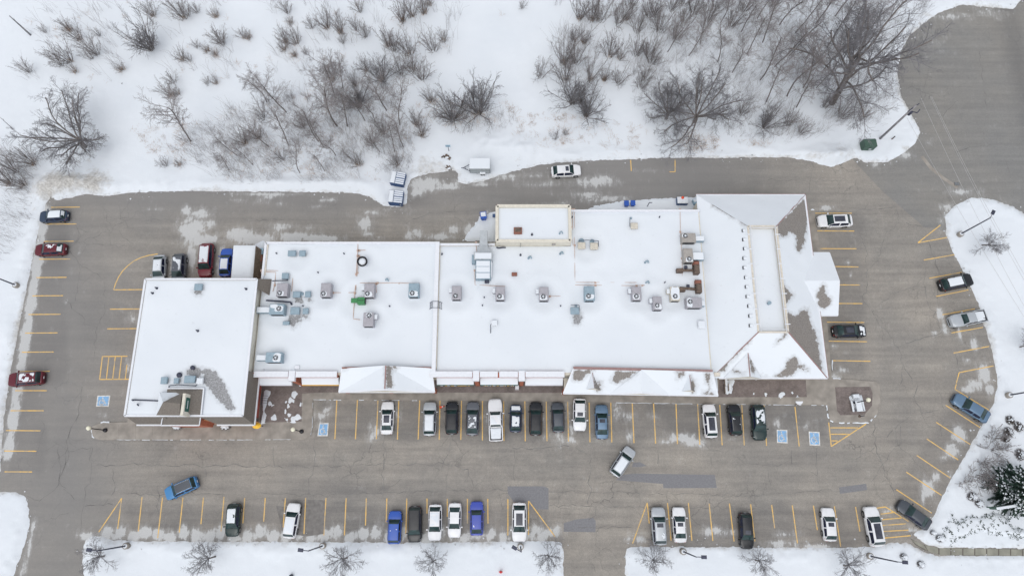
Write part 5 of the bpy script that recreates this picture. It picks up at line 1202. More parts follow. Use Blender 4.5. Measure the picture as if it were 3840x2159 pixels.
# utility pole and wires
b = P(3298, 522); t = thing('utility_pole', (b.x, b.y, 0), 'tall wooden utility pole at the north east corner with cables running to the lower right', 'utility pole')
HP = 10.0
MB().tube((0, 0, 0), (0, 0, HP), .19, .13).build('pole', M['pole_wood'], t, True, False)
MB().box((0, 0, HP - .6), (2.2, .12, .14), R(35)).build('crossarm', M['dark_pole'], t, False, False)
MB().path([(.1, 0, HP - 1.6), (.8, -.5, HP - 1.2), (1.1, -.1, HP - .9)], .07).build('bracket', M['dark_pole'], t, False, False)
MB().lathe((.28, -.1, HP - 2.4), [(.2, 0), (.22, .1), (.22, .8), (.1, .9)], 10).build('can_transformer', M['dark_pole'], t, True, False)
def wire(name, a, c, sag, label, r=.018):
    a, c = Vector(a), Vector(c); t = thing(name, tuple(a), label, 'cable', 'overhead cables'); mb = MB(); pts = [a.lerp(c, i / 24) - Vector((0, 0, sag * 4 * (i / 24) * (1 - i / 24))) for i in range(25)]
    mb.path([p - a for p in pts], r, 5); mb.build('strand', M['wire'], t, False, False)
tp = Vector((b.x, b.y, HP - .5))
wire('overhead_cable', P(3454, 368, 9.4), P(4000, 1430, 9.0), .8, 'overhead cable over the road, left of the double cable')
wire('overhead_cable', P(3489, 363, 9.6), P(4020, 1356, 9.2), .8, 'overhead cable over the road, left strand of the double cable')
wire('overhead_cable', P(3494, 363, 9.9), P(4036, 1356, 9.5), .8, 'overhead cable over the road, right strand of the double cable')
wire('overhead_cable', P(3400, 440, 7.4), P(3990, 1420, 7.2), .6, 'overhead cable running down across the snow to the right of the lamp post')
c = P(3347, 520, .4); t = thing('marker_post', (c.x, c.y, .1), 'short brown marker post in the snow right of the wooden pole', 'post'); MB().tube((0, 0, 0), (.02, .02, .95), .09, .08).build('shaft', M['rust_metal'], t, False, False); MB().tube((.02, .02, .95), (.02, .02, 1.0), .1, .05).build('top', M['dark_pole'], t, False, False)
# catch basin sump in the road
c = P(3588, 690, 0); t = thing('drain_grate', (c.x, c.y, .01), 'dark drain grate in the road at the end of the pale kerb line', 'drain'); 
MB().box((0, 0, .005), (.75, .5, .02)).build('frame', M['black_metal'], t, False, False)
for k in range(5): MB().box((-.28 + k * .14, 0, .02), (.05, .44, .02)).build('slat', M['grey_metal'], t, False, False)
mb = MB(); pk = [P(*q) for q in Z(2880, 0, [(1160, 1180), (1230, 1270), (1330, 1350), (1430, 1415)])]
for a, b_ in zip(pk[:-1], pk[1:]): ribbon(mb, a, b_, .55, .012)
mb.build('kerb_repair', M['concrete'], bpy.data.objects['road'])
# bins behind the plaza
def cart(u, v, label, mat='bin_blue', rz=0.0, z=0.0, s=1.0, snow=True):
    p = P(u, v, z + .8); t = thing('recycling_cart', (p.x, p.y, z), label, 'bin', 'wheeled bins behind the plaza', rz)
    MB().add([(-.24 * s, -.28 * s, .05), (.24 * s, -.28 * s, .05), (.24 * s, .28 * s, .05), (-.24 * s, .28 * s, .05), (-.32 * s, -.38 * s, 1.0 * s), (.32 * s, -.38 * s, 1.0 * s), (.32 * s, .38 * s, 1.0 * s), (-.32 * s, .38 * s, 1.0 * s)], [(3, 2, 1, 0), (0, 1, 5, 4), (1, 2, 6, 5), (2, 3, 7, 6), (3, 0, 4, 7), (4, 5, 6, 7)]).build('bin_body', M[mat], t, False, False)
    MB().box((0, 0, 1.03 * s), (.7 * s, .84 * s, .07), 0, .03).build('lid', M[mat], t, False, False)
    for x in (-.22, .22): MB().tube((x * s - .04, .36 * s, .12), (x * s + .04, .36 * s, .12), .12, n=10).build('wheel', M['rubber'], t, False, False)
    if snow: MB().box((0, .1, 1.09 * s), (.55 * s, .5 * s, .07), 0, .03).build('snow_cap', M['snow'], t, False, False)
cart(2349, 764, 'blue wheeled bin against the back wall, left of the pair', snow=False); cart(2373, 763, 'blue wheeled bin against the back wall, right of the pair', snow=False)
cart(1813, 812, 'pale blue snowy bin on the drift west of the annex', 'bin_blue', R(8), 0, 1.35); cart(1852, 806, 'narrow dark blue bin against the annex corner', 'dumpster_blue', 0, 0, .6, False)
cart(2607, 756, 'blue bin squeezed by the corner of the hip roof', 'steel_blue', R(20), 0, 1.0); cart(979, 944, 'blue bin behind the slatted shed', 'steel_blue', 0, 0, 1.1, False); cart(975, 972, 'orange red bin behind the slatted shed', 'rust_red', 0, 0, 1.2, False)
c = P(2559, 752, .9); t = thing('storage_box', (c.x, c.y, .1), 'dark blue box with a white snowy lid and a red knob behind the plaza', 'box')
MB().box((0, 0, .45), (1.6, 1.05, .9), 0, .03).build('box_body', M['dumpster_blue'], t, False, False); MB().box((0, 0, .98), (1.6, 1.05, .14), 0, .06).build('snow_lid', M['snow'], t, False, False); MB().lathe((0, .35, 1.05), [(.22, 0), (.2, .15), (.06, .3)], 10).build('red_cone', M['cone_orange'], t, True, False)
# traffic cone, hydrants, bike rack and such
c = P(1655, 1525, .2); t = thing('traffic_cone', (c.x, c.y, 0), 'fallen orange traffic cone between the silver and black SUVs', 'cone', None, R(20))
MB().box((-.2, 0, .2), (.05, .42, .42)).build('cone_base', M['cone_orange'], t, False, False); MB().tube((-.18, 0, .2), (.5, 0, .08), .17, .03, 12).build('cone_body', M['cone_orange'], t, True, False); MB().tube((.08, 0, .155), (.2, 0, .133), .115, .098, 12).build('reflective_band', M['white_trim'], t, True, False)
c = P(1878, 2142, .4); t = thing('fire_hydrant', (c.x, c.y, .15), 'red fire hydrant in the snow of the south lawn', 'hydrant')
MB().lathe((0, 0, 0), [(.2, 0), (.2, .06), (.13, .08), (.13, .6), (.17, .62), (.16, .72), (.05, .84)], 12).build('barrel', M['hydrant_red'], t, True, False)
for s in (-1, 1): MB().tube((s * .1, 0, .48), (s * .26, 0, .48), .07, n=8).build('nozzle', M['hydrant_red'], t, False, False)
c = P(992, 1497, .5); t = thing('bike_rack', (c.x, c.y, .2), 'black wire bike rack on the snow beside the red wall', 'bike rack')
mb = MB(); mb.path([(-.3, -.75, .1), (-.3, -.75, .75), (-.3, .75, .75), (-.3, .75, .1)], .035); mb.build('hoop', M['dark_pole'], t, False, False)
for k in range(4): MB().path([(-.3, -.5 + k * .33, .75), (.35, -.5 + k * .33, .45), (.35, -.5 + k * .33, .05)], .025).build('bar', M['dark_pole'], t, False, False)
c = P(962, 1595, 2.6); t = thing('yellow_canopy', (c.x, c.y, 2.3), 'small rounded yellow canopy at the south east corner of the mansard building', 'canopy')
MB().add([(.62 * math.cos(a) * k, .42 * math.sin(a) * k, .6 - .35 * k * k) for k in (.15, .6, 1.0) for a in [2 * math.pi * i / 14 for i in range(14)]], [(r * 14 + i, r * 14 + 14 + i, r * 14 + 14 + (i + 1) % 14, r * 14 + (i + 1) % 14) for r in range(2) for i in range(14)] + [tuple(range(14))]).build('dome', M['yellow_sign'], t, True, False)
MB().tube((0, .1, -2.2), (0, .1, .4), .05).build('post', M['dark_pole'], t, False, False)
c = P(2982, 1508, .4); t = thing('accessible_sign', (c.x, c.y, .13), 'white half round topped sign on a post at the kerb by the accessible stalls', 'sign'); MB().tube((0, -.4, 0), (0, 0, 1.5), .05).build('post', M['rust_metal'], t, False, False)
MB().add([(.5 * math.cos(math.pi + math.pi * i / 10), .45 * math.sin(math.pi + math.pi * i / 10), 1.55) for i in range(11)] + [(.5 * math.cos(math.pi + math.pi * i / 10), .45 * math.sin(math.pi + math.pi * i / 10), 1.68) for i in range(11)], [tuple(range(10, -1, -1)), tuple(range(11, 22))] + [(i, i + 1, i + 12, i + 11) for i in range(10)] + [(10, 0, 11, 21)]).build('panel', M['white_trim'], t, False, False)
for u, v, L, lab in ((2722, 1434, 1.0, 'snow covered bench nearest the hip roofed building'), (2736, 1452, 1.0, 'snow covered bench in the middle of the three by the hip roofed building'), (2723, 1462, 1.0, 'snow covered bench farthest from the hip roofed building wall')):
    c = P(u, v, .6); t = thing('snowy_bench', (c.x, c.y, .15), lab, 'bench', 'snow covered benches'); MB().box((0, 0, .42), (.42, L, .06)).build('seat', M['wood_slat'], t, False, False); MB().box((-.22, 0, .62), (.05, L, .36)).build('backrest', M['wood_slat'], t, False, False)
    for y in (-.4, .4): MB().box((0, y * L, .2), (.38, .06, .4)).build('leg', M['dark_pole'], t, False, False)
    MB().box((.02, 0, .53), (.4, L, .18), 0, .07).build('snow_cap', M['snow'], t, False, False)
c = P(3214, 1508, .6); t = thing('picnic_table', (c.x, c.y, .15), 'snow heaped picnic table in the brick island with the globe lamp', 'table', None, R(4))
for k in range(5): MB().box((-.3 + k * .16, -.5, .74), (.13, 1.5, .05)).build('plank', M['wood_slat'], t, False, False)
for s in (-1, 1): MB().box((s * .75, -.5, .44), (.25, 1.5, .05)).build('seat', M['wood_slat'], t, False, False)
for y in (-1.1, .1): MB().box((0, y, .38), (1.3, .08, .7)).build('leg', M['dark_pole'], t, False, False)
MB().box((0, -.5, .85), (.84, 1.55, .18), 0, .08).build('snow_cap', M['snow'], t, False, False)
for s in (-1, 1): MB().box((s * .75, -.5, .52), (.26, 1.5, .12), 0, .05).build('snow_cap', M['snow'], t, False, False)
pl_ = MB().box((0, .85, .3), (.9, .6, .5), 0, .1).build('planter', M['grey_metal'], t, False, False); MB().box((0, .85, .6), (.86, .56, .16), 0, .07).build('snow_cap', M['snow'], pl_, False, False)
c = P(1092, 2156, .4); t = thing('stub_post', (c.x, c.y, .1), 'dark stub post at the bottom edge of the south lawn', 'post'); MB().lathe((0, 0, 0), [(.18, 0), (.15, .8), (.05, .95)], 10).build('shaft', M['dark_pole'], t, True, False); MB().box((.1, -.1, .3), (.3, .3, .4), .4).build('foot', M['dark_pole'], t, False, False)
c = P(3226, 1560, .3); t = thing('drain_stub', (c.x, c.y, .13), 'rusty standpipe stub on the island walk', 'pipe'); MB().tube((0, 0, 0), (.35, .05, .7), .05).build('pipe', M['dark_pole'], t, False, False); MB().lathe((0, 0, 0), [(.2, 0), (.18, .08), (.05, .12)], 10).build('flange', M['rust_metal'], t, True, False)
# freestanding sign at the lower right
b = P(3698, 1894, .3); t = thing('plaza_sign', (b.x + 1.6, b.y, .1), 'free standing sign board on a grey frame in front of the spruce', 'sign', None, R(8))
for x in (-1.5, 1.6): MB().box((x, 0, 1.4), (.14, .14, 2.8)).build('post', M['transformer_green'], t, False, False)
MB().box((0, 0, 2.2), (4.2, .3, 1.5)).build('board', M['transformer_green'], t, False, False); MB().box((.7, -.16, 2.2), (2.0, .03, 1.2)).build('panel', M['beige_wall'], t, False, False); MB().box((0, 0, 2.99), (4.3, .34, .1), 0, .04).build('snow_cap', M['snow'], t, False, False)
# ================================================================== vehicles
COLORS = dict(white=(.74, .75, .77), silver=(.44, .47, .50), grey=(.12, .13, .15), dark_grey=(.07, .08, .095), black=(.012, .014, .018), blue=(.035, .10, .42), light_blue=(.06, .22, .46), violet_blue=(.055, .085, .40), steel=(.13, .21, .31), red=(.17, .018, .03), maroon=(.11, .012, .022), navy=(.03, .05, .09), green_black=(.012, .03, .03))
for k_, c_ in COLORS.items(): mk_paint('paint_' + k_, c_, metal=.25 if k_ in ('silver', 'grey', 'steel', 'dark_grey') else 0.0)
SPEC = dict(  # length, width, roof height, hood height at cowl, belt height; cowl, roof front, roof rear, tail-glass foot (x from the middle, forward +)
    sedan=dict(L=4.75, W=1.84, H=1.45, zh=.98, zb=.96, cw=1.22, rf=.42, rr=-1.12, tb=-1.80, deck=1.04, wt=.70),
    suv=dict(L=4.65, W=1.87, H=1.68, zh=1.06, zb=1.03, cw=1.2, rf=.5, rr=-1.75, tb=-2.12, deck=1.08, wt=.73),
    crossover=dict(L=4.6, W=1.86, H=1.58, zh=1.02, zb=1.0, cw=1.2, rf=.46, rr=-1.42, tb=-2.02, deck=1.06, wt=.71),
    hatch=dict(L=4.2, W=1.76, H=1.5, zh=1.0, zb=.97, cw=1.05, rf=.38, rr=-1.38, tb=-1.88, deck=1.0, wt=.72),
    van=dict(L=5.05, W=1.96, H=1.76, zh=1.08, zb=1.03, cw=1.5, rf=.75, rr=-2.0, tb=-2.35, deck=1.08, wt=.76),
    pickup=dict(L=5.75, W=1.98, H=1.88, zh=1.2, zb=1.2, cw=1.1, rf=.55, rr=-.75, tb=-.98, deck=1.18, wt=.76))
CARS = {}
def smooth(t): t = max(0, min(1, t)); return t * t * (3 - 2 * t)
def car_parts(kind):
    if kind in CARS: return CARS[kind]
    s = SPEC[kind]; L, W, H = s['L'], s['W'], s['H']; hl = L / 2
    wx = (hl - .88, -(hl - .95)); wr = .34 if kind not in ('pickup', 'suv', 'van') else .37
    def wid(x):
        t = min(.999, abs(x) / hl); p = 6.5 if x > 0 else 9
        return W / 2 * (1 - t ** p) ** (1 / p) * (1 - .04 * t * t)
    def top(x):
        if x > s['cw']:
            t = (x - s['cw']) / (hl - s['cw']); return s['zh'] - .16 * t ** 1.6 - .28 * max(0, (t - .86) / .14) ** 2
        if x > s['tb']: return s['zh'] + (s['zb'] - s['zh']) * min(1, (s['cw'] - x) / .6)
        t = (s['tb'] - x) / max(.05, (s['tb'] + hl)); return s['deck'] - .05 * t - .30 * max(0, (t - .8) / .2) ** 2
    def bot(x):
        z = .22
        for c in wx:
            d = abs(x - c); ra = wr + .07
            if d < ra: z = max(z, wr + math.sqrt(ra * ra - d * d) * .92)
        return min(z, top(x) - .12)
    xs = sorted({round(hl * math.sin(math.pi / 2 * t) * .9985, 4) for t in np.linspace(-1, 1, 47)} | {round(c + d, 4) for c in wx for d in (-.44, -.4, -.3, -.15, 0, .15, .3, .4, .44)})
    prof = ((.90, 0), (.985, .22), (1.0, .5), (.985, .8), (.935, .94), (.82, 1.0), (.42, 1.0), (0, 1.0))
    vs, fs = [], []
    n = len(prof) * 2 - 1
    for x in xs:
        w_, zt_, zb_ = wid(x), top(x), bot(x)
        row = [(x, w_ * a, zb_ + (zt_ - zb_) * b + (.035 * (1 - a * a) if b == 1.0 else 0)) for a, b in prof]
        vs += row + [(x, -y, z) for x, y, z in row[-2::-1]]
    for i in range(len(xs) - 1):
        for j in range(n - 1): fs.append((i * n + j, (i + 1) * n + j, (i + 1) * n + j + 1, i * n + j + 1))
    fs += [tuple(range(n)), tuple((len(xs) - 1) * n + j for j in range(n - 1, -1, -1))]
    P_ = {'body': (vs, fs, True)}
    # greenhouse
    cw, rf, rr, tb, zb = s['cw'], s['rf'], s['rr'], s['tb'], s['zb']
    def ch(x):
        crown = H - .035 * ((x - (rf + rr) / 2) / ((rf - rr) / 2 + .01)) ** 2
        if x > rf:
            t = (cw - x) / (cw - rf); return zb - .02 + (H - .035 - zb + .02) * (1 - (1 - t) ** 1.25)
        if x < rr:
            t = (x - tb) / (rr - tb); return s['deck'] - .02 + (H - .035 - s['deck'] + .02) * (1 - (1 - t) ** 1.3)
        return crown
    gx = list(np.linspace(tb, rr, 6)) + list(np.linspace(rr, rf, 13))[1:] + list(np.linspace(rf, cw, 7))[1:]
    gv = []; gp = 13
    wt = W / 2 * s['wt']
    def cwid(x):
        e = min(1, (x - tb + .35) / .6, (cw - x + .5) / .6); return wid(x) * .905 * (.93 + .07 * smooth(e))
    rows = []
    for x in gx:
        c = ch(x); h = max(0, (c - zb) / (H - zb)); wb = cwid(x); w2 = wb + (wt - wb) * h
        half = [(wb, zb - .05), (wb * .5 + w2 * .5 + .02 * h, (zb + c - .06 * h) / 2), (w2 * 1.0, c - .07 * h), (w2 * .95, c - .02 * h), (w2 * .84, c), (w2 * .42, c + .018 * h), (0, c + .025 * h)]
        rows.append([(x, y, z) for y, z in half] + [(x, -y, z) for y, z in half[-2::-1]])
    groups = {}
    mid_ = (rf + rr) / 2 + .05
    for i in range(len(gx) - 1):
        xa = (gx[i] + gx[i + 1]) / 2
        for j in range(gp - 1):
            jj = j if j < 6 else 11 - j
            sd = 'l' if j < 6 else 'r'
            q = [rows[i][j], rows[i + 1][j], rows[i + 1][j + 1], rows[i][j + 1]]
            if jj >= 4 or (jj == 3 and (xa > rf or xa < rr) and kind != 'pickup'):
                g_ = 'windshield' if xa > rf else ('rear_window' if xa < rr else 'roof')
            elif jj in (0, 1) and rr * .98 - .15 < xa < rf + (cw - rf) * .7 and abs(xa - mid_) > .06:
                g_ = 'side_window_' + sd + ('f' if xa > mid_ else 'b')
            else: g_ = 'roof'
            groups.setdefault(g_, []).append(q)
    for g_, qs in groups.items():
        idx, v_, f_ = {}, [], []
        for q in qs:
            f = []
            for p in q:
                k = tuple(round(float(c), 5) for c in p)
                if k not in idx: idx[k] = len(v_); v_.append(k)
                f.append(idx[k])
            f_.append(tuple(f))
        P_[g_] = (v_, f_, True)
    def mbp(mb, sm=False): return (mb.v, mb.f, sm)
    for i, x in enumerate(wx):
        for sd in (-1, 1):
            y = sd * (W / 2 - .02)
            P_['wheel_%d%d' % (i, sd)] = mbp(MB().tube((x, y - sd * .22, wr), (x, y, wr), wr, n=20))
            P_['rim_%d%d' % (i, sd)] = mbp(MB().tube((x, y, wr), (x, y + sd * .012, wr), wr * .66, wr * .6, n=14))
    for sd in (-1, 1):
        x = hl - .2; w_ = wid(x)
        P_['headlight_%d' % sd] = mbp(MB().add([(hl - .42, sd * (wid(hl - .42) * .90), top(hl - .42) + .012), (hl - .42, sd * (wid(hl - .42) * .995), top(hl - .42) - .10), (hl - .08, sd * wid(hl - .08) * .97, top(hl - .08) - .08), (hl - .05, sd * wid(hl - .08) * .62, top(hl - .05) + .035), (hl - .2, sd * w_ * .72, top(x) + .03)], [(0, 1, 2, 3, 4)][::1]))
        xr = -hl
        P_['taillight_%d' % sd] = mbp(MB().add([(xr + .32, sd * wid(xr + .32) * .965, top(xr + .32) + .005), (xr + .32, sd * wid(xr + .32) * 1.005, top(xr + .32) - .16), (xr + .03, sd * wid(xr + .03) * 1.0, top(xr + .06) - .12), (xr - .01, sd * W / 2 * .55, top(xr + .06) - .10), (xr + .05, sd * W / 2 * .58, top(xr + .1) + .03)], [(0, 1, 2, 3, 4)]))
        xm = cw - .32; mw = wid(xm)
        P_['mirror_%d' % sd] = mbp(MB().box((xm, sd * (mw + .09), zb + .08), (.16, .24, .15), 0, .04))
        P_['rail_%d' % sd] = mbp(MB().tube((rf - .2, sd * wt * .86, H - .0), (rr + .15, sd * wt * .86, H - .0), .022, n=6))
    P_['grille'] = mbp(MB().box((hl - .02, 0, .58), (.06, W * .52, .2)))
    P_['lower_bumper'] = mbp(MB().box((-hl + .02, 0, .42), (.07, W * .66, .16)))
    P_['plate'] = mbp(MB().box((-hl - .01, 0, .75), (.03, .32, .14)))
    P_['wiper'] = mbp(MB().tube((cw - .05, .1, zb + .05), (cw - .22, -.5, zb + .17), .014, n=4).tube((cw - .05, .6, zb + .03), (cw - .22, .05, zb + .18), .014, n=4))
    def panel(x0, x1, wf):
        m = MB(); q = []
        for x in np.linspace(x0, x1, 7): q.append(x)
        v_, f_ = [], []
        for x in q:
            for k in range(5): y = wt * wf * (-1 + k / 2); v_.append((float(x), y, ch(x) + .032 + .004 * (1 - (y / wt) ** 2)))
        for i in range(6):
            for k in range(4): f_.append((i * 5 + k, i * 5 + k + 1, (i + 1) * 5 + k + 1, (i + 1) * 5 + k))
        return (v_, f_, True)
    P_['sunroof'] = panel(rf - .12, rf - .62, .58); P_['panorama'] = panel(rf - .12, rr + .35, .62); P_['black_roof'] = panel(rf - .02, rr + .06, .84)
    if kind == 'pickup':
        b0, b1_ = tb - .08, -hl + .1
        P_['bed_cover'] = mbp(MB().box(((b0 + b1_) / 2, 0, s['deck'] + .02), (b0 - b1_, W * .80, .06), 0, .02))
        for sd in (-1, 1): P_['bed_rail_%d' % sd] = mbp(MB().box(((b0 + b1_) / 2, sd * W * .445, s['deck'] + .06), (b0 - b1_ + .05, .12, .14), 0, .03))
        P_['tailgate'] = mbp(MB().box((-hl + .08, 0, s['deck'] + .05), (.1, W * .86, .16), 0, .03))
    out = {}
    for k, (v_, f_, sm) in P_.items():
        me = to_mesh(k, [tuple(float(c) for c in p) for p in v_], f_, M['rubber'], sm)
        out[k] = me
    CARS[kind] = (out, s, ch, top, wid, wt)
    return CARS[kind]
def car_snow(kind, where, seed, cover):
    out, s, ch, top, wid, wt = car_parts(kind); r = random.Random(seed)
    if where == 'roof': x0, x1, hw, f, base = s['rr'] + .02, s['rf'] - .02, wt * .88, ch, .02
    elif where == 'hood': x0, x1, hw, f, base = s['cw'] + .12, s['L'] / 2 - .22, s['W'] * .39, top, .03
    elif where == 'glass': x0, x1, hw, f, base = s['tb'] + .08, s['rr'], wt * .85, ch, .01
    else: x0, x1, hw, f, base = -s['L'] / 2 + .16, s['tb'] - .12, s['W'] * .38, top, .09
    nx, ny = 22, 12; v_, f_ = [], []
    ox = r.uniform(0, 50)
    for i in range(nx):
        x = x0 + (x1 - x0) * i / (nx - 1)
        for j in range(ny):
            y = hw * (-1 + 2 * j / (ny - 1))
            e = min(i / 2.2, (nx - 1 - i) / 2.2, j / 1.5, (ny - 1 - j) / 1.5, 1)
            n_ = mnoise.noise(Vector((x * 1.3 + ox, y * 1.3, seed))) + .5 * mnoise.noise(Vector((x * 4 + ox, y * 4, seed)))
            k = min(1, max(0, (cover + n_ * .9) * 1.6)) * smooth(e)
            v_.append((x, y, f(x) + base - .045 + .085 * k))
    for i in range(nx - 1):
        for j in range(ny - 1): f_.append((i * ny + j, (i + 1) * ny + j, (i + 1) * ny + j + 1, i * ny + j + 1))
    return to_mesh('snow', v_, f_, M['snow'], True)
NCAR = [0]
def car(kind, color, f, r, label, opts='', name=None, cover=.55):
    """f, r: front and rear end in photo pixels"""
    NCAR[0] += 1
    a, b = P(*f, .75), P(*r, .75); d = a - b; rz = math.atan2(d.y, d.x)
    out, s, ch, top, wid, wt = car_parts(kind)
    k = max(.90, min(1.12, d.length / s['L']))
    c = (a + b) / 2
    nm = name or {'sedan': 'sedan_car', 'suv': 'suv_car', 'crossover': 'crossover_car', 'hatch': 'hatchback_car', 'van': 'minivan', 'pickup': 'pickup_truck'}[kind]
    t = thing(nm, (c.x, c.y, .008), label, 'pickup' if kind == 'pickup' else 'car', 'cars in the parking lot', rz)
    t.scale = (k, min(1.06, max(.97, k)), min(1.05, max(.97, k)))
    def add(key, nm, mat, parent=None):
        o = link(nm, out[key], parent or t)
        o.material_slots[0].link = 'OBJECT'; o.material_slots[0].material = M[mat]
        return o
    pm = 'paint_' + color
    add('body', 'body', pm); ro = add('roof', 'roof', pm)
    add('windshield', 'windshield', 'auto_glass')
    if 'rear_window' in out: add('rear_window', 'rear_window', 'auto_glass')
    for q in out:
        if q.startswith('side_window'): add(q, 'side_window', 'side_glass')
    for i in (0, 1):
        for sd in (-1, 1):
            w_ = add('wheel_%d%d' % (i, sd), 'wheel', 'rubber'); add('rim_%d%d' % (i, sd), 'rim', 'rim', w_)
    for sd in (-1, 1):
        add('headlight_%d' % sd, 'headlight', 'head_lamp'); add('taillight_%d' % sd, 'taillight', 'tail_red'); add('mirror_%d' % sd, 'mirror', pm)
        if 'rails' in opts: add('rail_%d' % sd, 'roof_rail', 'rim', ro)
    add('grille', 'grille', 'black_metal'); add('lower_bumper', 'bumper', 'black_metal'); add('plate', 'license_plate', 'white_trim'); add('wiper', 'wiper', 'black_metal')
    if 'sunroof' in opts: add('sunroof', 'sunroof', 'roof_glass', ro)
    if 'pano' in opts: add('panorama', 'sunroof', 'roof_glass', ro)
    if 'blackroof' in opts: add('black_roof', 'roof_panel', 'paint_dark_grey', ro)
    if kind == 'pickup':
        add('bed_cover', 'bed_cover', 'black_metal'); add('tailgate', 'tailgate', pm)
        for sd in (-1, 1): add('bed_rail_%d' % sd, 'bed_rail', pm)
    for wh, key in (('roof', 'S'), ('hood', 'H'), ('glass', 'G'), ('deck', 'D')):
        if key in opts: link('snow_cover', car_snow(kind, wh, NCAR[0] * 3 + ord(key), cover if wh == 'roof' else (.75 if wh != 'hood' else .5)), t)
    return t
z1 = lambda ox, oy, a, b: (Z(ox, oy, [a])[0], Z(ox, oy, [b])[0])
A = (0, 720)
car('suv', 'navy', *z1(*A, (302, 190), (510, 178)), 'dark blue SUV with snowy roof, northernmost of the western stalls', 'S G rails', cover=.75)
car('crossover', 'maroon', *z1(*A, (264, 440), (498, 430)), 'maroon car with a small snow patch on its roof in the western stalls', 'S G', cover=.02)
car('suv', 'maroon', *z1(*A, (66, 1418), (332, 1398)), 'maroon SUV with snow streaked roof, alone in the south western stalls', 'S rails', cover=.42)
car('crossover', 'silver', (594, 1066), (601, 957), 'silver car with thick roof snow behind the mansard building, leftmost of four', 'S D', cover=.85)
car('suv', 'grey', (668, 1070), (676, 953), 'dark grey SUV with patchy snow behind the mansard building, second from the left', 'S rails', cover=.25)
car('van', 'red', (768, 1040), (779, 914), 'red minivan with snowy roof behind the mansard building', 'S rails', cover=.65)
car('crossover', 'blue', (853, 931), (843, 1036), 'blue car with a white roof parked against the slatted shed', 'S', cover=.95)
A = (0, 1439)
car('suv', 'light_blue', *z1(*A, (1247, 838), (1488, 732)), 'light blue SUV with black roof and bright rails driving through the lot', 'blackroof rails')
car('suv', 'green_black', *z1(*A, (1750, 1140), (1768, 912)), 'black SUV with white snowy roof, leftmost car of the bottom row', 'S', cover=.7)
A = (960, 1439)
car('suv', 'white', *z1(*A, (292, 896), (248, 1162)), 'white SUV parked aslant in the bottom row left half', 'S', cover=.8)
car('suv', 'blue', *z1(*A, (1052, 957), (1040, 1203)), 'blue SUV with a pointed snow patch on its roof, bottom row', 'S', cover=-.02)
car('van', 'black', *z1(*A, (1196, 1194), (1200, 922)), 'black minivan between the blue and the white car in the bottom row', '')
car('crossover', 'white', *z1(*A, (1347, 1182), (1354, 907)), 'white car just right of the black minivan in the bottom row', 'S', cover=.5)
car('sedan', 'white', *z1(*A, (1495, 1160), (1502, 895)), 'white sedan left of the violet blue car in the bottom row', '')
car('crossover', 'violet_blue', *z1(*A, (1665, 883), (1665, 1142)), 'violet blue car in the bottom row with a snow speck on its roof', 'S', cover=-.28)
car('sedan', 'white', *z1(*A, (995, 130), (986, 380)), 'white sedan with dark sunroof, leftmost car of the front row', 'pano')
car('suv', 'silver', *z1(*A, (1314, 134), (1308, 390)), 'silver SUV with white roof left of the fallen cone, front row', 'S rails', cover=.95)
car('suv', 'black', *z1(*A, (1480, 132), (1477, 380)), 'black SUV right of the fallen cone, front row', '')
car('crossover', 'grey', *z1(*A, (1638, 132), (1631, 388)), 'dark grey car with a strip of roof snow left of the white pickup', 'S', cover=.22)
car('pickup', 'white', *z1(*A, (1802, 110), (1812, 432)), 'white pickup truck with a snowy bed in the front row', 'S D', cover=.5)
A = (1920, 1439)
car('hatch', 'navy', *z1(*A, (30, 156), (26, 362)), 'small dark car with snowy roof right of the white pickup', 'S H', cover=.5)
car('suv', 'black', *z1(*A, (181, 134), (178, 387)), 'black SUV, left one of the two black cars side by side in the front row', '')
car('crossover', 'dark_grey', *z1(*A, (342, 136), (350, 365)), 'dark charcoal car left of the white car parked tail to the shops', '')
car('hatch', 'white', *z1(*A, (510, 355), (510, 110)), 'white hatchback parked tail to the shops, left of the steel blue sedan', 'sunroof')
car('sedan', 'steel', *z1(*A, (674, 154), (680, 415)), 'steel blue sedan at the right end of the long front row group', 'sunroof')
car('suv', 'white', *z1(*A, (1480, 150), (1504, 405)), 'white SUV with large dark sunroof, left of three at the right of the front row', 'pano')
car('suv', 'black', *z1(*A, (1668, 153), (1690, 388)), 'black SUV with bright roof rails, middle of three at the right of the front row', 'rails S', cover=-.22)
car('suv', 'green_black', *z1(*A, (1870, 425), (1848, 156)), 'black SUV with snow on its roof, next to the accessible stalls', 'S rails', cover=.38)
car('suv', 'silver', *z1(*A, (903, 484), (768, 686)), 'silver SUV with roof bars driving across the middle of the lot', 'S rails', cover=.7)
car('crossover', 'white', *z1(*A, (55, 1190), (55, 894)), 'white SUV with a sunroof beside the painted wedge, bottom row', 'pano')
car('suv', 'silver', *z1(*A, (1098, 926), (1116, 1214)), 'silver SUV with snowy rear roof, left one of a pair under a bare tree', 'sunroof S', cover=.05)
car('sedan', 'white', *z1(*A, (1255, 926), (1270, 1195)), 'white sedan with dark sunroof, right one of a pair in the bottom row', 'sunroof')
car('suv', 'black', *z1(*A, (1772, 1244), (1757, 971)), 'black SUV parked alone in the right half of the bottom row', 'sunroof')
A = (2880, 1439)
car('hatch', 'white', *z1(*A, (446, 931), (470, 1185)), 'white hatchback with dark sunroof in the right half of the bottom row', 'sunroof')
car('suv', 'white', *z1(*A, (766, 922), (826, 1224)), 'long white SUV with a big dark sunroof beside the hatched corner', 'pano')
car('sedan', 'dark_grey', *z1(*A, (984, 898), (1218, 1072)), 'dark grey sedan in the slanted stall nearest the hatched corner', '')
car('sedan', 'steel', *z1(*A, (1402, 100), (1660, 262)), 'dark blue grey sedan in the uppermost slanted stall at the right', '')
A = (2880, 720)
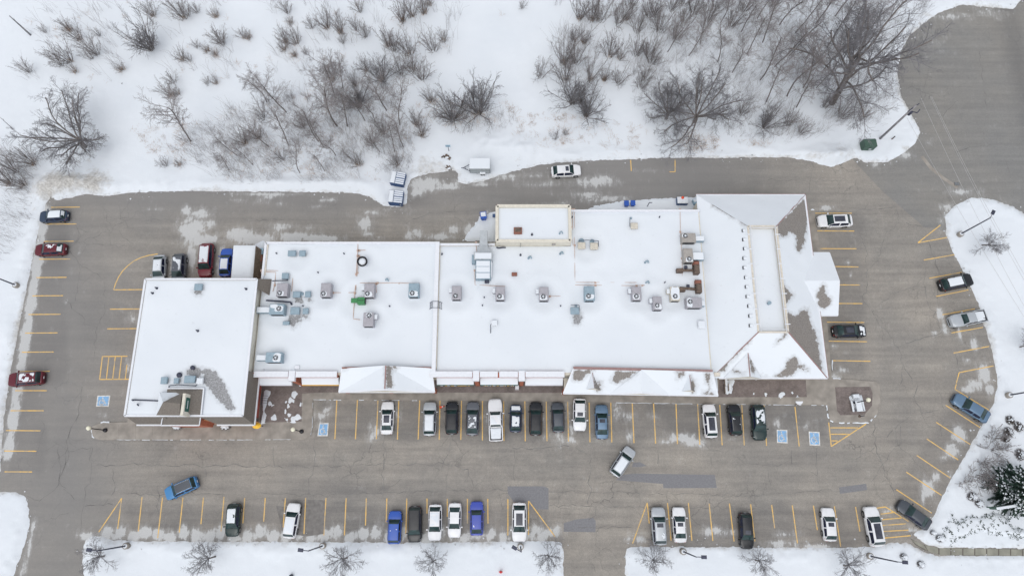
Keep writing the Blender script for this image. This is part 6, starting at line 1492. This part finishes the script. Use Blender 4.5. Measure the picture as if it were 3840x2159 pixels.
car('crossover', 'white', *z1(*A, (370, 222), (632, 215)), 'white crossover parked nose to the hip roofed building, northernmost stall', 'pano')
car('suv', 'black', *z1(*A, (1538, 656), (1297, 706)), 'black SUV with snowy roof in the eastern stalls', 'S rails', cover=.9)
car('pickup', 'silver', *z1(*A, (1370, 980), (1632, 932)), 'silver pickup truck with a snow filled bed in the eastern stalls', 'D')
car('sedan', 'black', *z1(*A, (740, 1046), (487, 1050)), 'black car with a snow covered hood parked tail to the hip roofed building', 'H pano', cover=.9)
car('crossover', 'white', *z1(1920, 0, (521, 1283), (296, 1298)), 'white car driving along the back road', 'sunroof')
# ================================================================== trees and shrubs
def tubes_mesh(name, segs, mat, rmin=.012):
    """segs: list of (p0, p1, r0, r1); three-sided prisms for twigs, six-sided for thick wood"""
    V, F = [], []
    base = 0
    for thick in (True, False):
        sg_ = [s for s in segs if (s[2] > .05) == thick]
        if not sg_: continue
        n = 6 if thick else 3
        p0 = np.array([s[0] for s in sg_], float); p1 = np.array([s[1] for s in sg_], float); r0 = np.maximum(rmin, np.array([s[2] for s in sg_])); r1 = np.maximum(rmin * .8, np.array([s[3] for s in sg_]))
        d = p1 - p0; d /= np.linalg.norm(d, axis=1)[:, None] + 1e-9
        up = np.where(np.abs(d[:, 2:3]) > .9, np.array([[1., 0, 0]]), np.array([[0, 0, 1.]]))
        a = np.cross(d, up); a /= np.linalg.norm(a, axis=1)[:, None] + 1e-9; b = np.cross(d, a)
        ang = 2 * np.pi * np.arange(n) / n
        ring = a[:, None] * np.cos(ang)[None, :, None] + b[:, None] * np.sin(ang)[None, :, None]
        v = np.concatenate([p0[:, None] + ring * r0[:, None, None], p1[:, None] + ring * r1[:, None, None]], 1).reshape(-1, 3)
        i = np.arange(n); q = np.stack([i, (i + 1) % n, n + (i + 1) % n, n + i], 1)
        f = (q[None] + (np.arange(len(sg_)) * 2 * n)[:, None, None]).reshape(-1, 4) + base
        V.append(v); F.append(f); base += len(v)
    V = np.concatenate(V).astype(np.float32); F = np.concatenate(F).astype(np.int32)
    me = bpy.data.meshes.new(name)
    me.vertices.add(len(V)); me.vertices.foreach_set('co', V.ravel()); me.loops.add(F.size); me.loops.foreach_set('vertex_index', F.ravel())
    me.polygons.add(len(F)); me.polygons.foreach_set('loop_start', np.arange(0, F.size, 4, dtype=np.int32)); me.update(calc_edges=True); me.materials.append(mat)
    return me
def rot_about(d, ang, r):
    a = d.orthogonal().normalized(); a.rotate(Matrix.Rotation(r.uniform(0, 2 * math.pi), 3, d)); e = d.copy(); e.rotate(Matrix.Rotation(ang, 3, a)); return e
def grow(segs, r, p, d, L, rad, lev, spec):
    """spec[lev]: pieces, wander, children, child length, child angle, upturn"""
    k, wan, nch, cl, ca, upt = spec[lev]
    pts = [(p.copy(), rad)]
    for i in range(k):
        d = (d + Vector((r.gauss(0, wan), r.gauss(0, wan), r.gauss(0, wan) + upt))).normalized()
        q = p + d * (L / k); r1 = rad * (1 - .55 * (i + 1) / k) if lev else rad * (1 - .35 * (i + 1) / k)
        segs[min(lev, 1)].append((tuple(p), tuple(q), pts[-1][1], r1)); p = q; pts.append((q.copy(), r1))
    if lev + 1 < len(spec):
        for i in range(nch):
            t = .26 + .74 * (i + r.random()) / nch
            j = min(len(pts) - 2, int(t * k)); f = t * k - j
            c = pts[j][0].lerp(pts[j + 1][0], min(1, f)); dd = (pts[j + 1][0] - pts[j][0]).normalized()
            grow(segs, r, c, rot_about(dd, R(ca) * r.uniform(.6, 1.35), r), L * cl * r.uniform(.6, 1.2) * (1.15 - .5 * t), pts[j][1] * .55, lev + 1, spec)
TREE = {}
def tree_meshes(kind, seed):
    key = (kind, seed)
    if key in TREE: return TREE[key]
    r = random.Random(seed * 31 + hash(kind) % 7 if False else seed * 31 + len(kind)); segs = ([], []); up = Vector((0, 0, 1))
    if kind == 'spread':       # broad old tree, about 10 m high
        grow(segs, r, Vector((0, 0, -.3)), up, 2.4, .36, 0, [(3, .06, 0, 0, 0, 0)]); top_ = Vector(segs[0][-1][1])
        for i in range(14):
            a = 2 * math.pi * (i + r.random() * .6) / 14; e = R(r.uniform(22, 70)); d = Vector((math.cos(a) * math.sin(e), math.sin(a) * math.sin(e), math.cos(e)))
            grow(segs, r, top_ - Vector((0, 0, r.uniform(0, .8))), d, r.uniform(5.0, 8.0), .115, 0, [(8, .11, 10, .46, 38, .01), (6, .14, 8, .5, 42, .0), (4, .17, 5, .55, 42, .0), (3, .2, 0, 0, 0, 0)])
    elif kind == 'tall':       # tall leaning giant
        grow(segs, r, Vector((0, 0, -.3)), up, 7.5, .36, 0, [(6, .05, 0, 0, 0, 0)]); pts = [s[1] for s in segs[0]]
        for i in range(19):
            c = Vector(pts[min(5, 1 + i * 5 // 19)]); a = 2.4 * i + r.random(); e = R(r.uniform(15, 68)); d = Vector((math.cos(a) * math.sin(e), math.sin(a) * math.sin(e), math.cos(e)))
            grow(segs, r, c, d, r.uniform(5, 8.5), .11, 0, [(8, .12, 9, .46, 40, .03), (6, .15, 7, .5, 42, .02), (4, .17, 5, .55, 42, .02), (3, .2, 0, 0, 0, 0)])
    elif kind == 'slender':    # young forest tree, about 9 m
        grow(segs, r, Vector((0, 0, -.2)), (up + Vector((r.gauss(0, .08), r.gauss(0, .08), 0))).normalized(), 9, .095, 0, [(9, .06, 0, 0, 0, .03)]); pts = [s[1] for s in segs[0]]
        for i in range(16):
            c = Vector(pts[min(8, 3 + i * 6 // 16)]); a = 2.4 * i + r.random(); e = R(r.uniform(25, 60)); d = Vector((math.cos(a) * math.sin(e), math.sin(a) * math.sin(e), math.cos(e)))
            grow(segs, r, c, d, r.uniform(1.6, 3.4), .042, 1, [(0,) * 6, (5, .13, 8, .5, 42, .05), (4, .16, 6, .5, 40, .03), (3, .2, 0, 0, 0, 0)])
    elif kind == 'street':     # small planted tree with a round crown, about 5.5 m
        grow(segs, r, Vector((0, 0, -.2)), up, 2.0, .12, 0, [(3, .04, 0, 0, 0, 0)]); c = Vector(segs[0][-1][1])
        for i in range(13):
            a = 2.4 * i; e = R(r.uniform(10, 80)); d = Vector((math.cos(a) * math.sin(e), math.sin(a) * math.sin(e), math.cos(e)))
            grow(segs, r, c - Vector((0, 0, r.uniform(0, .4))), d, r.uniform(2.2, 3.0), .045, 1, [(0,) * 6, (6, .13, 10, .48, 40, .01), (4, .17, 7, .5, 42, .01), (3, .2, 0, 0, 0, 0)])
    elif kind == 'shrub':      # many stems from one foot, about 4 m
        for i in range(15):
            a = 2.4 * i + r.random(); e = R(r.uniform(4, 32)); d = Vector((math.cos(a) * math.sin(e), math.sin(a) * math.sin(e), math.cos(e)))
            grow(segs, r, Vector((math.cos(a), math.sin(a), 0)) * r.uniform(0, .35) - Vector((0, 0, .15)), d, r.uniform(2.4, 4.4), .034, 0, [(6, .07, 7, .34, 28, .02), (4, .12, 3, .5, 32, .02), (2, .15, 0, 0, 0, 0)])
    elif kind == 'dense':      # thick fan of stems, about 5 m
        for i in range(26):
            a = 2.4 * i + r.random(); e = R(r.uniform(4, 48)); d = Vector((math.cos(a) * math.sin(e), math.sin(a) * math.sin(e), math.cos(e)))
            grow(segs, r, Vector((math.cos(a), math.sin(a), 0)) * r.uniform(0, .3) - Vector((0, 0, .15)), d, r.uniform(3, 5), .045, 0, [(6, .09, 9, .36, 34, .02), (4, .13, 5, .5, 36, .02), (2, .16, 0, 0, 0, 0)])
    else:                      # 'bush': low rounded bare bush, about 1.6 m
        for i in range(14):
            a = 2.4 * i + r.random(); e = R(r.uniform(4, 62)); d = Vector((math.cos(a) * math.sin(e), math.sin(a) * math.sin(e), math.cos(e)))
            grow(segs, r, Vector((math.cos(a), math.sin(a), 0)) * r.uniform(0, .25) - Vector((0, 0, .1)), d, r.uniform(.9, 1.5), .018, 0, [(4, .12, 6, .42, 38, .02), (3, .16, 3, .5, 40, .02), (2, .2, 0, 0, 0, 0)])
    tw = M['twig'] if kind in ('shrub', 'bush', 'slender') else M['twig_dark']
    TREE[key] = (tubes_mesh('trunk', segs[0], M['bark']), tubes_mesh('crown', segs[1], tw))
    return TREE[key]
def plant(kind, seed, u, v, label, cat, group, sc=1.0, rz=0.0, lean=(0, 0), name=None, z=.12):
    tm, cm = tree_meshes(kind, seed); p = P(u, v, z)
    t = thing(name or {'shrub': 'bare_shrub', 'dense': 'bare_shrub', 'bush': 'bare_bush'}.get(kind, 'bare_tree'), (p.x, p.y, z), label, cat, group, rz)
    t.rotation_euler = (lean[0], lean[1], rz); t.scale = (sc, sc, sc)
    link('stems' if kind in ('shrub', 'dense', 'bush') else 'trunk', tm, t); link('crown', cm, t)
    return t
ORD = ['first', 'second', 'third', 'fourth', 'fifth', 'sixth', 'seventh', 'eighth', 'ninth', 'tenth', 'eleventh', 'twelfth', 'thirteenth', 'fourteenth', 'fifteenth', 'sixteenth', 'seventeenth', 'eighteenth', 'nineteenth', 'twentieth'] + ['twenty ' + x for x in ('first', 'second', 'third', 'fourth', 'fifth', 'sixth', 'seventh', 'eighth', 'ninth')] + ['thirtieth'] + ['thirty ' + x for x in ('first', 'second', 'third', 'fourth', 'fifth', 'sixth', 'seventh', 'eighth', 'ninth')] + ['fortieth']

# notable trees
plant('spread', 1, 2604, 457, 'broad bare tree with a thick forked trunk in the snow above the back road', 'tree', 'big bare trees', 1.02, .5)
plant('spread', 2, 2497, 447, 'bare tree with a short leaning trunk just left of the broad forked tree', 'tree', 'big bare trees', .72, 2.0, (0, R(10)))
plant('tall', 3, 3119, 388, 'tallest bare tree with a thick trunk leaning over the road corner', 'tree', 'big bare trees', 1.42, 1.0, (0, R(4)))
plant('spread', 4, 322, 552, 'wide spreading bare tree above the dirty snow pile at the left', 'tree', 'big bare trees', 1.0, 4.0)
# planted trees of the lawns
for k, (u, v, s, lab) in enumerate(((393, 2083, .95, 'small bare planted tree overhanging the south west driveway'), (808, 2085, 1.05, 'small bare planted tree on the south lawn below the black snowy roofed SUV'), (1303, 2090, 1.1, 'small bare planted tree right of the lamp on the south lawn, below the empty stalls'),
                                    (1634, 2098, .9, 'small bare planted tree on the south lawn below the white cars'), (2052, 2078, .9, 'small bare planted tree at the right end of the left lawn strip'), (2447, 2098, .95, 'small bare planted tree below the pair of silver and white cars'),
                                    (2832, 2100, .9, 'small bare planted tree below the lone black SUV'), (3163, 2118, 1.0, 'small bare planted tree with a curved trunk left of the rightmost lawn lamp'), (3681, 919, .95, 'small bare planted tree beside the north east lamp post'), (3822, 1302, .85, 'small bare planted tree cut by the right edge of the picture'))):
    plant('street', 10 + k % 4, u, v, lab, 'tree', 'small planted trees', s, k * 1.3, (R(-6 if k == 8 else 0), R(8 if k == 8 else 0)))
# forest trees (u, v, height m)
FT = [(716, 532, 11), (1073, 420, 10), (1000, 385, 7), (1265, 475, 12), (1255, 355, 10), (1303, 475, 9), (1285, 330, 7), (1450, 415, 9), (1500, 470, 9), (1370, 455, 7), (1405, 460, 6), (1083, 547, 8), (1195, 530, 8), (1215, 555, 7), (1260, 585, 7), (1008, 550, 7), (1125, 650, 7), (1220, 645, 5), (1480, 570, 7), (1513, 552, 7), (1425, 570, 6), (1318, 600, 4), (890, 585, 6), (950, 620, 5), (860, 640, 5),
      (2500, 200, 7), (2580, 215, 7), (2625, 170, 7), (2690, 235, 8), (2745, 275, 8), (2800, 205, 8), (2850, 300, 10), (2872, 385, 9), (2905, 250, 10), (2952, 362, 11), (2987, 402, 9), (3012, 330, 10), (3062, 330, 9), (3055, 95, 10), (2982, 125, 9), (3130, 65, 10), (3205, 85, 9), (2922, 95, 9), (3165, 200, 9), (3100, 180, 10), (2780, 120, 8), (2860, 160, 9), (2700, 90, 7), (3240, 160, 8), (2960, 210, 9), (2840, 70, 8), (3300, 60, 8), (3090, 260, 9)]
for part, sel, ph in (('west', [t for t in FT if t[0] < 2000], 'in the thicket left of the dumpsters'), ('east', [t for t in FT if t[0] >= 2000], 'in the wood right of the broad forked tree')):
    for k, (u, v, h) in enumerate(sorted(sel)):
        plant('slender', 20 + (k * 7) % 5, u, v, 'slender bare tree %s, %s from left' % (ph, ORD[k]), 'tree', 'slender trees ' + ph, h / 9.0, k * 2.1)
# shrubs of the snow field: (u, v, height m, dense?)
SH = [(262, 115, 3), (300, 148, 4), (375, 135, 2), (170, 124, 1.8), (265, 232, 5), (230, 248, 4), (365, 206, 4.5), (345, 222, 3), (110, 273, 3.2), (570, 187, 6.2, 1), (575, 63, 4), (690, 73, 5), (708, 60, 3), (742, 50, 2.5), (812, 68, 2.5), (462, 266, 2.5), (286, 272, 2.2), (690, 230, 3), (715, 234, 2), (744, 182, 2), (780, 196, 2), (830, 162, 4), (842, 172, 3), (812, 212, 2), (917, 146, 2.5), (937, 146, 2), (655, 313, 3), (648, 366, 4), (672, 358, 2), (783, 316, 2), (815, 316, 2), (60, 645, 5), (35, 690, 5), (95, 700, 4), (128, 616, 5), (625, 625, 2.5), (675, 622, 1.8),
      (1080, 52, 3.2), (1092, 90, 2), (1172, 107, 3), (1228, 107, 4.2), (1277, 122, 4.6), (1287, 162, 2.2), (1337, 113, 3), (1372, 140, 3.6), (1350, 46, 3.2), (1075, 162, 3.6), (1113, 166, 4.2), (1066, 190, 2.6), (1147, 204, 1.8), (1108, 214, 1.6), (1510, 78, 5), (1545, 62, 4.2), (1592, 50, 4.2), (1612, 22, 2.4), (1455, 172, 4.2), (1480, 192, 4.2), (1537, 204, 5), (1627, 192, 4.8), (1665, 157, 3), (1375, 267, 3.6), (1335, 322, 3.2), (1432, 302, 5, 1), (1505, 282, 4.4), (1547, 267, 4.4), (1582, 302, 5), (1617, 382, 3.6), (1795, 424, 7.2, 1), (1700, 450, 5.6, 1), (1562, 470, 4), (1583, 510, 4), (1345, 622, 3.4), (1400, 542, 4), (1140, 480, 3.4), (1490, 620, 3.6), (1440, 500, 4.4), (990, 440, 4), (1250, 300, 5), (1350, 400, 5, 1), (970, 520, 4), (1060, 600, 3.4), (920, 540, 4),
      (1958, 32, 2), (2175, 72, 5.2), (2220, 77, 5.2), (2247, 82, 5.2), (2313, 92, 5.2), (2345, 77, 4.4), (2430, 67, 5.2), (2452, 58, 4.2), (2515, 42, 4.4), (2600, 52, 5.2), (2390, 122, 4.4), (2470, 120, 5.4), (2562, 87, 4.4), (2650, 87, 5.2), (2190, 162, 3.6), (2150, 152, 3.2), (2285, 210, 5.2), (2322, 222, 3.6), (2385, 210, 4.2), (2427, 212, 4.6), (2115, 237, 5.8), (2157, 237, 4.8), (2027, 290, 4.2), (2212, 300, 4.8), (2266, 302, 3.2), (2317, 315, 4.2), (2120, 302, 5.2), (2145, 387, 6, 1), (2200, 437, 5.6, 1), (2082, 522, 2.2), (2120, 506, 1.6), (2862, 482, 4.6, 1), (3092, 402, 4), (3152, 442, 4.4), (3222, 450, 3.6), (2400, 330, 3.4), (2440, 240, 4.4), (2530, 150, 5), (2740, 100, 5.6), (2360, 30, 4.6), (2560, 20, 4.6), (2680, 30, 5), (2790, 40, 5.4), (2900, 20, 5.4), (2420, 300, 3.6), (3000, 500, 3.4), (2950, 470, 4), (2780, 430, 4)]
bands = (('at the top edge', 0, 110), ('in the second band', 110, 200), ('in the third band', 200, 330), ('nearest the back road', 330, 900))
for nm, a, b in bands:
    for half, ph in ((0, 'left half'), (1, 'right half')):
        sel = sorted([s for s in SH if a <= s[1] < b and (s[0] >= 1700) == bool(half)])
        for k, s in enumerate(sel):
            dn = len(s) > 3
            big = 'dense' if dn else ('tall' if s[2] > 4.5 else ('low' if s[2] < 2.6 else 'bare'))
            plant('dense' if dn else 'shrub', (30 + k % 3) if dn else (40 + (k * 3 + half) % 6), s[0], s[1], '%s leafless shrub %s, %s, %s from left' % (big, nm, ph, ORD[k]), 'shrub', 'leafless shrubs of the snow field', s[2] / (4.6 if dn else 4.0), k * 1.7 + half)
# bare bushes and clipped balls in the bed at the lower right
for k, (x, y, s, lab) in enumerate(((1700, 400, 1.6, 'bare brown bush, uppermost of the bushes along the slanted kerb'), (1690, 490, 1.7, 'bare bush second from the top along the slanted kerb'), (1620, 610, 1.7, 'spiky bare bush in the middle of the row along the slanted kerb'), (1480, 740, 1.2, 'reddish bare bush at the lower left of the row along the slanted kerb'), (1560, 700, 1.6, 'bare bush beside the reddish one along the slanted kerb'), (1630, 760, 1.6, 'lowest large bare bush along the slanted kerb'), (1780, 480, .7, 'tiny bare twig bush right of the row along the slanted kerb'), (1740, 590, .8, 'small flattened bush in the middle of the lower right snow'))):
    u, v = Z(2880, 1439, [(x, y)])[0]; plant('bush', 50 + k % 3, u, v, lab, 'bush', 'bare bushes along the slanted kerb', s, k * 1.1)
def ball(x, y, rx, ry, label, snow):
    u, v = Z(2880, 1439, [(x, y)])[0]; p = P(u, v, .4); t = thing('clipped_bush', (p.x, p.y, .1), label, 'bush', 'clipped round bushes')
    r = random.Random(int(x)); sx, sy = rx / S2 / 26.5, ry / S2 / 26.5; segs = []
    for i in range(420):
        a = r.uniform(0, 2 * math.pi); e = math.acos(r.uniform(.0, 1)); d = Vector((math.cos(a) * math.sin(e) * sx, math.sin(a) * math.sin(e) * sy, math.cos(e) * .75)); q = d * r.uniform(.82, 1.05)
        segs.append((tuple(d * .04), tuple(q), .02, .012)); e2 = q + Vector((r.gauss(0, .08), r.gauss(0, .08), r.gauss(0, .06))); segs.append((tuple(q), tuple(e2), .012, .01))
    tag(link('crown', tubes_mesh('crown', segs, M['bark'] if snow < .6 else M['twig']), t), kind='stuff')
    mb = MB()
    for i in range(int(60 * snow)):
        a = r.uniform(0, 2 * math.pi); e = r.uniform(0, .8); c = Vector((math.cos(a) * e * sx, math.sin(a) * e * sy, .75 * math.sqrt(1 - e * e) + .02)); mb.lathe(c, [(.09, -.05), (.1, 0), (.05, .05)], 6)
    if mb.v: mb.build('snow_cap', M['snow'], t, True, False)
for a in ((1825, 272, 38, 36, 'clipped round brown bush, upper left of four by the right edge', .25), (1890, 322, 40, 40, 'clipped round brown bush, rightmost of four by the right edge', .3), (1815, 362, 42, 38, 'clipped round brown bush, largest of four by the right edge', .3), (1795, 420, 28, 18, 'small flat clipped bush, lowest of four by the right edge', .1), (1545, 850, 42, 32, 'rounded snowy bush, upper of two below the bare bushes', .9), (1597, 902, 32, 30, 'rounded snowy bush, lower of two beside the sign', .9), (1905, 530, 40, 45, 'round dark leafy bush cut by the right edge above the spruce', .7), (1245, 1120, 18, 14, 'tiny snow covered bush near the corner of the lot', 1.3), (1300, 1165, 34, 26, 'snow covered low bush above the footpath bend', 1.3), (1025, 1300, 26, 22, 'grey snow dusted bush right of the lawn lamp, left of two', 1.2), (1155, 1360, 26, 24, 'grey snow dusted bush right of the lawn lamp, right of two', 1.2)):
    ball(*a)
for k, (u, v, lab) in enumerate(((665, 1600, 'snow covered shrub below the entrance gable of the mansard building'), (846, 1600, 'snow covered shrub below the right part of the mansard'))):
    ball((u - 2880) * S2, (v - 1439) * S2, 38, 22, lab, 1.3)
# spruce
def spruce(u, v, H_, R_, label):
    p = P(u, v, .1); t = thing('spruce_tree', (p.x, p.y, .1), label, 'tree'); r = random.Random(9)
    MB().tube((0, 0, -.2), (0, 0, H_), .22, .02).build('trunk', M['bark'], t, True, False)
    nv, nf, sv = [], [], MB(); segs = []
    z = .5
    while z < H_ * .98:
        rad = R_ * (1 - z / H_) ** .85; nb = max(6, int(11 + rad * 4)); off = r.random() * 6
        for i in range(nb):
            a = off + 2 * math.pi * i / nb + r.gauss(0, .12); L = rad * r.uniform(.75, 1.15); dr = Vector((math.cos(a), math.sin(a), 0)); sd = Vector((-dr.y, dr.x, 0))
            pt = lambda q: Vector((0, 0, z + .12 - .30 * L * q * q + .1 * q)) + dr * (L * q)
            segs.append((tuple(pt(0)), tuple(pt(1)), .03, .012))
            k = max(5, int(L / .13))
            for j in range(k):
                q = (j + .6) / k; c = pt(q); wl = (.15 + .42 * (1 - q) * min(1, L)) * r.uniform(.7, 1.2)
                for s in (-1, 1):
                    e = c + sd * s * wl + dr * wl * .55 - Vector((0, 0, .10 + r.uniform(0, .1))); m_ = (c + e) / 2; n0 = len(nv); wd = .075
                    nv.extend([tuple(c - dr * wd), tuple(m_ + Vector((0, 0, -.04)) - dr * wd), tuple(e), tuple(m_ + Vector((0, 0, .03)) + dr * wd), tuple(c + dr * wd)]); nf.append(tuple(range(n0, n0 + 5)))
                if r.random() < .5 and nz(c.x, c.y, 1.1, z * .8) > -.15: g1, g2, g3, g4 = (r.uniform(.03, .15) for _ in range(4)); c = c + sd * r.gauss(0, .07); sv.add([tuple(c + dr * -g1 + sd * g2 + Vector((0, 0, .02))), tuple(c + dr * -g3 - sd * g1 + Vector((0, 0, .02))), tuple(c + dr * g4 - sd * g2 + Vector((0, 0, .0))), tuple(c + dr * g1 + sd * g4 + Vector((0, 0, .0))), tuple(c + Vector((0, 0, .08)))], [(0, 1, 4), (1, 2, 4), (2, 3, 4), (3, 0, 4)])
        z += .30 + .12 * (1 - z / H_)
    link('branches', tubes_mesh('branches', segs, M['bark']), t); cr = link('crown', to_mesh('crown', nv, nf, M['needle']), t); sv.build('snow_load', M['snow'], cr, True, False)
spruce(3785, 1838, 10, 3.9, 'dark green spruce dusted with snow at the right edge')
# juniper bed under snow
JB = XY(Z(2880, 1439, [(1390, 950), (1420, 1040), (1500, 985), (1600, 1000), (1680, 960), (1780, 980), (1850, 1080), (1960, 1090), (2100, 1080), (2100, 1150), (1900, 1165), (1760, 1150), (1600, 1110), (1500, 1150), (1390, 1205), (1330, 1170), (1310, 1110), (1350, 1030)]), .3)
snow_o = None
v2, fs, nb = sheet_data(JB, .3)
d_ = sdist(v2, JB); d_[:nb] = 0
zz = .1 + .5 * np.clip(d_ / .5, 0, 1) * (1 + .4 * nzarr(v2, .8, 2.0))
jb = tag(link('juniper_bed', None), 'low snow covered evergreen bed with dark leaves showing through, below the spruce', 'shrub bed'); OFF[jb.name] = Vector()
link('snow_blanket', to_mesh('snow_blanket', np.column_stack([v2, zz]), fs, M['snow'], True), jb)
r = random.Random(4); mb = MB()
for i in range(len(v2)):
    edge = d_[i] < .45
    if r.random() < (.75 if edge else .22):
        for _ in range(5):
            c = Vector((v2[i][0] + r.gauss(0, .12), v2[i][1] + r.gauss(0, .12), zz[i] + .03)); a = r.uniform(0, 6.3); d = Vector((math.cos(a), math.sin(a), r.uniform(.1, .7))) * r.uniform(.08, .17); s = Vector((-d.y, d.x, 0)) * .45
            mb.add([c - s, c + d, c + s, c - d * .4], [(0, 1, 2, 3)])
tag(mb.build('foliage', M['juniper'], jb), kind='stuff')
# dead grass, undergrowth twigs and reeds: nobody could count them
def scatter(name, label, zones, mat, seed, hmin, hmax, per, rad=.010, spread=.5):
    r = random.Random(seed); segs = []
    for poly, n in zones:
        pw = XY(poly); xs = [p[0] for p in pw]; ys = [p[1] for p in pw]; pts = np.array([(r.uniform(min(xs), max(xs)), r.uniform(min(ys), max(ys))) for _ in range(n * 3)]); pts = pts[inside(pts, pw)][:n]
        for x, y in pts:
            if nz(x, y, .16, seed) < -.12: continue
            for _ in range(r.randint(*per)):
                h = r.uniform(hmin, hmax); a = r.uniform(0, 6.3); l_ = r.uniform(.1, spread) * h; b_ = Vector((x + r.gauss(0, .22), y + r.gauss(0, .22), .02)); m_ = b_ + Vector((math.cos(a) * l_ * .4, math.sin(a) * l_ * .4, h * .6)); e = b_ + Vector((math.cos(a) * l_ * 1.2, math.sin(a) * l_ * 1.2, h))
                segs.append((tuple(b_), tuple(m_), rad, rad)); segs.append((tuple(m_), tuple(e), rad, rad * .6))
    tag(link(name, tubes_mesh(name, segs, mat, rad)), label, None, None, 'stuff')
W1 = [(640, 560), (760, 430), (1000, 380), (1250, 330), (1480, 380), (1560, 520), (1540, 640), (1300, 690), (900, 690), (700, 640)]
W2 = [(2330, 330), (2450, 150), (2600, 0), (3500, 0), (3420, 130), (3360, 250), (3370, 350), (3300, 470), (3120, 500), (2950, 540), (2750, 520), (2560, 480), (2420, 470)]
scatter('undergrowth', 'tangle of thin twigs under the trees', [(W1, 2400), (W2, 3000), ([(0, 560), (180, 600), (170, 700), (90, 900), (0, 1000)], 260), ([(1600, 430), (1900, 400), (1950, 470), (1680, 520)], 150)], M['twig'], 3, .5, 2.2, (1, 4), .010)
scatter('dry_weeds', 'dry brown weeds poking through the snow', [([(1880, 430), (2300, 430), (2560, 520), (2560, 580), (2150, 580), (1900, 600), (1860, 500)], 160), ([(1560, 380), (1950, 390), (1980, 460), (1560, 480)], 120), ([(1000, 640), (1500, 600), (1500, 680), (1000, 700)], 70), ([(500, 480), (700, 470), (700, 600), (520, 570)], 60), (W1, 240), ([(0, 0), (1900, 0), (1900, 330), (1000, 340), (0, 330)], 70), ([(2560, 500), (2900, 540), (2900, 570), (2560, 570)], 120)], M['dry_grass'], 8, .25, .7, (5, 14), .010, 1.1)
scatter('sapling_thicket', 'thin grey saplings filling the wood and the field edge', [(W2, 520), (W1, 300), ([(2080, 0), (2650, 0), (2500, 180), (2330, 330), (2180, 330), (2060, 200)], 230), ([(1000, 0), (1750, 0), (1680, 260), (1300, 330), (1000, 280)], 150), ([(150, 0), (900, 0), (900, 300), (400, 330), (60, 300)], 110), ([(0, 560), (160, 600), (120, 740), (0, 800)], 70)], M['twig'], 21, 1.5, 4.2, (2, 6), .011, .45)
# brown tufts at the feet of the shrubs
r = random.Random(12); segs = []
for s in SH:
    if r.random() < .62 and s[0] < 2350:
        p = P(s[0], s[1], 0)
        for _ in range(r.randint(18, 60)):
            h = r.uniform(.4, 1.1); a = r.uniform(0, 6.3); l_ = r.uniform(.1, .7) * h; b_ = Vector((p.x + r.gauss(0, .28), p.y + r.gauss(0, .28), .02)); e = b_ + Vector((math.cos(a) * l_, math.sin(a) * l_, h)); segs.append((tuple(b_), tuple(e), .018, .012))
tag(link('dry_tufts', tubes_mesh('dry_tufts', segs, M['dry_grass'], .012)), 'dry brown grass tufts at the feet of the shrubs', None, None, 'stuff')
# fallen logs and broken trunks in the snow
for k, (u0, v0, u1, v1, z1_, lab) in enumerate(((118, 135, 35, 60, 4.0, 'bare dead trunk leaning alone in the upper left corner of the field'), (55, 490, 0, 440, 2.8, 'thin dead pole at the left edge of the field'), (463, 323, 455, 312, .5, 'short broken stick left of the middle of the field'))):
    a, b_ = P(u0, v0, 0), P(u1, v1, z1_); t = thing('dead_trunk', tuple(a), lab, 'dead tree', 'dead trunks in the snow'); MB().tube((0, 0, -.1), (b_ - a).lerp(Vector(), .5), .15 if k == 0 else .06, .12 if k == 0 else .05).tube((b_ - a) * .5, b_ - a, .12 if k == 0 else .05, .07 if k == 0 else .03).build('trunk', M['twig_dark'], t, True, False); MB().tube((b_ - a) * .7, (b_ - a) * .85 + Vector((.15, .1, .1)), .03, .02).build('branch_stub', M['twig_dark'], t, False, False)
for u, v, lab in ((1674, 592, 'rusty scrap tangled in the slush, upper heap'), (1682, 632, 'dark scrap in the slush, lower heap')):
    c = P(u, v, .2); t = thing('scrap_heap', (c.x, c.y, .1), lab, 'debris', 'scrap in the slush'); rr = random.Random(int(u)); mb = MB()
    for _ in range(7): mb.box((rr.uniform(-.6, .6), rr.uniform(-.3, .3), rr.uniform(.05, .25)), (rr.uniform(.2, .7), rr.uniform(.1, .25), rr.uniform(.08, .2)), rr.uniform(0, 3))
    mb.build('pieces', M['rust_metal'], t, False, False); MB().box((.1, -.1, .3), (.5, .3, .05), .4).build('snow_bit', M['snow'], t, False, False)
